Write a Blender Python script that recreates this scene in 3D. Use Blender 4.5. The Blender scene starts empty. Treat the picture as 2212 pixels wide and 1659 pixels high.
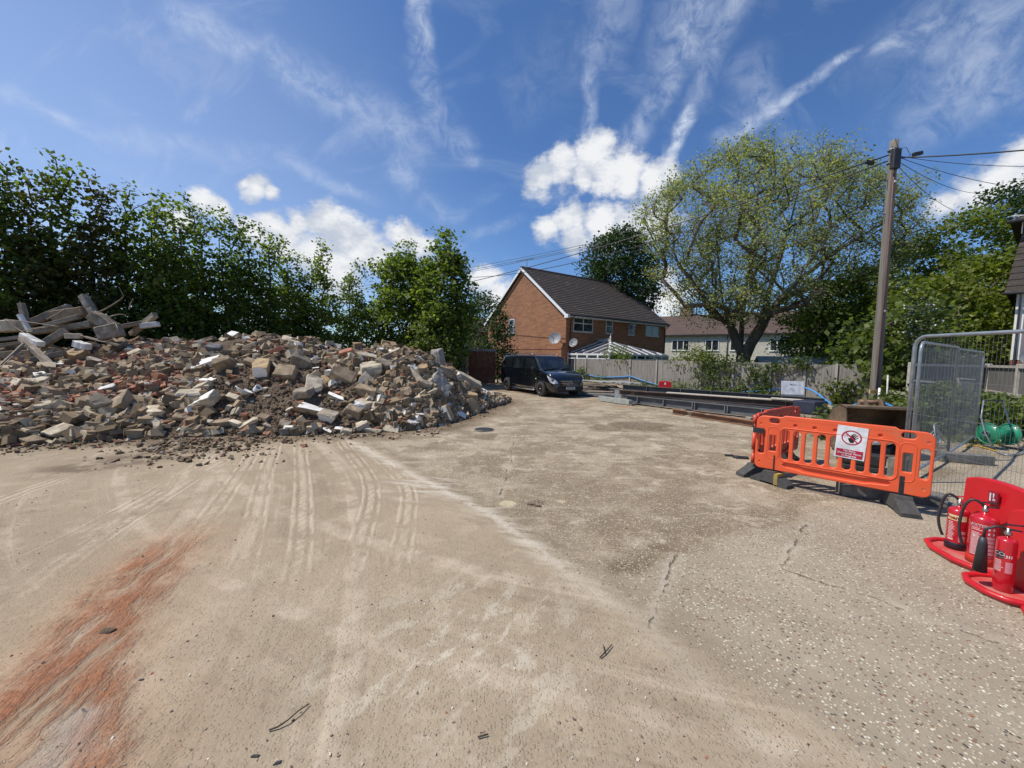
import bpy, bmesh, math, random
import numpy as np
from mathutils import Vector, Matrix, Quaternion, noise as mnoise
from mathutils.bvhtree import BVHTree
R = math.radians
random.seed(7); rng = np.random.default_rng(7)
S = bpy.context.scene
COL = S.collection

# ---------------------------------------------------------------- camera
EYE = 1.72; PITCH = R(4.05); ROLL = R(1.1); FPX = 850.0        # focal length for a 2212 px wide frame
FWD = Vector((0, math.cos(PITCH), -math.sin(PITCH))); UP0 = Vector((0, math.sin(PITCH), math.cos(PITCH)))
RT = math.cos(ROLL)*Vector((1, 0, 0)) + math.sin(ROLL)*UP0
UPV = -math.sin(ROLL)*Vector((1, 0, 0)) + math.cos(ROLL)*UP0
cd = bpy.data.cameras.new('camera'); cam = bpy.data.objects.new('camera', cd); COL.objects.link(cam)
m = Matrix((RT, UPV, -FWD)).transposed().to_4x4(); m.translation = (0, 0, EYE)
cam.matrix_world = m
cd.sensor_width = 36; cd.lens = 36*FPX/2212; cd.clip_start = .05; cd.clip_end = 3000
S.camera = cam
def dirn(px, py):
    return FWD + RT*((px-1106)/FPX) - UPV*((py-829.5)/FPX)
def gnd(px, py, z=0.0):
    d = dirn(px, py); t = (z-EYE)/d.z
    return Vector((d.x*t, d.y*t, z))
def at(px, py, Y):
    d = dirn(px, py); t = Y/d.y
    return Vector((d.x*t, Y, EYE+d.z*t))

# ---------------------------------------------------------------- light
SUN_EL = R(57); SUN_AZ = R(184)      # direction towards the sun, measured from +x
sdir = Vector((math.cos(SUN_AZ)*math.cos(SUN_EL), math.sin(SUN_AZ)*math.cos(SUN_EL), math.sin(SUN_EL)))
sl = bpy.data.lights.new('sun', 'SUN'); so = bpy.data.objects.new('sun', sl); COL.objects.link(so)
sl.energy = 4.8; sl.angle = R(.5); sl.color = (1, .935, .85)
so.rotation_euler = sdir.to_track_quat('Z', 'Y').to_euler()
S.view_settings.view_transform = 'Standard'; S.view_settings.look = 'None'
S.view_settings.exposure = 0.0; S.view_settings.gamma = 1

# ---------------------------------------------------------------- node helpers
class NT:
    def __init__(s, tree): s.t = tree; s.n = tree.nodes; s.l = tree.links
    def new(s, typ, **kw):
        x = s.n.new(typ)
        for k, v in kw.items():
            if k.startswith('i_'): x.inputs[k[2:].replace('_', ' ')].default_value = v
            else: setattr(x, k, v)
        return x
    def put(s, sock, v):
        if hasattr(v, 'is_output') or isinstance(v, bpy.types.NodeSocket): s.l.new(v, sock)
        else:
            try: sock.default_value = v
            except Exception: sock.default_value = (v, v, v) if isinstance(v, (int, float)) else tuple(v)
    def math(s, op, a, b=0.0, c=0.0, clamp=False):
        x = s.n.new('ShaderNodeMath'); x.operation = op; x.use_clamp = clamp
        s.put(x.inputs[0], a); s.put(x.inputs[1], b)
        if op in ('MULTIPLY_ADD',): s.put(x.inputs[2], c)
        return x.outputs[0]
    def add(s, a, b): return s.math('ADD', a, b)
    def mul(s, a, b): return s.math('MULTIPLY', a, b)
    def sub(s, a, b): return s.math('SUBTRACT', a, b)
    def vm(s, op, a, b=(0, 0, 0)):
        x = s.n.new('ShaderNodeVectorMath'); x.operation = op
        s.put(x.inputs[0], a)
        if op == 'SCALE': s.put(x.inputs['Scale'], b)
        else: s.put(x.inputs[1], b)
        return x.outputs['Value'] if op in ('DOT_PRODUCT', 'LENGTH', 'DISTANCE') else x.outputs['Vector']
    def ss(s, v, lo, hi, a=0.0, b=1.0, smooth=True):
        x = s.n.new('ShaderNodeMapRange'); x.interpolation_type = 'SMOOTHSTEP' if smooth else 'LINEAR'
        for i, q in enumerate((v, lo, hi, a, b)): s.put(x.inputs[i], q)
        return x.outputs[0]
    def mix(s, f, a, b, mode='MIX'):
        x = s.n.new('ShaderNodeMix'); x.data_type = 'RGBA'; x.blend_type = mode; x.clamp_factor = True
        s.put(x.inputs[0], f); s.put(x.inputs[6], tuple(a)+(1,) if isinstance(a, tuple) and len(a) == 3 else a)
        s.put(x.inputs[7], tuple(b)+(1,) if isinstance(b, tuple) and len(b) == 3 else b)
        return x.outputs[2]
    def noise(s, vec, scale, detail=4, rough=.55, dist=0.0, dim='3D'):
        x = s.n.new('ShaderNodeTexNoise'); x.noise_dimensions = dim
        s.put(x.inputs['Vector'], vec); x.inputs['Scale'].default_value = scale; x.inputs['Detail'].default_value = detail
        x.inputs['Roughness'].default_value = rough; x.inputs['Distortion'].default_value = dist
        return x.outputs[0]
    def ramp(s, f, stops, interp='LINEAR'):
        x = s.n.new('ShaderNodeValToRGB'); cr = x.color_ramp; cr.interpolation = interp
        while len(cr.elements) < len(stops): cr.elements.new(.5)
        for e, (p, c) in zip(cr.elements, stops): e.position = p; e.color = tuple(c)+(1,)
        s.put(x.inputs[0], f); return x.outputs[0]
    def mapping(s, vec, loc=(0, 0, 0), rot=(0, 0, 0), sc=(1, 1, 1)):
        x = s.n.new('ShaderNodeMapping'); s.put(x.inputs[0], vec)
        x.inputs[1].default_value = loc; x.inputs[2].default_value = rot; x.inputs[3].default_value = sc
        return x.outputs[0]

# ---------------------------------------------------------------- sky
W = bpy.data.worlds.new('World'); S.world = W; W.use_nodes = True
W.node_tree.nodes.clear(); w = NT(W.node_tree)
sky = w.new('ShaderNodeTexSky', sky_type='NISHITA', sun_disc=False)
sky.sun_elevation = SUN_EL; sky.sun_rotation = R(90)-SUN_AZ
sky.air_density = 1.0; sky.dust_density = .35; sky.ozone_density = 4.0; sky.altitude = 100
co = w.new('ShaderNodeTexCoord').outputs['Generated']
dv = w.vm('NORMALIZE', co)
def nd(px, py): return dirn(px, py).normalized()
warp = w.new('ShaderNodeTexNoise'); w.put(warp.inputs['Vector'], dv); warp.inputs['Scale'].default_value = 9; warp.inputs['Detail'].default_value = 5
wv = w.vm('SCALE', w.vm('SUBTRACT', warp.outputs[1], (.5, .5, .5)), .055)
dw = w.vm('ADD', dv, wv)
blobs = [(1165,385,42),(1215,362,52),(1285,332,60),(1305,305,40),(1352,368,56),(1410,388,50),(1450,365,35),(1262,388,34),(1310,378,56),(1215,375,40),(1350,400,46),
 (1188,494,38),(1232,478,46),(1295,490,52),(1360,485,60),(1420,480,60),(1245,515,40),(1320,520,40),
 (550,408,32),(524,398,16),(578,420,18),(452,445,36),(485,462,34),(592,492,36),(640,480,34),(700,478,55),(745,505,55),
 (785,535,55),(825,560,50),(868,515,45),(902,532,42),(620,525,55),(685,545,65),(560,505,45),(730,580,70),
 (1050,605,40),(1085,645,50),(1445,650,60),(1440,600,28),(2110,405,60),(2175,380,66),(2225,335,60),(2050,432,44),(380,470,40)]
mk = None
for px, py, r in blobs:
    c = nd(px, py); rr = (nd(px+r, py)-nd(px-r, py)).length/2*.58 + (nd(px, py+r)-nd(px, py-r)).length/2*.58
    v = w.math('SUBTRACT', 1.0, w.math('DIVIDE', w.vm('DISTANCE', dw, tuple(c)), rr))
    mk = v if mk is None else w.math('MAXIMUM', mk, v)
nz = w.noise(w.mapping(dv, sc=(1, 1, 1.5)), 27, 8, .66)
cden = w.ss(w.add(mk, w.mul(w.sub(nz, .5), 1.45)), -.04, .62)
shade = w.ss(w.add(w.noise(w.mapping(dv, loc=(.012, 0, -.03), sc=(1, 1, 1.7)), 11, 6, .62), w.mul(mk, .20)), .46, .74)
cumcol = w.mix(shade, (4.9, 5.4, 6.3), (7.9, 8.0, 8.2))
streaks = [(900,-40,903,120,17,.75),(903,120,930,235,20,.6),(930,235,1010,330,28,.45),(340,10,560,110,20,.42),(560,110,760,230,34,.32),
 (760,230,930,330,36,.3),(-60,190,300,320,16,.3),(230,300,600,340,22,.22),(560,320,800,430,12,.28),(845,345,895,410,24,.4),(900,420,990,470,16,.25),
 (1277,140,1268,290,14,.6),(1345,-40,1285,130,40,.42),(1368,300,1470,160,18,.5),(1470,160,1500,-40,60,.5),(1455,345,1505,232,12,1.1),
 (1505,232,1545,110,20,.5),(1545,110,1610,-40,22,.5),(1555,315,1690,210,20,.7),(1690,210,1850,100,11,.65),(1595,130,1650,250,34,.4),
 (1890,105,2020,60,20,.55),(2080,-40,2110,260,120,.42),(1960,230,2080,250,40,.3),(1440,340,1460,330,20,.3),(1010,500,1130,470,9,.25),(1100,200,1250,120,50,.12),(980,340,1030,360,14,.35)]
st = None
dw2 = w.vm('ADD', dv, w.vm('SCALE', w.vm('SUBTRACT', warp.outputs[1], (.5, .5, .5)), .075))
for x0, y0, x1, y1, wd, sg in streaks:
    a, b = nd(x0, y0), nd(x1, y1); n = a.cross(b).normalized(); ab = b-a; L2 = ab.length_squared
    mx, my = (x0+x1)/2, (y0+y1)/2
    wr = (nd(mx+wd, my)-nd(mx-wd, my)).length/2*.5 + (nd(mx, my+wd)-nd(mx, my-wd)).length/2*.5
    dist = w.math('ABSOLUTE', w.vm('DOT_PRODUCT', dw2, tuple(n)))
    across = w.ss(dist, 0.0, wr*2.3, 1.0, 0.0)
    t = w.vm('DOT_PRODUCT', w.vm('SUBTRACT', dw2, tuple(a)), tuple(ab/L2))
    along = w.ss(w.math('ABSOLUTE', w.sub(t, .5)), .38, .68, 1.0, 0.0)
    v = w.mul(w.mul(across, along), sg*.80)
    st = v if st is None else w.math('MAXIMUM', st, v)
fine = w.noise(dv, 26, 8, .68, .6)
stw = w.mul(st, w.mul(w.ss(fine, .30, .68, .10, 1.1), w.ss(w.noise(dv, 7, 5, .6), .3, .6, .45, 1.1)))
vein = w.noise(w.mapping(dv, rot=(0, R(35), R(25)), sc=(1.0, 5.0, 2.6)), 2.6, 7, .62, .8)
cir = w.mul(w.ss(vein, .5, .8), .22)
lft = w.mul(w.ss(w.vm('DOT_PRODUCT', dv, (-.85, .45, -.22)), .30, 1.0), .30)
cirrus = w.math('MINIMUM', w.add(w.add(stw, cir), lft), .85)
base = w.mix(1.0, sky.outputs[0], (.72, .93, 1.18), 'MULTIPLY')
c1 = w.mix(cirrus, base, (6.6, 7.3, 8.4))
c2 = w.mix(cden, c1, cumcol)
bg = w.new('ShaderNodeBackground'); w.put(bg.inputs[0], c2); bg.inputs[1].default_value = .112
w.l.new(bg.outputs[0], w.new('ShaderNodeOutputWorld').inputs[0])

# ---------------------------------------------------------------- materials
def material(name):
    m = bpy.data.materials.new(name); m.use_nodes = True; m.node_tree.nodes.clear(); t = NT(m.node_tree)
    o = t.new('ShaderNodeOutputMaterial'); p = t.new('ShaderNodeBsdfPrincipled'); t.l.new(p.outputs[0], o.inputs[0])
    return m, t, p, o
def bump(t, p, h, dist=.01, strength=.6):
    b = t.new('ShaderNodeBump'); b.inputs['Strength'].default_value = strength; b.inputs['Distance'].default_value = dist
    t.put(b.inputs['Height'], h); t.l.new(b.outputs[0], p.inputs['Normal'])
def mat(name, c1, c2=None, rough=.75, scale=6.0, metal=0.0, bmp=0.0, bscale=None, dist=.005, coat=0.0, objrand=0.0, stretch=(1, 1, 1), detail=5, lo=.35, hi=.65, c3=None, s3=2.0, t3=(.55, .7), spec=.5):
    m, t, p, o = material(name)
    oc = t.new('ShaderNodeTexCoord').outputs['Object']
    v = t.mapping(oc, sc=stretch)
    if objrand:
        oi = t.new('ShaderNodeObjectInfo'); v = t.vm('ADD', v, t.vm('SCALE', (13.1, 7.7, 5.3), oi.outputs['Random']))
    n = t.noise(v, scale, detail, .6)
    c = t.mix(t.ss(n, lo, hi), c1, c2 or tuple(x*.7 for x in c1))
    if c3: c = t.mix(t.ss(t.noise(v, s3, 5, .65), *t3), c, c3)
    if objrand:
        hsv = t.new('ShaderNodeHueSaturation'); t.put(hsv.inputs['Value'], t.ss(oi.outputs['Random'], 0, 1, 1-objrand, 1+objrand, False)); t.put(hsv.inputs['Color'], c); c = hsv.outputs[0]
    t.put(p.inputs['Base Color'], c); p.inputs['Roughness'].default_value = rough; p.inputs['Metallic'].default_value = metal
    p.inputs['Specular IOR Level'].default_value = spec
    if coat: p.inputs['Coat Weight'].default_value = coat; p.inputs['Coat Roughness'].default_value = .06
    if bmp: bump(t, p, t.noise(v, bscale or scale*4, 6, .65), dist, bmp)
    return m

# ---------------------------------------------------------------- mesh helpers
class MB:
    def __init__(s): s.v = []; s.f = []; s.mi = []; s.sm = []
    def add(s, vs, fs, mi=0, smooth=False):
        k = len(s.v); s.v += [tuple(x) for x in vs]; s.f += [tuple(i+k for i in f) for f in fs]
        s.mi += [mi]*len(fs); s.sm += [smooth]*len(fs); return s
    def box(s, c, size, rot=None, mi=0, mat4=None):
        hx, hy, hz = size[0]/2, size[1]/2, size[2]/2
        vs = [Vector((x, y, z)) for x in (-hx, hx) for y in (-hy, hy) for z in (-hz, hz)]
        if rot is not None: vs = [rot @ q for q in vs]
        vs = [q+Vector(c) for q in vs]
        return s.add(vs, [(0, 1, 3, 2), (4, 6, 7, 5), (0, 4, 5, 1), (2, 3, 7, 6), (0, 2, 6, 4), (1, 5, 7, 3)], mi)
    def bar(s, a, b, w_, h_, mi=0, up=Vector((0, 0, 1))):
        a, b = Vector(a), Vector(b); d = (b-a); L = d.length; d.normalize()
        sx = d.cross(up)
        if sx.length < 1e-4: sx = Vector((1, 0, 0))
        sx.normalize(); uz = sx.cross(d)
        rot = Matrix((d, sx, uz)).transposed()
        return s.box((a+b)/2, (L, w_, h_), rot, mi)
    def tube(s, pts, r, n=8, mi=0, cap=True, smooth=True):
        pts = [Vector(p) for p in pts]; rs = r if isinstance(r, (list, tuple)) else [r]*len(pts)
        vs = []; fs = []; ref = None
        for i, p in enumerate(pts):
            d = (pts[min(i+1, len(pts)-1)]-pts[max(i-1, 0)])
            if d.length < 1e-9: d = Vector((0, 0, 1))
            d.normalize()
            if ref is None: ref = d.orthogonal().normalized()
            ref = (ref - d*ref.dot(d))
            if ref.length < 1e-6: ref = d.orthogonal()
            ref.normalize(); bi = d.cross(ref)
            for k in range(n):
                an = 2*math.pi*k/n; vs.append(p+(ref*math.cos(an)+bi*math.sin(an))*rs[i])
        for i in range(len(pts)-1):
            for k in range(n):
                a = i*n+k; b = i*n+(k+1) % n; fs.append((a, b, b+n, a+n))
        s.add(vs, fs, mi, smooth)
        if cap:
            k = len(s.v)-len(vs)
            s.f.append(tuple(k+i for i in range(n))[::-1]); s.mi.append(mi); s.sm.append(False)
            q = k+(len(pts)-1)*n; s.f.append(tuple(q+i for i in range(n))); s.mi.append(mi); s.sm.append(False)
        return s
    def lathe(s, prof, c=(0, 0, 0), n=24, mi=0, axis=None):
        vs = []; fs = []; c = Vector(c)
        M = axis.to_matrix() if isinstance(axis, Quaternion) else (axis or Matrix.Identity(3))
        for r, z in prof:
            for k in range(n):
                an = 2*math.pi*k/n; vs.append(M @ Vector((r*math.cos(an), r*math.sin(an), z))+c)
        for i in range(len(prof)-1):
            for k in range(n):
                a = i*n+k; b = i*n+(k+1) % n; fs.append((a, b, b+n, a+n))
        return s.add(vs, fs, mi, True)
    def poly(s, pts, thick, nrm, mi=0):
        """flat polygon given by 3d points, extruded by thick along nrm"""
        n = len(pts); nrm = Vector(nrm).normalized()
        vs = [Vector(p) for p in pts]+[Vector(p)+nrm*thick for p in pts]
        fs = [tuple(range(n))[::-1], tuple(range(n, 2*n))]+[(i, (i+1) % n, n+(i+1) % n, n+i) for i in range(n)]
        return s.add(vs, fs, mi)
    def mesh(s, name, mats):
        me = bpy.data.meshes.new(name); me.from_pydata(s.v, [], s.f)
        for m_ in (mats if isinstance(mats, (list, tuple)) else [mats]): me.materials.append(m_)
        me.polygons.foreach_set('material_index', s.mi); me.polygons.foreach_set('use_smooth', s.sm); me.update()
        return me
    def build(s, name, mats, parent=None, loc=None, rot=None, **kw):
        o = bpy.data.objects.new(name, s.mesh(name, mats)); COL.objects.link(o)
        if parent is not None: o.parent = parent
        if loc is not None: o.location = loc
        if rot is not None: o.rotation_euler = rot
        for k, v in kw.items(): o[k] = v
        return o
def tag(o, label=None, category=None, group=None, kind=None):
    for k, v in (('label', label), ('category', category), ('group', group), ('kind', kind)):
        if v: o[k] = v
    return o
def thing(name, label, category, loc=(0, 0, 0), rz=0.0, group=None):
    o = bpy.data.objects.new(name, None); COL.objects.link(o); o.location = loc; o.rotation_euler = (0, 0, rz)
    o.empty_display_size = .1
    return tag(o, label, category, group)
def meshobj(name, me, parent=None, loc=None):
    o = bpy.data.objects.new(name, me); COL.objects.link(o)
    if parent: o.parent = parent
    if loc is not None: o.location = loc
    return o
def fastmesh(name, verts, nper, mats, smooth=False):
    """verts: (N*nper,3) array, each nper in a row is one face"""
    N = len(verts)//nper; me = bpy.data.meshes.new(name)
    me.vertices.add(N*nper); me.vertices.foreach_set('co', np.asarray(verts, np.float32).ravel())
    me.loops.add(N*nper); me.loops.foreach_set('vertex_index', np.arange(N*nper, dtype=np.int32))
    me.polygons.add(N); me.polygons.foreach_set('loop_start', np.arange(0, N*nper, nper, dtype=np.int32))
    for m_ in (mats if isinstance(mats, list) else [mats]): me.materials.append(m_)
    me.update(calc_edges=True); return me
def bevel(o, wd=.01, seg=2):
    b = o.modifiers.new('b', 'BEVEL'); b.width = wd; b.segments = seg; b.limit_method = 'ANGLE'; return o
def curve_plate(name, loops, thick, bev, mats, parent=None, res=2):
    """flat plate in the local xz plane: first loop is the outline, the others are holes"""
    cu = bpy.data.curves.new(name, 'CURVE'); cu.dimensions = '2D'; cu.fill_mode = 'BOTH'
    for lp in loops:
        sp = cu.splines.new('POLY'); sp.points.add(len(lp)-1); sp.use_cyclic_u = True
        for q, p in zip(sp.points, lp): q.co = (p[0], p[1], 0, 1)
    cu.extrude = thick/2-bev; cu.bevel_depth = bev; cu.bevel_resolution = res; cu.offset = -bev
    o = bpy.data.objects.new(name, cu); COL.objects.link(o)
    bpy.context.view_layer.update()
    me = bpy.data.meshes.new_from_object(o.evaluated_get(bpy.context.evaluated_depsgraph_get()))
    bpy.data.objects.remove(o); me.transform(Matrix.Rotation(R(90), 4, 'X'))
    me.materials.clear()
    for m_ in (mats if isinstance(mats, list) else [mats]): me.materials.append(m_)
    return meshobj(name, me, parent)
def rrect(x0, z0, x1, z1, r, n=4):
    r = min(r, (x1-x0)/2-1e-4, (z1-z0)/2-1e-4); out = []
    for cx, cz, a0 in ((x1-r, z1-r, 0), (x0+r, z1-r, 90), (x0+r, z0+r, 180), (x1-r, z0+r, 270)):
        for k in range(n+1):
            a = R(a0+90*k/n); out.append((cx+r*math.cos(a), cz+r*math.sin(a)))
    return out
def text_mesh(s, size, bold=0.0, align='CENTER', ext=.0005):
    cu = bpy.data.curves.new('t', 'FONT'); cu.body = s; cu.size = size; cu.align_x = align; cu.align_y = 'CENTER'; cu.offset = bold; cu.extrude = ext
    cu.space_line = .95
    o = bpy.data.objects.new('t', cu); COL.objects.link(o); bpy.context.view_layer.update()
    me = bpy.data.meshes.new_from_object(o.evaluated_get(bpy.context.evaluated_depsgraph_get()))
    bpy.data.objects.remove(o); return me
def text_into(mb, s, size, M, mi=0, bold=0.0, align='CENTER'):
    me = text_mesh(s, size, bold, align)
    mb.add([M @ v.co for v in me.vertices], [tuple(p.vertices) for p in me.polygons], mi); bpy.data.meshes.remove(me)
XZ = Matrix.Rotation(R(90), 4, 'X')       # text lying in xy stood up to face -y
# ================================================================ GROUND
def sepxy(t):
    oc = t.new('ShaderNodeTexCoord').outputs['Object']; s_ = t.new('ShaderNodeSeparateXYZ'); t.l.new(oc, s_.inputs[0])
    return oc, s_.outputs[0], s_.outputs[1]
def segdist(t, v, a, b):
    a = Vector((a[0], a[1], 0)); b = Vector((b[0], b[1], 0)); ab = b-a
    d = t.vm('SUBTRACT', v, tuple(a)); h = t.math('MULTIPLY', t.vm('DOT_PRODUCT', d, tuple(ab/ab.length_squared)), 1.0, clamp=True)
    return t.vm('LENGTH', t.vm('SUBTRACT', d, t.vm('SCALE', tuple(ab), h)))
def polydist(t, v, pts):
    r = None
    for a, b in zip(pts, pts[1:]):
        q = segdist(t, v, a, b); r = q if r is None else t.math('MINIMUM', r, q)
    return r
gm, t, p, o = material('yard_surface')
oc, gx, gy = sepxy(t)
wn = t.new('ShaderNodeTexNoise'); t.put(wn.inputs['Vector'], oc); wn.inputs['Scale'].default_value = 1.3; wn.inputs['Detail'].default_value = 6; wn.inputs['Roughness'].default_value = .62
wob = t.vm('MULTIPLY', t.vm('SUBTRACT', wn.outputs[1], (.5, .5, .5)), (1, 1, 0))
v0 = t.vm('MULTIPLY', oc, (1, 1, 0)); v1 = t.vm('ADD', v0, t.vm('SCALE', wob, .55)); v2 = t.vm('ADD', v0, t.vm('SCALE', wob, .16)); v3 = t.vm('ADD', v0, t.vm('SCALE', wob, 1.3))
line = [(-9, 14.5), (-3.08, 7.52), (-1.7, 5.87), (-.21, 4.18), (.49, 3.02), (.92, 2.40), (1.3, 1.2)]
side = t.vm('DOT_PRODUCT', t.vm('SUBTRACT', v2, (-.21, 4.02, 0)), (.80, .60, 0))        # > 0 on the concrete
slab = t.ss(side, -.12, .14)
# dust
n1 = t.noise(oc, .55, 6, .6); n2 = t.noise(oc, 3.2, 6, .62); n3 = t.noise(oc, 28, 5, .7)
dust = t.mix(t.ss(n1, .3, .7), (.425, .35, .26), (.345, .28, .205))
dust = t.mix(t.mul(t.ss(n2, .48, .66), .55), dust, (.50, .42, .32))
dust = t.mix(t.ss(t.noise(v1, 1.7, 8, .72), .54, .66, 0, .5), dust, (.27, .215, .155))
# tyre tracks: streaks along two directions of travel
def tracks(ang, cx, cy, curv, sc):
    d = t.vm('SUBTRACT', v0, (cx, cy, 0))
    ux, uy = math.cos(R(ang)), math.sin(R(ang))
    al = t.vm('DOT_PRODUCT', d, (ux, uy, 0)); ac = t.vm('DOT_PRODUCT', d, (-uy, ux, 0))
    ac = t.add(ac, t.mul(t.mul(al, al), curv))
    cmb = t.new('ShaderNodeCombineXYZ'); t.put(cmb.inputs[0], t.mul(al, .10)); t.put(cmb.inputs[1], t.mul(ac, sc))
    return t.noise(cmb.outputs[0], 1.0, 5, .68), ac, al
tr1, ac1, al1 = tracks(112, -2.3, 3.0, -.035, 3.4)
tr2, ac2, al2 = tracks(140, -4.0, 4.5, .045, 3.4)
m1 = t.mul(t.ss(t.math('ABSOLUTE', t.add(ac1, .2)), 1.1, 2.0, 1, 0), t.ss(n1, .25, .5, .5, 1))
m2 = t.ss(t.math('ABSOLUTE', ac2), 1.1, 2.2, 1, 0)
trk = t.add(t.mul(t.sub(tr1, .5), m1), t.mul(t.sub(tr2, .5), t.mul(m2, t.sub(1.0, t.mul(m1, .6)))))
dust = t.mix(t.ss(trk, .02, .16, 0, .6), dust, (.56, .475, .375))
dust = t.mix(t.ss(trk, -.16, -.04, .5, 0), dust, (.25, .19, .135))
def rut(ac, off, wd): return t.ss(t.math('ABSOLUTE', t.sub(ac, off)), wd*.35, wd, 1, 0)
ruts = t.math('MAXIMUM', t.math('MAXIMUM', rut(ac1, .55, .10), rut(ac1, -1.05, .09)), t.math('MAXIMUM', rut(ac2, .35, .09), rut(ac2, -.65, .12)))
ruts = t.mul(ruts, t.mul(t.ss(n2, .35, .6), .6))
dust = t.mix(t.mul(ruts, .75), dust, (.60, .51, .41))
dust = t.mix(t.ss(t.noise(v0, 13, 7, .78), .56, .68, 0, .4), dust, (.24, .19, .14))
# tread marks swept along the ways the machines drove
def attr(n_): a = t.new('ShaderNodeAttribute'); a.attribute_name = n_; return a.outputs['Fac']
td = t.add(attr('tread_d'), t.mul(t.sub(n2, .5), .05))
tread = t.mul(t.ss(td, .10, .15, 1, 0), t.add(.35, t.mul(t.math('SINE', t.mul(td, 85.0)), .65)))
tread = t.mul(tread, t.mul(t.mul(t.ss(n2, .36, .56, .22, 1.0), t.ss(t.noise(v1, .8, 4, .6), .36, .6, .15, 1)), t.mul(t.sub(1.0, slab), t.ss(gy, 2.3, 4.6, .12, 1))))
dust = t.mix(t.mul(t.ss(tread, .03, .5), .75), dust, (.54, .46, .355))
dust = t.mix(t.mul(t.ss(tread, -.02, -.2), .4), dust, (.27, .215, .16))
# orange brick dust and clay
def strk(ang, sa, sc_, det, ro):
    ux, uy = math.cos(R(ang)), math.sin(R(ang)); cmb = t.new('ShaderNodeCombineXYZ')
    t.put(cmb.inputs[0], t.mul(t.vm('DOT_PRODUCT', v2, (ux, uy, 0)), sa)); t.put(cmb.inputs[1], t.mul(t.vm('DOT_PRODUCT', v2, (-uy, ux, 0)), sc_)); return t.noise(cmb.outputs[0], 1.0, det, ro)
cl = t.add(attr('clay_d'), t.mul(t.sub(n2, .5), .55))
clay = t.mul(t.ss(cl, .13, .36, 1, 0), t.ss(strk(-76, 1.2, 5, 7, .68), .36, .56))
clay = t.mul(t.mul(clay, t.ss(gy, 2.9, 3.7, 1, .25)), t.ss(t.noise(v2, 1.9, 6, .7), .34, .54, .25, 1))
halo = t.mul(t.mul(t.ss(cl, .1, .8, .55, 0), t.ss(n2, .3, .7)), t.ss(gy, 3.2, 4.2, 1, .1))
dust = t.mix(halo, dust, (.46, .27, .165))
dust = t.mix(t.mul(clay, .95), dust, t.mix(t.ss(n3, .3, .7), (.41, .175, .085), (.27, .115, .065)))
grey = t.mul(t.ss(segdist(t, v1, (-1.95, 1.75), (-1.8, 1.5)), .0, .16, 1, 0), .6)
dust = t.mix(grey, dust, (.47, .43, .38))
# old concrete with dirt trodden into it
n4 = t.noise(v3, 1.1, 8, .7); n5 = t.noise(t.mapping(oc, loc=(3, 9, 0)), 2.1, 8, .72)
conc = t.mix(t.ss(n4, .42, .58), (.41, .345, .26), (.245, .195, .138))
conc = t.mix(t.ss(n5, .53, .64, 0, .9), conc, (.54, .48, .38))
conc = t.mix(t.mul(t.ss(t.vm('DISTANCE', v3, (1.2, 4.6, 0)), .6, 2.4, .75, 0), t.ss(n2, .3, .6)), conc, (.235, .185, .13))
conc = t.mix(t.ss(strk(8, .9, 5, 6, .7), .56, .66, 0, .6), conc, (.57, .51, .41))
conc = t.mix(t.ss(t.noise(v3, .8, 8, .74), .53, .64, 0, .8), conc, (.20, .155, .108))
conc = t.mix(t.mul(t.ss(t.noise(t.mapping(oc, loc=(31, 2, 0)), .9, 3, .5), .55, .7), t.ss(gy, 12, 15)), conc, (.40, .22, .13))
def spot(c, r, col, k, base_, rag=.35):
    d = t.vm('DISTANCE', t.vm('ADD', v0, t.vm('SCALE', wob, rag)), (c[0], c[1], 0))
    return t.mix(t.ss(d, r*.6, r, k, 0), base_, col)
conc = spot((3.4, 10.0), .95, (.15, .115, .08), .85, conc, 1.6)
conc = spot((2.3, 9.6), .5, (.15, .115, .08), .7, conc, 1.6)
conc = spot((1.1, 3.05), .34, (.17, .13, .095), .9, conc, .7)
conc = spot((1.42, 3.45), .16, (.19, .145, .10), .9, conc, .7)
conc = spot((-.03, 4.49), .125, (.60, .52, .36), .95, conc, .08)
conc = spot((.62, 4.6), .07, (.55, .47, .33), .8, conc, .1)
conc = spot((.36, 4.5), .13, (.15, .115, .08), .8, conc, .5)
conc = t.mix(t.ss(t.noise(t.vm('ADD', v0, t.vm('SCALE', wob, .1)), 9, 8, .78), .55, .66, 0, .6), conc, (.17, .135, .10))
conc = t.mix(t.ss(t.noise(t.mapping(oc, loc=(7, 1, 0)), 7, 8, .78), .56, .66, 0, .55), conc, (.60, .54, .44))
# exposed aggregate slab nearest the camera
ag = t.ss(t.vm('DOT_PRODUCT', t.vm('SUBTRACT', v1, (1.45, 3.3, 0)), (.45, -.9, 0)), -.10, .06)
ag = t.mul(ag, t.ss(side, .0, .2)); ag = t.math('MAXIMUM', ag, t.mul(t.ss(gy, 1.9, 2.5, .9, 0), t.ss(gx, -.7, .5)))
vor = t.new('ShaderNodeTexVoronoi'); vor.feature = 'F1'; t.put(vor.inputs['Vector'], t.vm('ADD', oc, t.vm('SCALE', wob, .02))); vor.inputs['Scale'].default_value = 62; vor.inputs['Randomness'].default_value = 1
vs_ = t.new('ShaderNodeSeparateXYZ'); t.l.new(vor.outputs['Color'], vs_.inputs[0])
peb = t.ramp(vs_.outputs[0], [(0, (.30, .25, .19)), (.45, (.36, .305, .235)), (.58, (.50, .44, .33)), (.70, (.66, .59, .45)), (.82, (.80, .75, .63)), (.89, (.10, .085, .075)), (.95, (.27, .13, .075))], 'CONSTANT')
pm = t.mul(t.ss(vor.outputs['Distance'], .36, .52, 1, 0), t.ss(vs_.outputs[0], .50, .53))
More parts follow.
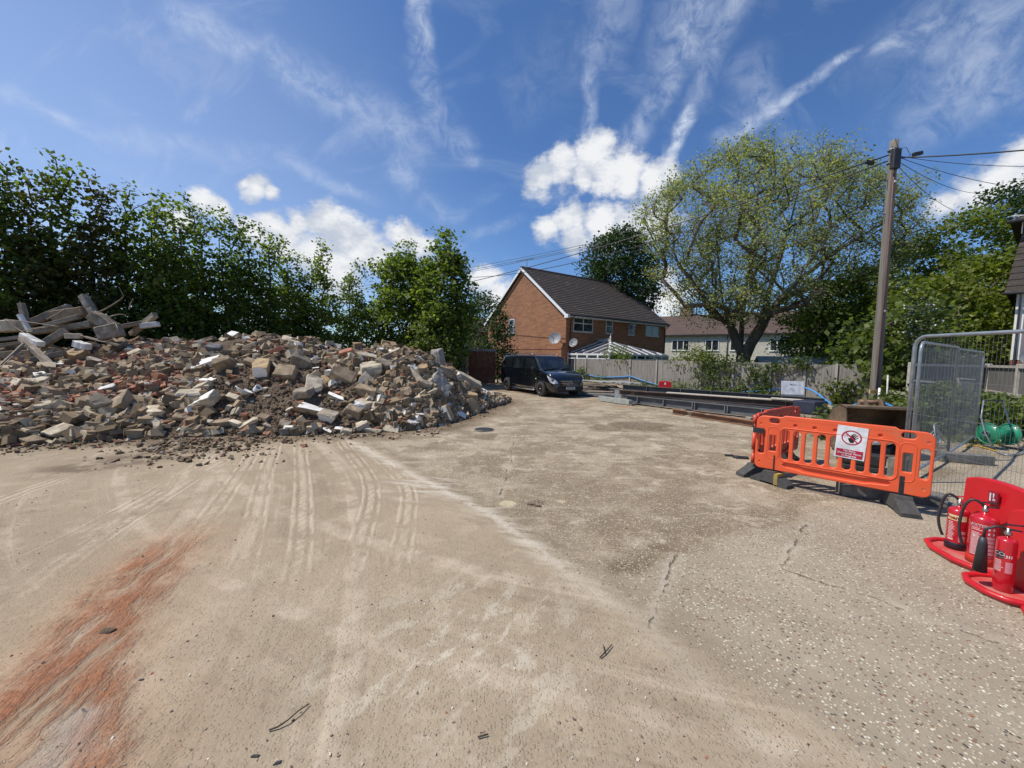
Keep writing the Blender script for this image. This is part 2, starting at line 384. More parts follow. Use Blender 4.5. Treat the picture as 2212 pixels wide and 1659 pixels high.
pmask = t.mul(pm, t.ss(n5, .15, .35))
aggc = t.mix(t.ss(n4, .3, .7), (.40, .345, .275), (.325, .275, .215))
aggc = t.mix(t.ss(n2, .55, .75, 0, .5), aggc, (.48, .425, .35))
aggc = t.mix(pmask, aggc, peb)
conc = t.mix(t.mul(pmask, .8), conc, peb)
conc = t.mix(ag, conc, aggc)
ld = t.add(attr('edge_d'), t.mul(t.sub(n2, .5), .06))
conc = t.mix(t.mul(t.ss(ld, .03, .55, .55, 0), t.ss(n2, .3, .55)), conc, (.235, .188, .135))
col = t.mix(slab, dust, conc)
# pale scrape along the slab edge and joints
scr = t.mul(t.math('MAXIMUM', t.mul(t.ss(ld, .01, .085, 1, 0), t.ss(n2, .36, .50)), t.mul(t.ss(ld, .01, .20, 1, 0), t.ss(strk(-12, 1.2, 9, 7, .72), .42, .60))), t.ss(gy, 2.3, 3.6, .25, 1))
col = t.mix(t.mul(scr, .8), col, (.64, .585, .505))
sp2 = t.mul(t.ss(t.vm('DISTANCE', v3, (-1.1, 5.0, 0)), .1, .75, 1, 0), t.ss(strk(-12, 1.5, 9, 7, .7), .45, .62))
col = t.mix(t.mul(sp2, .8), col, (.66, .61, .54))
sp3 = t.mul(t.ss(t.vm('DISTANCE', v3, (-.25, 2.2, 0)), .1, 1.1, 1, 0), t.ss(strk(60, 3, 7, 8, .75), .50, .60))
col = t.mix(t.mul(sp3, .75), col, (.62, .57, .48))
jt = None
v2b = t.vm('ADD', v0, t.vm('SCALE', wob, .34))
for a_, b_ in [((-.1, 4.6), (.1, 8.6)), ((-3, 8.3), (3.5, 13.6)), ((-1.6, 13.2), (4.2, 12.0)), ((-3.0, 7.9), (2.2, 10.6)), ((.95, 2.45), (1.5, 3.35)), ((2.3, 3.15), (3.2, 2.2)), ((2.3, 3.15), (3.2, 4.1)), ((0, 8.5), (-2, 9.2)), ((2, 15.2), (8, 9.2))]:
    q = segdist(t, v2b, a_, b_); jt = q if jt is None else t.math('MINIMUM', jt, q)
jm = t.mul(t.ss(jt, .003, .014, 1, 0), t.ss(n2, .46, .58))
jl = t.mul(t.ss(jt, .02, .10, 1, 0), t.ss(n5, .42, .6))
col = t.mix(t.mul(t.mul(jl, .55), slab), col, (.55, .49, .41))
col = t.mix(t.mul(t.mul(jm, .6), slab), col, (.12, .09, .065))
# soil spilled at the foot of the heap
ft = t.add(attr('foot_d'), t.mul(t.sub(n2, .5), .5))
col = t.mix(t.mul(t.ss(ft, .30, 1.0, .95, 0), t.ss(n2, .3, .6, .45, 1)), col, (.155, .112, .072))
sp4 = t.add(attr('spill_d'), t.mul(t.sub(n1, .5), .9))
col = t.mix(t.mul(t.ss(sp4, .2, .8, .9, 0), t.ss(n2, .35, .6)), col, (.17, .128, .09))
# beyond the yard: rough grass
off = t.math('MAXIMUM', t.ss(t.sub(gy, 29.5), 0, .6), t.ss(t.vm('DOT_PRODUCT', t.vm('SUBTRACT', v0, (4.5, 28.8, 0)), (.81, .586, 0)), .2, .7))
off = t.math('MAXIMUM', off, t.ss(t.vm('DOT_PRODUCT', t.vm('SUBTRACT', v0, (-15.5, 12.2, 0)), (-.92, .39, 0)), -.3, .8))
grass_c = t.mix(t.ss(n2, .35, .65), (.055, .085, .025), (.10, .09, .045))
col = t.mix(off, col, grass_c)
fn = t.noise(oc, 150, 3, .7)
f2_ = t.noise(t.mapping(oc, loc=(2, 5, 0)), 55, 5, .75); col = t.mix(t.ss(fn, .60, .74, 0, .42), col, (.62, .55, .45)); col = t.mix(t.ss(fn, .24, .40, .45, 0), col, (.12, .09, .07)); col = t.mix(t.ss(f2_, .60, .70, 0, .45), col, (.16, .125, .09)); col = t.mix(t.ss(f2_, .30, .38, .4, 0), col, (.62, .56, .46))
col = t.mix(1.0, col, (.90, .875, .80), 'MULTIPLY')
t.put(p.inputs['Base Color'], col); p.inputs['Roughness'].default_value = .92; p.inputs['Specular IOR Level'].default_value = .25
hgt = t.add(t.add(t.mul(n3, .5), t.mul(t.noise(oc, 90, 4, .7), .35)), t.add(t.mul(trk, .9), t.add(t.mul(pmask, .25), t.add(t.mul(jm, -1.2), t.add(t.mul(ruts, .5), t.mul(tread, .45))))))
hgt = t.add(hgt, t.mul(clay, t.mul(strk(-60, 2.0, 14, 6, .7), 3.2)))
bump(t, p, hgt, .014, .9)

def gh(x, y):
    return .012*mnoise.noise(Vector((x*.7, y*.7, 3)))+.006*mnoise.noise(Vector((x*3, y*3, 1)))
def axis(a, b, step, far):
    pos = list(np.arange(a, b+1e-6, step)); k = step
    q = b
    while q < far: k *= 1.35; q += k; pos.append(q)
    k = step; q = a
    while q > -far: k *= 1.35; q -= k; pos.insert(0, q)
    return pos
xs = axis(-10, 12, .06, 900); ys = axis(.6, 13, .06, 900)
gv = [(x, y, gh(x, y) if abs(x) < 30 and -5 < y < 40 else 0) for y in ys for x in xs]
nx = len(xs); gf = [(j*nx+i, j*nx+i+1, (j+1)*nx+i+1, (j+1)*nx+i) for j in range(len(ys)-1) for i in range(nx-1)]
me = bpy.data.meshes.new('ground'); me.from_pydata(gv, [], gf); me.materials.append(gm); me.polygons.foreach_set('use_smooth', [True]*len(gf))
GP = np.array(gv)[:, :2]
def fdist(polys):
    best = np.full(len(GP), 1e3)
    for pl_ in polys:
        for a_, b_ in zip(pl_, pl_[1:]):
            a_, b_ = np.array(a_[:2]), np.array(b_[:2]); ab = b_-a_; h_ = np.clip(((GP-a_) @ ab)/(ab @ ab), 0, 1); best = np.minimum(best, np.linalg.norm(GP-a_-h_[:, None]*ab, axis=1))
    return best
def smooth_px(pts):
    P = [np.array(gnd(x, y).xy) for x, y in pts]; P = [2*P[0]-P[1]]+P+[2*P[-1]-P[-2]]; out = []
    for i in range(1, len(P)-2):
        for k in range(8): u = k/8; out.append(.5*((2*P[i])+(P[i+1]-P[i-1])*u+(2*P[i-1]-5*P[i]+4*P[i+1]-P[i+2])*u*u+(3*P[i]-P[i-1]-3*P[i+1]+P[i+2])*u**3))
    return out+[P[-2]]
TP = [[(600,950),(570,1040),(548,1140),(512,1290),(480,1480)],[(648,952),(655,1050),(650,1180),(620,1330)],[(505,955),(420,1012),(250,1110),(-60,1270)],[(480,995),(330,1090),(150,1210),(-40,1370)],
      [(740,955),(800,1040),(775,1180),(700,1330)],[(790,965),(872,1040),(880,1120),(850,1260)],[(560,955),(515,1030),(440,1130),(330,1230)],[(300,985),(120,1040),(-80,1110)]]
for an_, pol in (('tread_d', [smooth_px(q) for q in TP]), ('clay_d', [smooth_px([(410,1150),(335,1212),(262,1285),(195,1360),(150,1430),(105,1530),(70,1720)])]), ('edge_d', [line]),
                 ('foot_d', [[(-9.5, 6.9), (-6.82, 7.5), (-4.76, 8.0), (-3.05, 8.5), (-1.71, 9.4), (-.92, 12), (-.2, 14.8)]]), ('spill_d', [[(-6.2, 7.3), (-5.6, 6.6), (-6.2, 5.6)]])):
    at_ = me.attributes.new(an_, 'FLOAT', 'POINT'); at_.data.foreach_set('value', fdist(pol).astype(np.float32))
tag(meshobj('ground', me), kind='structure')

# ================================================================ RUBBLE HEAP
soil = mat('heap_soil', (.165, .115, .070), (.095, .065, .039), .95, 5, bmp=1.0, bscale=22, dist=.05, c3=(.30, .24, .18), s3=9, t3=(.6, .72))
cols = [(-520, 990, 760, 4.2), (-200, 978, 758, 4.2), (0, 968, 757, 4.2), (120, 958, 756, 4.2), (200, 954, 752, 4.2), (300, 948, 742, 4.2), (400, 943, 734, 4), (520, 941, 731, 4),
        (640, 940, 736, 3.8), (760, 937, 748, 3.5), (870, 931, 756, 3.3), (935, 922, 772, 3.0), (985, 908, 808, 2.6), (1020, 895, 836, 2.2), (1060, 880, 856, 1.4), (1098, 867, 863, .8)]
def colat(px):
    for a, b in zip(cols, cols[1:]):
        if px <= b[0]:
            k = max(0, (px-a[0])/(b[0]-a[0])); return [a[i]+(b[i]-a[i])*k for i in (1, 2, 3)]
    return list(cols[-1][1:])
pxs = np.linspace(-520, 1098, 230); tv = list(np.linspace(0, 1, 56))+list(np.linspace(1.06, 2, 14))
mv = []
for px in pxs:
    fy, cy, dd = colat(px); F = gnd(px, fy); Cc = at(px, cy, F.y+dd); dr = Vector((F.x, F.y, 0)).normalized()
    B = Cc+dr*(dd*1.1)
    for tt in tv:
        if tt <= 1:
            q = F.lerp(Vector((Cc.x, Cc.y, 0)), tt); z = Cc.z*(math.sin(tt*math.pi/2)**1.0)
        else:
            q = Vector((Cc.x, Cc.y, 0)).lerp(Vector((B.x, B.y, 0)), tt-1); z = Cc.z*math.cos((tt-1)*math.pi/2)
        k = min(1, tt*6)*min(1, (2-tt)*4)
        z += k*(.26*mnoise.noise(Vector((q.x*.9, q.y*.9, 5)))+.10*mnoise.noise(Vector((q.x*3.1, q.y*3.1, z*3)))+.035*mnoise.noise(Vector((q.x*11, q.y*11, z*11))))
        mv.append((q.x, q.y, max(z, -.02) if tt > 0 else -.03))
nr = len(tv); mf = [(i*nr+j, (i+1)*nr+j, (i+1)*nr+j+1, i*nr+j+1) for i in range(len(pxs)-1) for j in range(nr-1)]
me = bpy.data.meshes.new('rubble_mound'); me.from_pydata(mv, [], mf); me.materials.append(soil); me.polygons.foreach_set('use_smooth', [True]*len(mf))
tag(meshobj('soil_mound', me), kind='structure')
bvh = BVHTree.FromPolygons([Vector(v) for v in mv], mf)
def hit(px, py):
    d = dirn(px, py).normalized(); r = bvh.ray_cast(Vector((0, 0, EYE)), d)
    if r[0] is None:
        if py > 850: g = gnd(px, py); return g, Vector((0, 0, 1))
        return None, None
    n = r[1];  n = -n if n.z < 0 else n
    return r[0], n

CM = {
 'brown': mat('concrete_brown', (.32, .24, .15), (.19, .14, .088), .93, 5, bmp=.7, bscale=26, dist=.012, objrand=.22, c3=(.42, .36, .28), s3=3.5, t3=(.58, .75)),
 'grey': mat('concrete_grey', (.33, .275, .20), (.195, .16, .115), .93, 6, bmp=.7, bscale=30, dist=.012, objrand=.22, c3=(.46, .42, .36), s3=4, t3=(.55, .75)),
 'pale': mat('concrete_pale', (.57, .49, .355), (.39, .325, .225), .92, 5, bmp=.6, bscale=30, dist=.01, objrand=.15, c3=(.24, .19, .14), s3=3, t3=(.6, .72)),
 'slate': mat('slab_slate', (.10, .10, .10), (.17, .165, .155), .85, 6, bmp=.5, bscale=30, objrand=.2),
 'brick': mat('brick_red', (.40, .165, .095), (.26, .11, .07), .92, 8, bmp=.6, bscale=40, objrand=.22, c3=(.50, .42, .34), s3=5, t3=(.6, .7)),
 'stock': mat('brick_stock', (.46, .33, .18), (.34, .24, .13), .92, 7, bmp=.6, bscale=40, objrand=.18, c3=(.5, .46, .38), s3=5, t3=(.6, .7)),
 'granite': mat('pebbledash', (.42, .385, .33), (.19, .17, .14), .9, 34, bmp=1.0, bscale=60, dist=.015, objrand=.1, detail=2),
}
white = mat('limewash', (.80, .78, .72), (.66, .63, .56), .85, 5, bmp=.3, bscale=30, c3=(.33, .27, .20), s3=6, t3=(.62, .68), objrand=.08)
def chunk_mesh(name, dims, kind, painted, rough=.12, chips=3):
    dx, dy, dz = dims; bm = bmesh.new()
    cs = [Vector((sx*dx/2, sy*dy/2, sz*dz/2)) for sx in (-1, 1) for sy in (-1, 1) for sz in (-1, 1)]
    ch = random.sample(range(8), chips); mn = min(dims)
    for i, c in enumerate(cs):
        c += Vector((random.uniform(-1, 1)*dx, random.uniform(-1, 1)*dy, random.uniform(-.5, .5)*dz))*rough*.7
        if i in ch:
            for ax in range(3):
                q = c.copy(); q[ax] *= random.uniform(.25, .85); o2 = (ax+1) % 3; q[o2] *= random.uniform(.9, 1.0); bm.verts.new(q)
        else: bm.verts.new(c)
    r = bmesh.ops.convex_hull(bm, input=bm.verts)
    bmesh.ops.delete(bm, geom=[g for g in r['geom_interior'] if isinstance(g, bmesh.types.BMVert)], context='VERTS')
    bmesh.ops.dissolve_limit(bm, angle_limit=R(9), verts=bm.verts, edges=bm.edges)
    bmesh.ops.bevel(bm, geom=list(bm.edges), offset=mn*.05, segments=1, affect='EDGES', profile=.5)
    bmesh.ops.triangulate(bm, faces=bm.faces)
    bmesh.ops.recalc_face_normals(bm, faces=bm.faces)
    bmesh.ops.subdivide_edges(bm, edges=[e for e in bm.edges if e.calc_length() > mn*.22], cuts=2, use_grid_fill=True)
    bmesh.ops.triangulate(bm, faces=bm.faces); so_ = Vector((random.uniform(0, 50), random.uniform(0, 50), 0))
    am = mn*(.05 if kind in ('slate', 'brick') else .11)
    for v_ in bm.verts: v_.co += mnoise.noise_vector(v_.co*(2.6/mn)+so_)*am*.6+mnoise.noise_vector(v_.co*(7/mn)+so_)*am*.4
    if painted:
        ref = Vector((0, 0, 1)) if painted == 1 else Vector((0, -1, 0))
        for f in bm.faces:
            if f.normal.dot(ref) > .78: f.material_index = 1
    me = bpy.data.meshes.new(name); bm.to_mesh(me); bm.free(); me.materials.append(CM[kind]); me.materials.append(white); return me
KN = {'brown': ('concrete_lump', 'lump'), 'grey': ('concrete_lump', 'lump'), 'pale': ('concrete_lump', 'lump'), 'slate': ('slate_slab', 'slab'), 'brick': ('brick_lump', 'brick'), 'stock': ('stone_lump', 'stone'), 'granite': ('rough_boulder', 'boulder')}
placed = []; nchunk = 0
def chunk(px, py, wpx, hpx, kind, label, painted=0, roll=0.0, tilt=None, depth=.75, group=None, sink=.28, flat=1.0):
    global nchunk
    loc, n = hit(px, py)
    if loc is None: return None
    ds = loc.y/850.0; w_, h_ = wpx*ds*1.04, hpx*ds*1.04
    dims = (w_, max(h_*1.0, w_*depth*.55), h_*.62*flat) if random.random() < .7 else (w_, h_*.6, h_*.95)
    nm, cat_ = KN[kind]
    me = chunk_mesh(nm, dims, kind, painted, .10 if kind in ('brick', 'stock') else random.uniform(.14, .30), 2 if kind == 'brick' else random.choice((3, 4, 5)))
    ob = meshobj(nm, me)
    zax = Vector((0, -.25, 1)).normalized().lerp(n, random.uniform(.35, .95)).normalized()
    tl = tilt if tilt is not None else random.uniform(-18, 18)
    fw = Vector((0, 1, 0)); xa = fw.cross(zax).normalized() if False else Vector((1, 0, 0)); xa = (xa-zax*xa.dot(zax)).normalized(); ya = zax.cross(xa)
    M3 = Matrix((xa, ya, zax)).transposed()
    M3 = Matrix.Rotation(R(roll), 3, 'Y') @ M3 @ Matrix.Rotation(R(random.uniform(-30, 30)), 3, 'Z') @ Matrix.Rotation(R(tl), 3, 'X')
    ob.matrix_world = Matrix.Translation(loc+n*h_*(.5-sink)+Vector((0, .12*w_, 0))) @ M3.to_4x4()
    tag(ob, label, cat_, group); placed.append((px, py, (wpx+hpx)/2)); nchunk += 1
    return ob
H = [ # px, py, w, h, kind, painted, roll, label
 (146,810,62,24,'brown',2,-12,'long slab with bright white painted face near the timber tangle'),
 (201,788,50,19,'grey',0,0,'grey flat slab just behind the long white painted slab'),
 (461,763,27,26,'slate',0,0,'dark square slate slab standing below the crest of the heap'),
 (444,790,52,24,'pale',1,-22,'dirty pale slab tilted below the dark square slate'),
 (491,794,30,36,'brown',0,-8,'upright grey brown block beside the dirty pale slab'),
 (372,824,62,19,'brown',0,5,'broad flat brown slab on the left face of the soil'),
 (440,825,44,15,'pale',1,0,'thin white flaking slab above the white square block'),
 (404,864,36,30,'pale',2,3,'white painted square block with worn corners'),
 (443,874,52,38,'pale',1,-24,'large scuffed cream slab leaning beside the white square block'),
 (439,842,30,20,'pale',0,-15,'small tan block wedged above the scuffed cream slab'),
 (248,884,62,34,'brown',0,-26,'largest grey brown slab leaning on the lower left slope'),
 (296,884,52,26,'brown',0,24,'dark brown slab leaning down from the largest leaning slab'),
 (332,893,38,26,'pale',0,3,'rounded tan block beneath the dark leaning slab'),
 (213,884,36,46,'grey',0,8,'tall grey stone standing left of the largest leaning slab'),
 (302,904,38,14,'brown',1,6,'low block with white top at the foot of the dark leaning slab'),
 (97,886,32,30,'pale',0,-10,'beige block sitting alone on the far left lower slope'),
 (126,937,34,28,'pale',2,4,'cream faced block lying apart on the ground before the heap'),
 (342,932,13,28,'pale',0,2,'short fluted cream post stub at the foot of the heap'),
 (406,903,37,26,'brown',0,4,'angular brown slab under the white square block'),
 (444,918,36,20,'pale',0,-3,'squat tan block in the bottom row beneath the cream slab'),
 (482,917,28,18,'brown',0,0,'flattish brown stone in the bottom row of the heap'),(509,920,27,17,'pale',0,4,'sandy block in the bottom row beside the smooth oblong kerb'),
 (566,803,28,42,'stock',2,10,'tall white cream block standing above the bare soil'),
 (617,812,36,34,'brown',0,0,'mossy brown boulder below the crest above the bare soil'),(645,790,36,30,'grey',0,18,'smooth grey slab leaning over the mossy brown boulder'),
 (655,856,32,30,'grey',0,-4,'pale grey pointed block half buried in the bare soil'),(675,836,28,34,'pale',2,12,'white spotted block behind the pointed grey block'),
 (742,815,44,26,'brown',0,18,'large grey brown oblong slab above the middle of the face'),(798,801,40,32,'pale',0,-14,'large tan rough block high on the face'),
 (829,797,28,32,'grey',0,20,'grey slab leaning to the side of the large tan rough block'),(723,864,40,17,'grey',1,5,'flat spotted white stone on the bare soil'),
 (675,890,52,24,'brown',1,14,'long slab with worn white top on the lower soil'),(706,906,31,32,'grey',2,4,'square grey white block near the bottom of the middle face'),
 (783,879,31,27,'pale',2,6,'white faced square block low in the middle of the heap'),(791,856,36,30,'brown',0,0,'dark brown lump above the white faced square block'),
 (761,899,36,32,'brown',0,10,'reddish brown lump left of the wide grey slab'),(829,900,46,20,'grey',0,-6,'wide smooth grey slab near the bottom edge'),
 (802,931,36,14,'pale',0,-2,'pale rounded kerb piece lying at the front foot of the heap'),(782,922,28,20,'pale',0,-18,'cream oblong block leaning at the front foot of the heap'),
 (942,838,42,38,'granite',0,25,'dark rough pebbled boulder low at the end of the heap'),(911,842,32,30,'grey',0,10,'smooth grey lump against the dark pebbled boulder'),
 (941,779,38,30,'granite',0,30,'rough pebbled slab leaning high at the end of the heap'),(964,783,34,50,'brown',0,28,'tall tan slab propped at the shoulder of the heap'),
 (1001,799,52,30,'granite',0,6,'big pale granite boulder on top at the end of the heap'),(1004,826,56,28,'pale',0,-3,'broad tan block beneath the big pale granite boulder'),
 (881,746,56,13,'grey',0,-8,'long smooth grey lintel lying along the crest'),(913,744,26,24,'brick',2,15,'lump of red brickwork with pale render on the crest'),
 (797,744,40,18,'stock',0,12,'yellow tan slab poking up on the crest'),(946,758,42,22,'pale',0,20,'weathered pale slab at the end of the crest'),
 (925,888,42,27,'grey',2,5,'blue white rock low beside the yellow edged slabs'),(958,898,36,26,'stock',2,18,'yellow edged slab with white face at the bottom corner'),
 (987,899,28,21,'pale',1,4,'small cream stone next to the yellow edged slab'),(1003,862,38,30,'stock',0,-16,'yellow chipped block with a dark hole near the end of the heap'),
 (984,873,42,13,'brown',0,-2,'long layered stone beneath the yellow chipped block'),(968,857,26,20,'grey',0,0,'small dark grey block beside the yellow chipped block'),
 (897,917,24,12,'pale',0,2,'first small pale brick in the row at the bottom corner'),(919,919,20,14,'brown',0,-6,'second small brown brick in the row at the bottom corner'),(946,919,26,11,'pale',1,2,'last small pale brick in the row at the bottom corner'),
 (618,767,24,12,'brick',0,-4,'clean red brick lying below the crest'),(597,760,24,17,'brick',0,-22,'dull red brick block tipped beside the clean red brick'),
 (637,939,28,9,'brown',0,2,'flat dark tan piece lying before the middle of the heap'),(537,921,22,14,'brown',0,0,'brown stone left of the yellowish small block on the ground'),(556,931,22,14,'stock',0,6,'yellowish small block at the foot below bare soil'),
 (695,737,36,22,'brown',0,8,'grey brown block on the crest above the bare soil'),(734,733,46,17,'brown',0,10,'long dark slab lying on the crest'),
 (536,919,34,19,'pale',0,-22,'smooth oblong kerb leaning at the foot of the heap'),(523,728,32,22,'brick',2,-14,'white painted brickwork lump on the crest'),(500,730,22,18,'pale',1,0,'small chalky lump beside the painted brickwork'),
 (470,723,40,11,'pale',0,4,'pale flat lintel end on the crest before the trees'),(770,736,26,18,'grey',0,-10,'grey block on the crest left of the yellow tan slab'),(836,748,26,20,'stock',0,10,'sandy red block on the crest before the long lintel'),
 (866,733,26,24,'grey',0,30,'grey slab tipped up behind the long smooth lintel'),(858,790,30,14,'pale',1,14,'white bar of plaster high on the face'),(905,778,26,12,'pale',1,24,'bright white strip high near the end'),(887,800,24,16,'grey',1,8,'white topped oval block high on the face'),
 (985,779,14,14,'pale',2,-30,'small bright white tile by the tall tan slab'),(870,852,28,22,'brown',0,-20,'tan slab edge in the middle of the end face'),(850,872,36,13,'brown',0,28,'long narrow tan bar across the end face'),
]
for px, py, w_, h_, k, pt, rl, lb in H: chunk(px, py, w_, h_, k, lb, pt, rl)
def zone(px, py):
    a = 'far left' if px < 260 else 'left' if px < 470 else 'middle' if px < 720 else 'right' if px < 900 else 'far right'
    fy, cy, dd = colat(px); f = (fy-py)/(fy-cy)
    b = 'foot' if f < .18 else 'lower face' if f < .45 else 'upper face' if f < .78 else 'crest'
    return a, b
AD = {'brown': 'dusty brown concrete lump', 'grey': 'grey concrete lump', 'pale': 'pale beige concrete lump', 'slate': 'dark slate slab', 'brick': 'broken red brick', 'stock': 'yellowish stone block', 'granite': 'pebbled concrete lump'}
tries = 0
while nchunk < 298 and tries < 9000:
    tries += 1
    px = random.uniform(-15, 1062); fy, cy, dd = colat(px); f = random.random()**.9; py = fy+(cy-fy)*f
    big = random.random(); wpx = (15+23*big**1.5) if px > 690 else (13+20*big**1.8)
    if 450 < px < 770 and .10 < f < .70 and random.random() < .90: continue
    if px < 230 and f > .72 and random.random() < .6: continue
    if any(abs(px-a) < (wpx+r)*.42 and abs(py-b) < (wpx*.7+r)*.36 for a, b, r in placed): continue
    redz = (px < 420 and f > .42)
    k = random.choices(['brown', 'grey', 'pale', 'slate', 'brick', 'stock'], [40, 8, 42, 1, 9 if redz else 2, 9])[0]
    pt = random.choices([0, 1, 2], [78, 11, 11])[0] if k in ('pale', 'grey', 'brown') else 0
    a, b = zone(px, py)
    lab = ('white faced ' if pt else '')+AD[k]+(', larger,' if wpx > 19 else ', small,')+' on the '+a+' '+b+' of the heap'
    chunk(px, py, wpx, wpx*random.uniform(.45, .85), k, lab, pt, random.uniform(-30, 30), random.uniform(-25, 25), random.uniform(.5, 1.0), group='%s pieces in the %s %s of the heap' % (('white faced ' if pt else '')+k, a, b))
# the countless smaller pieces
def scatter(name, N, ramp_stops, smin, smax, sampler, label, brick=False, flatk=(.3, .8)):
    m, t, p, o = material(name)
    gi = t.new('ShaderNodeNewGeometry'); c = t.ramp(gi.outputs['Random Per Island'], ramp_stops, 'CONSTANT')
    oc = t.new('ShaderNodeTexCoord').outputs['Object']
    c = t.mix(t.ss(t.noise(oc, 14, 5, .7), .5, .7, 0, .6), c, (.22, .17, .12)); t.put(p.inputs['Base Color'], c); p.inputs['Roughness'].default_value = .93
    p.inputs['Specular IOR Level'].default_value = .25
    bump(t, p, t.noise(oc, 60, 4, .7), .01, .6)
    unit = np.array([(x, y, z) for x in (-.5, .5) for y in (-.5, .5) for z in (-.5, .5)]); F = np.array([(0, 1, 3, 2), (4, 6, 7, 5), (0, 4, 5, 1), (2, 3, 7, 6), (0, 2, 6, 4), (1, 5, 7, 3)])
    V = []; Fs = []
    while len(V) < N:
        r = sampler()
        if r is None: continue
        loc, n = r; s_ = smin+(smax-smin)*random.random()**2.4
        dims = np.array((s_, s_*random.uniform(.4, .9), s_*random.uniform(*flatk)))
        if brick and random.random() < .5: s_ *= 1.0; dims = np.array((.21, .10, .065))*random.uniform(.6, 1.0)
        vv = unit+rng.uniform(-.16, .16, (8, 3)); vv = vv*dims
        q = Quaternion(Vector((random.uniform(-1, 1), random.uniform(-1, 1), random.uniform(-1, 1))).normalized(), random.uniform(0, 1.0)) @ Quaternion(Vector((0, 0, 1)), random.uniform(0, 6.3))
        vv = vv @ np.array(q.to_matrix()).T+np.array(loc+n*dims[2]*.35)
        Fs.append(F+8*len(V)); V.append(vv)
    V = np.concatenate(V); Fs = np.concatenate(Fs)
    me = bpy.data.meshes.new(name); me.from_pydata(V.tolist(), [], Fs.tolist()); me.materials.append(m)
    return tag(meshobj(name, me), label, kind='stuff')
def samp_heap(cond, back=False):
    def f():
        px = random.uniform(-60, 1096); ff = random.random(); fy, cy, dd = colat(px)
        if not cond(px, ff): return None
        py = fy+(cy-fy)*ff*1.03; loc, n = hit(px, py)
        if loc is None or loc.z < -.05: return None
        if back and px < 820 and mnoise.noise(Vector((loc.x*1.5, loc.y*1.5, 9)))+.5*mnoise.noise(Vector((loc.x*4, loc.y*4, 2))) < (.04-.22*ff): return None
        return loc, n
    return f
scatter('rubble_fragments', 7600, [(0, (.27, .195, .115)), (.28, (.16, .115, .068)), (.50, (.35, .27, .175)), (.70, (.50, .415, .285)), (.83, (.25, .215, .165)), (.90, (.31, .15, .085)), (.95, (.78, .74, .65))], .04, .25,
        samp_heap(lambda px, f: not (450 < px < 790 and .06 < f < .70) or random.random() < .05, True), 'small broken concrete and stone covering the heap')
scatter('brick_fragments', 1700, [(0, (.38, .17, .10)), (.35, (.27, .12, .075)), (.6, (.42, .25, .15)), (.8, (.33, .22, .15)), (.92, (.5, .42, .33))], .04, .15,
        samp_heap(lambda px, f: (px < 450 and f > .42 and random.random() < (.9 if px < 400 else .4)) or (px > 1020) or random.random() < .05), 'broken red and orange brick pieces in the heap', True)
# loose soil crumbs on the soil face and at the foot
def foot():
    px = random.uniform(-40, 1090); fy = colat(px)[0]; py = fy+random.gauss(0, 1)*7+5
    if random.random() < .35: px = random.gauss(430, 90); py = 948+abs(random.gauss(0, 1))*20+max(0, (430-px))*.12
    g = gnd(px, py); return g, Vector((0, 0, 1))
scatter('loose_stones', 1300, [(0, (.15, .105, .062)), (.5, (.22, .16, .10)), (.8, (.34, .27, .185)), (.93, (.52, .45, .34)), (.96, (.3, .13, .08))], .02, .085, foot, 'loose stones and crumbs along the foot of the heap')
scatter('soil_clods', 3600, [(0, (.13, .09, .055)), (.5, (.17, .12, .075)), (.88, (.26, .20, .135)), (.97, (.6, .55, .46))], .015, .07,
        samp_heap(lambda px, f: (450 < px < 790 and .02 < f < .75) or random.random() < .12), 'crumbled brown soil clods on the bare face')
def grit():
    while True:
        y = 1.3+8*random.random()**1.7; x = random.uniform(-1.45, 1.45)*y
        if x > -.8*y+1 and y < 3 or random.random() < .5: break
    return Vector((x, y, gh(x, y))), Vector((0, 0, 1))
scatter('ground_grit', 3400, [(0, (.30, .24, .18)), (.35, (.42, .36, .28)), (.6, (.60, .54, .43)), (.78, (.16, .125, .10)), (.9, (.30, .14, .08)), (.95, (.78, .74, .66))],   .003, .015, grit, 'scattered grit and small chips on the yard floor', flatk=(.25, .6))
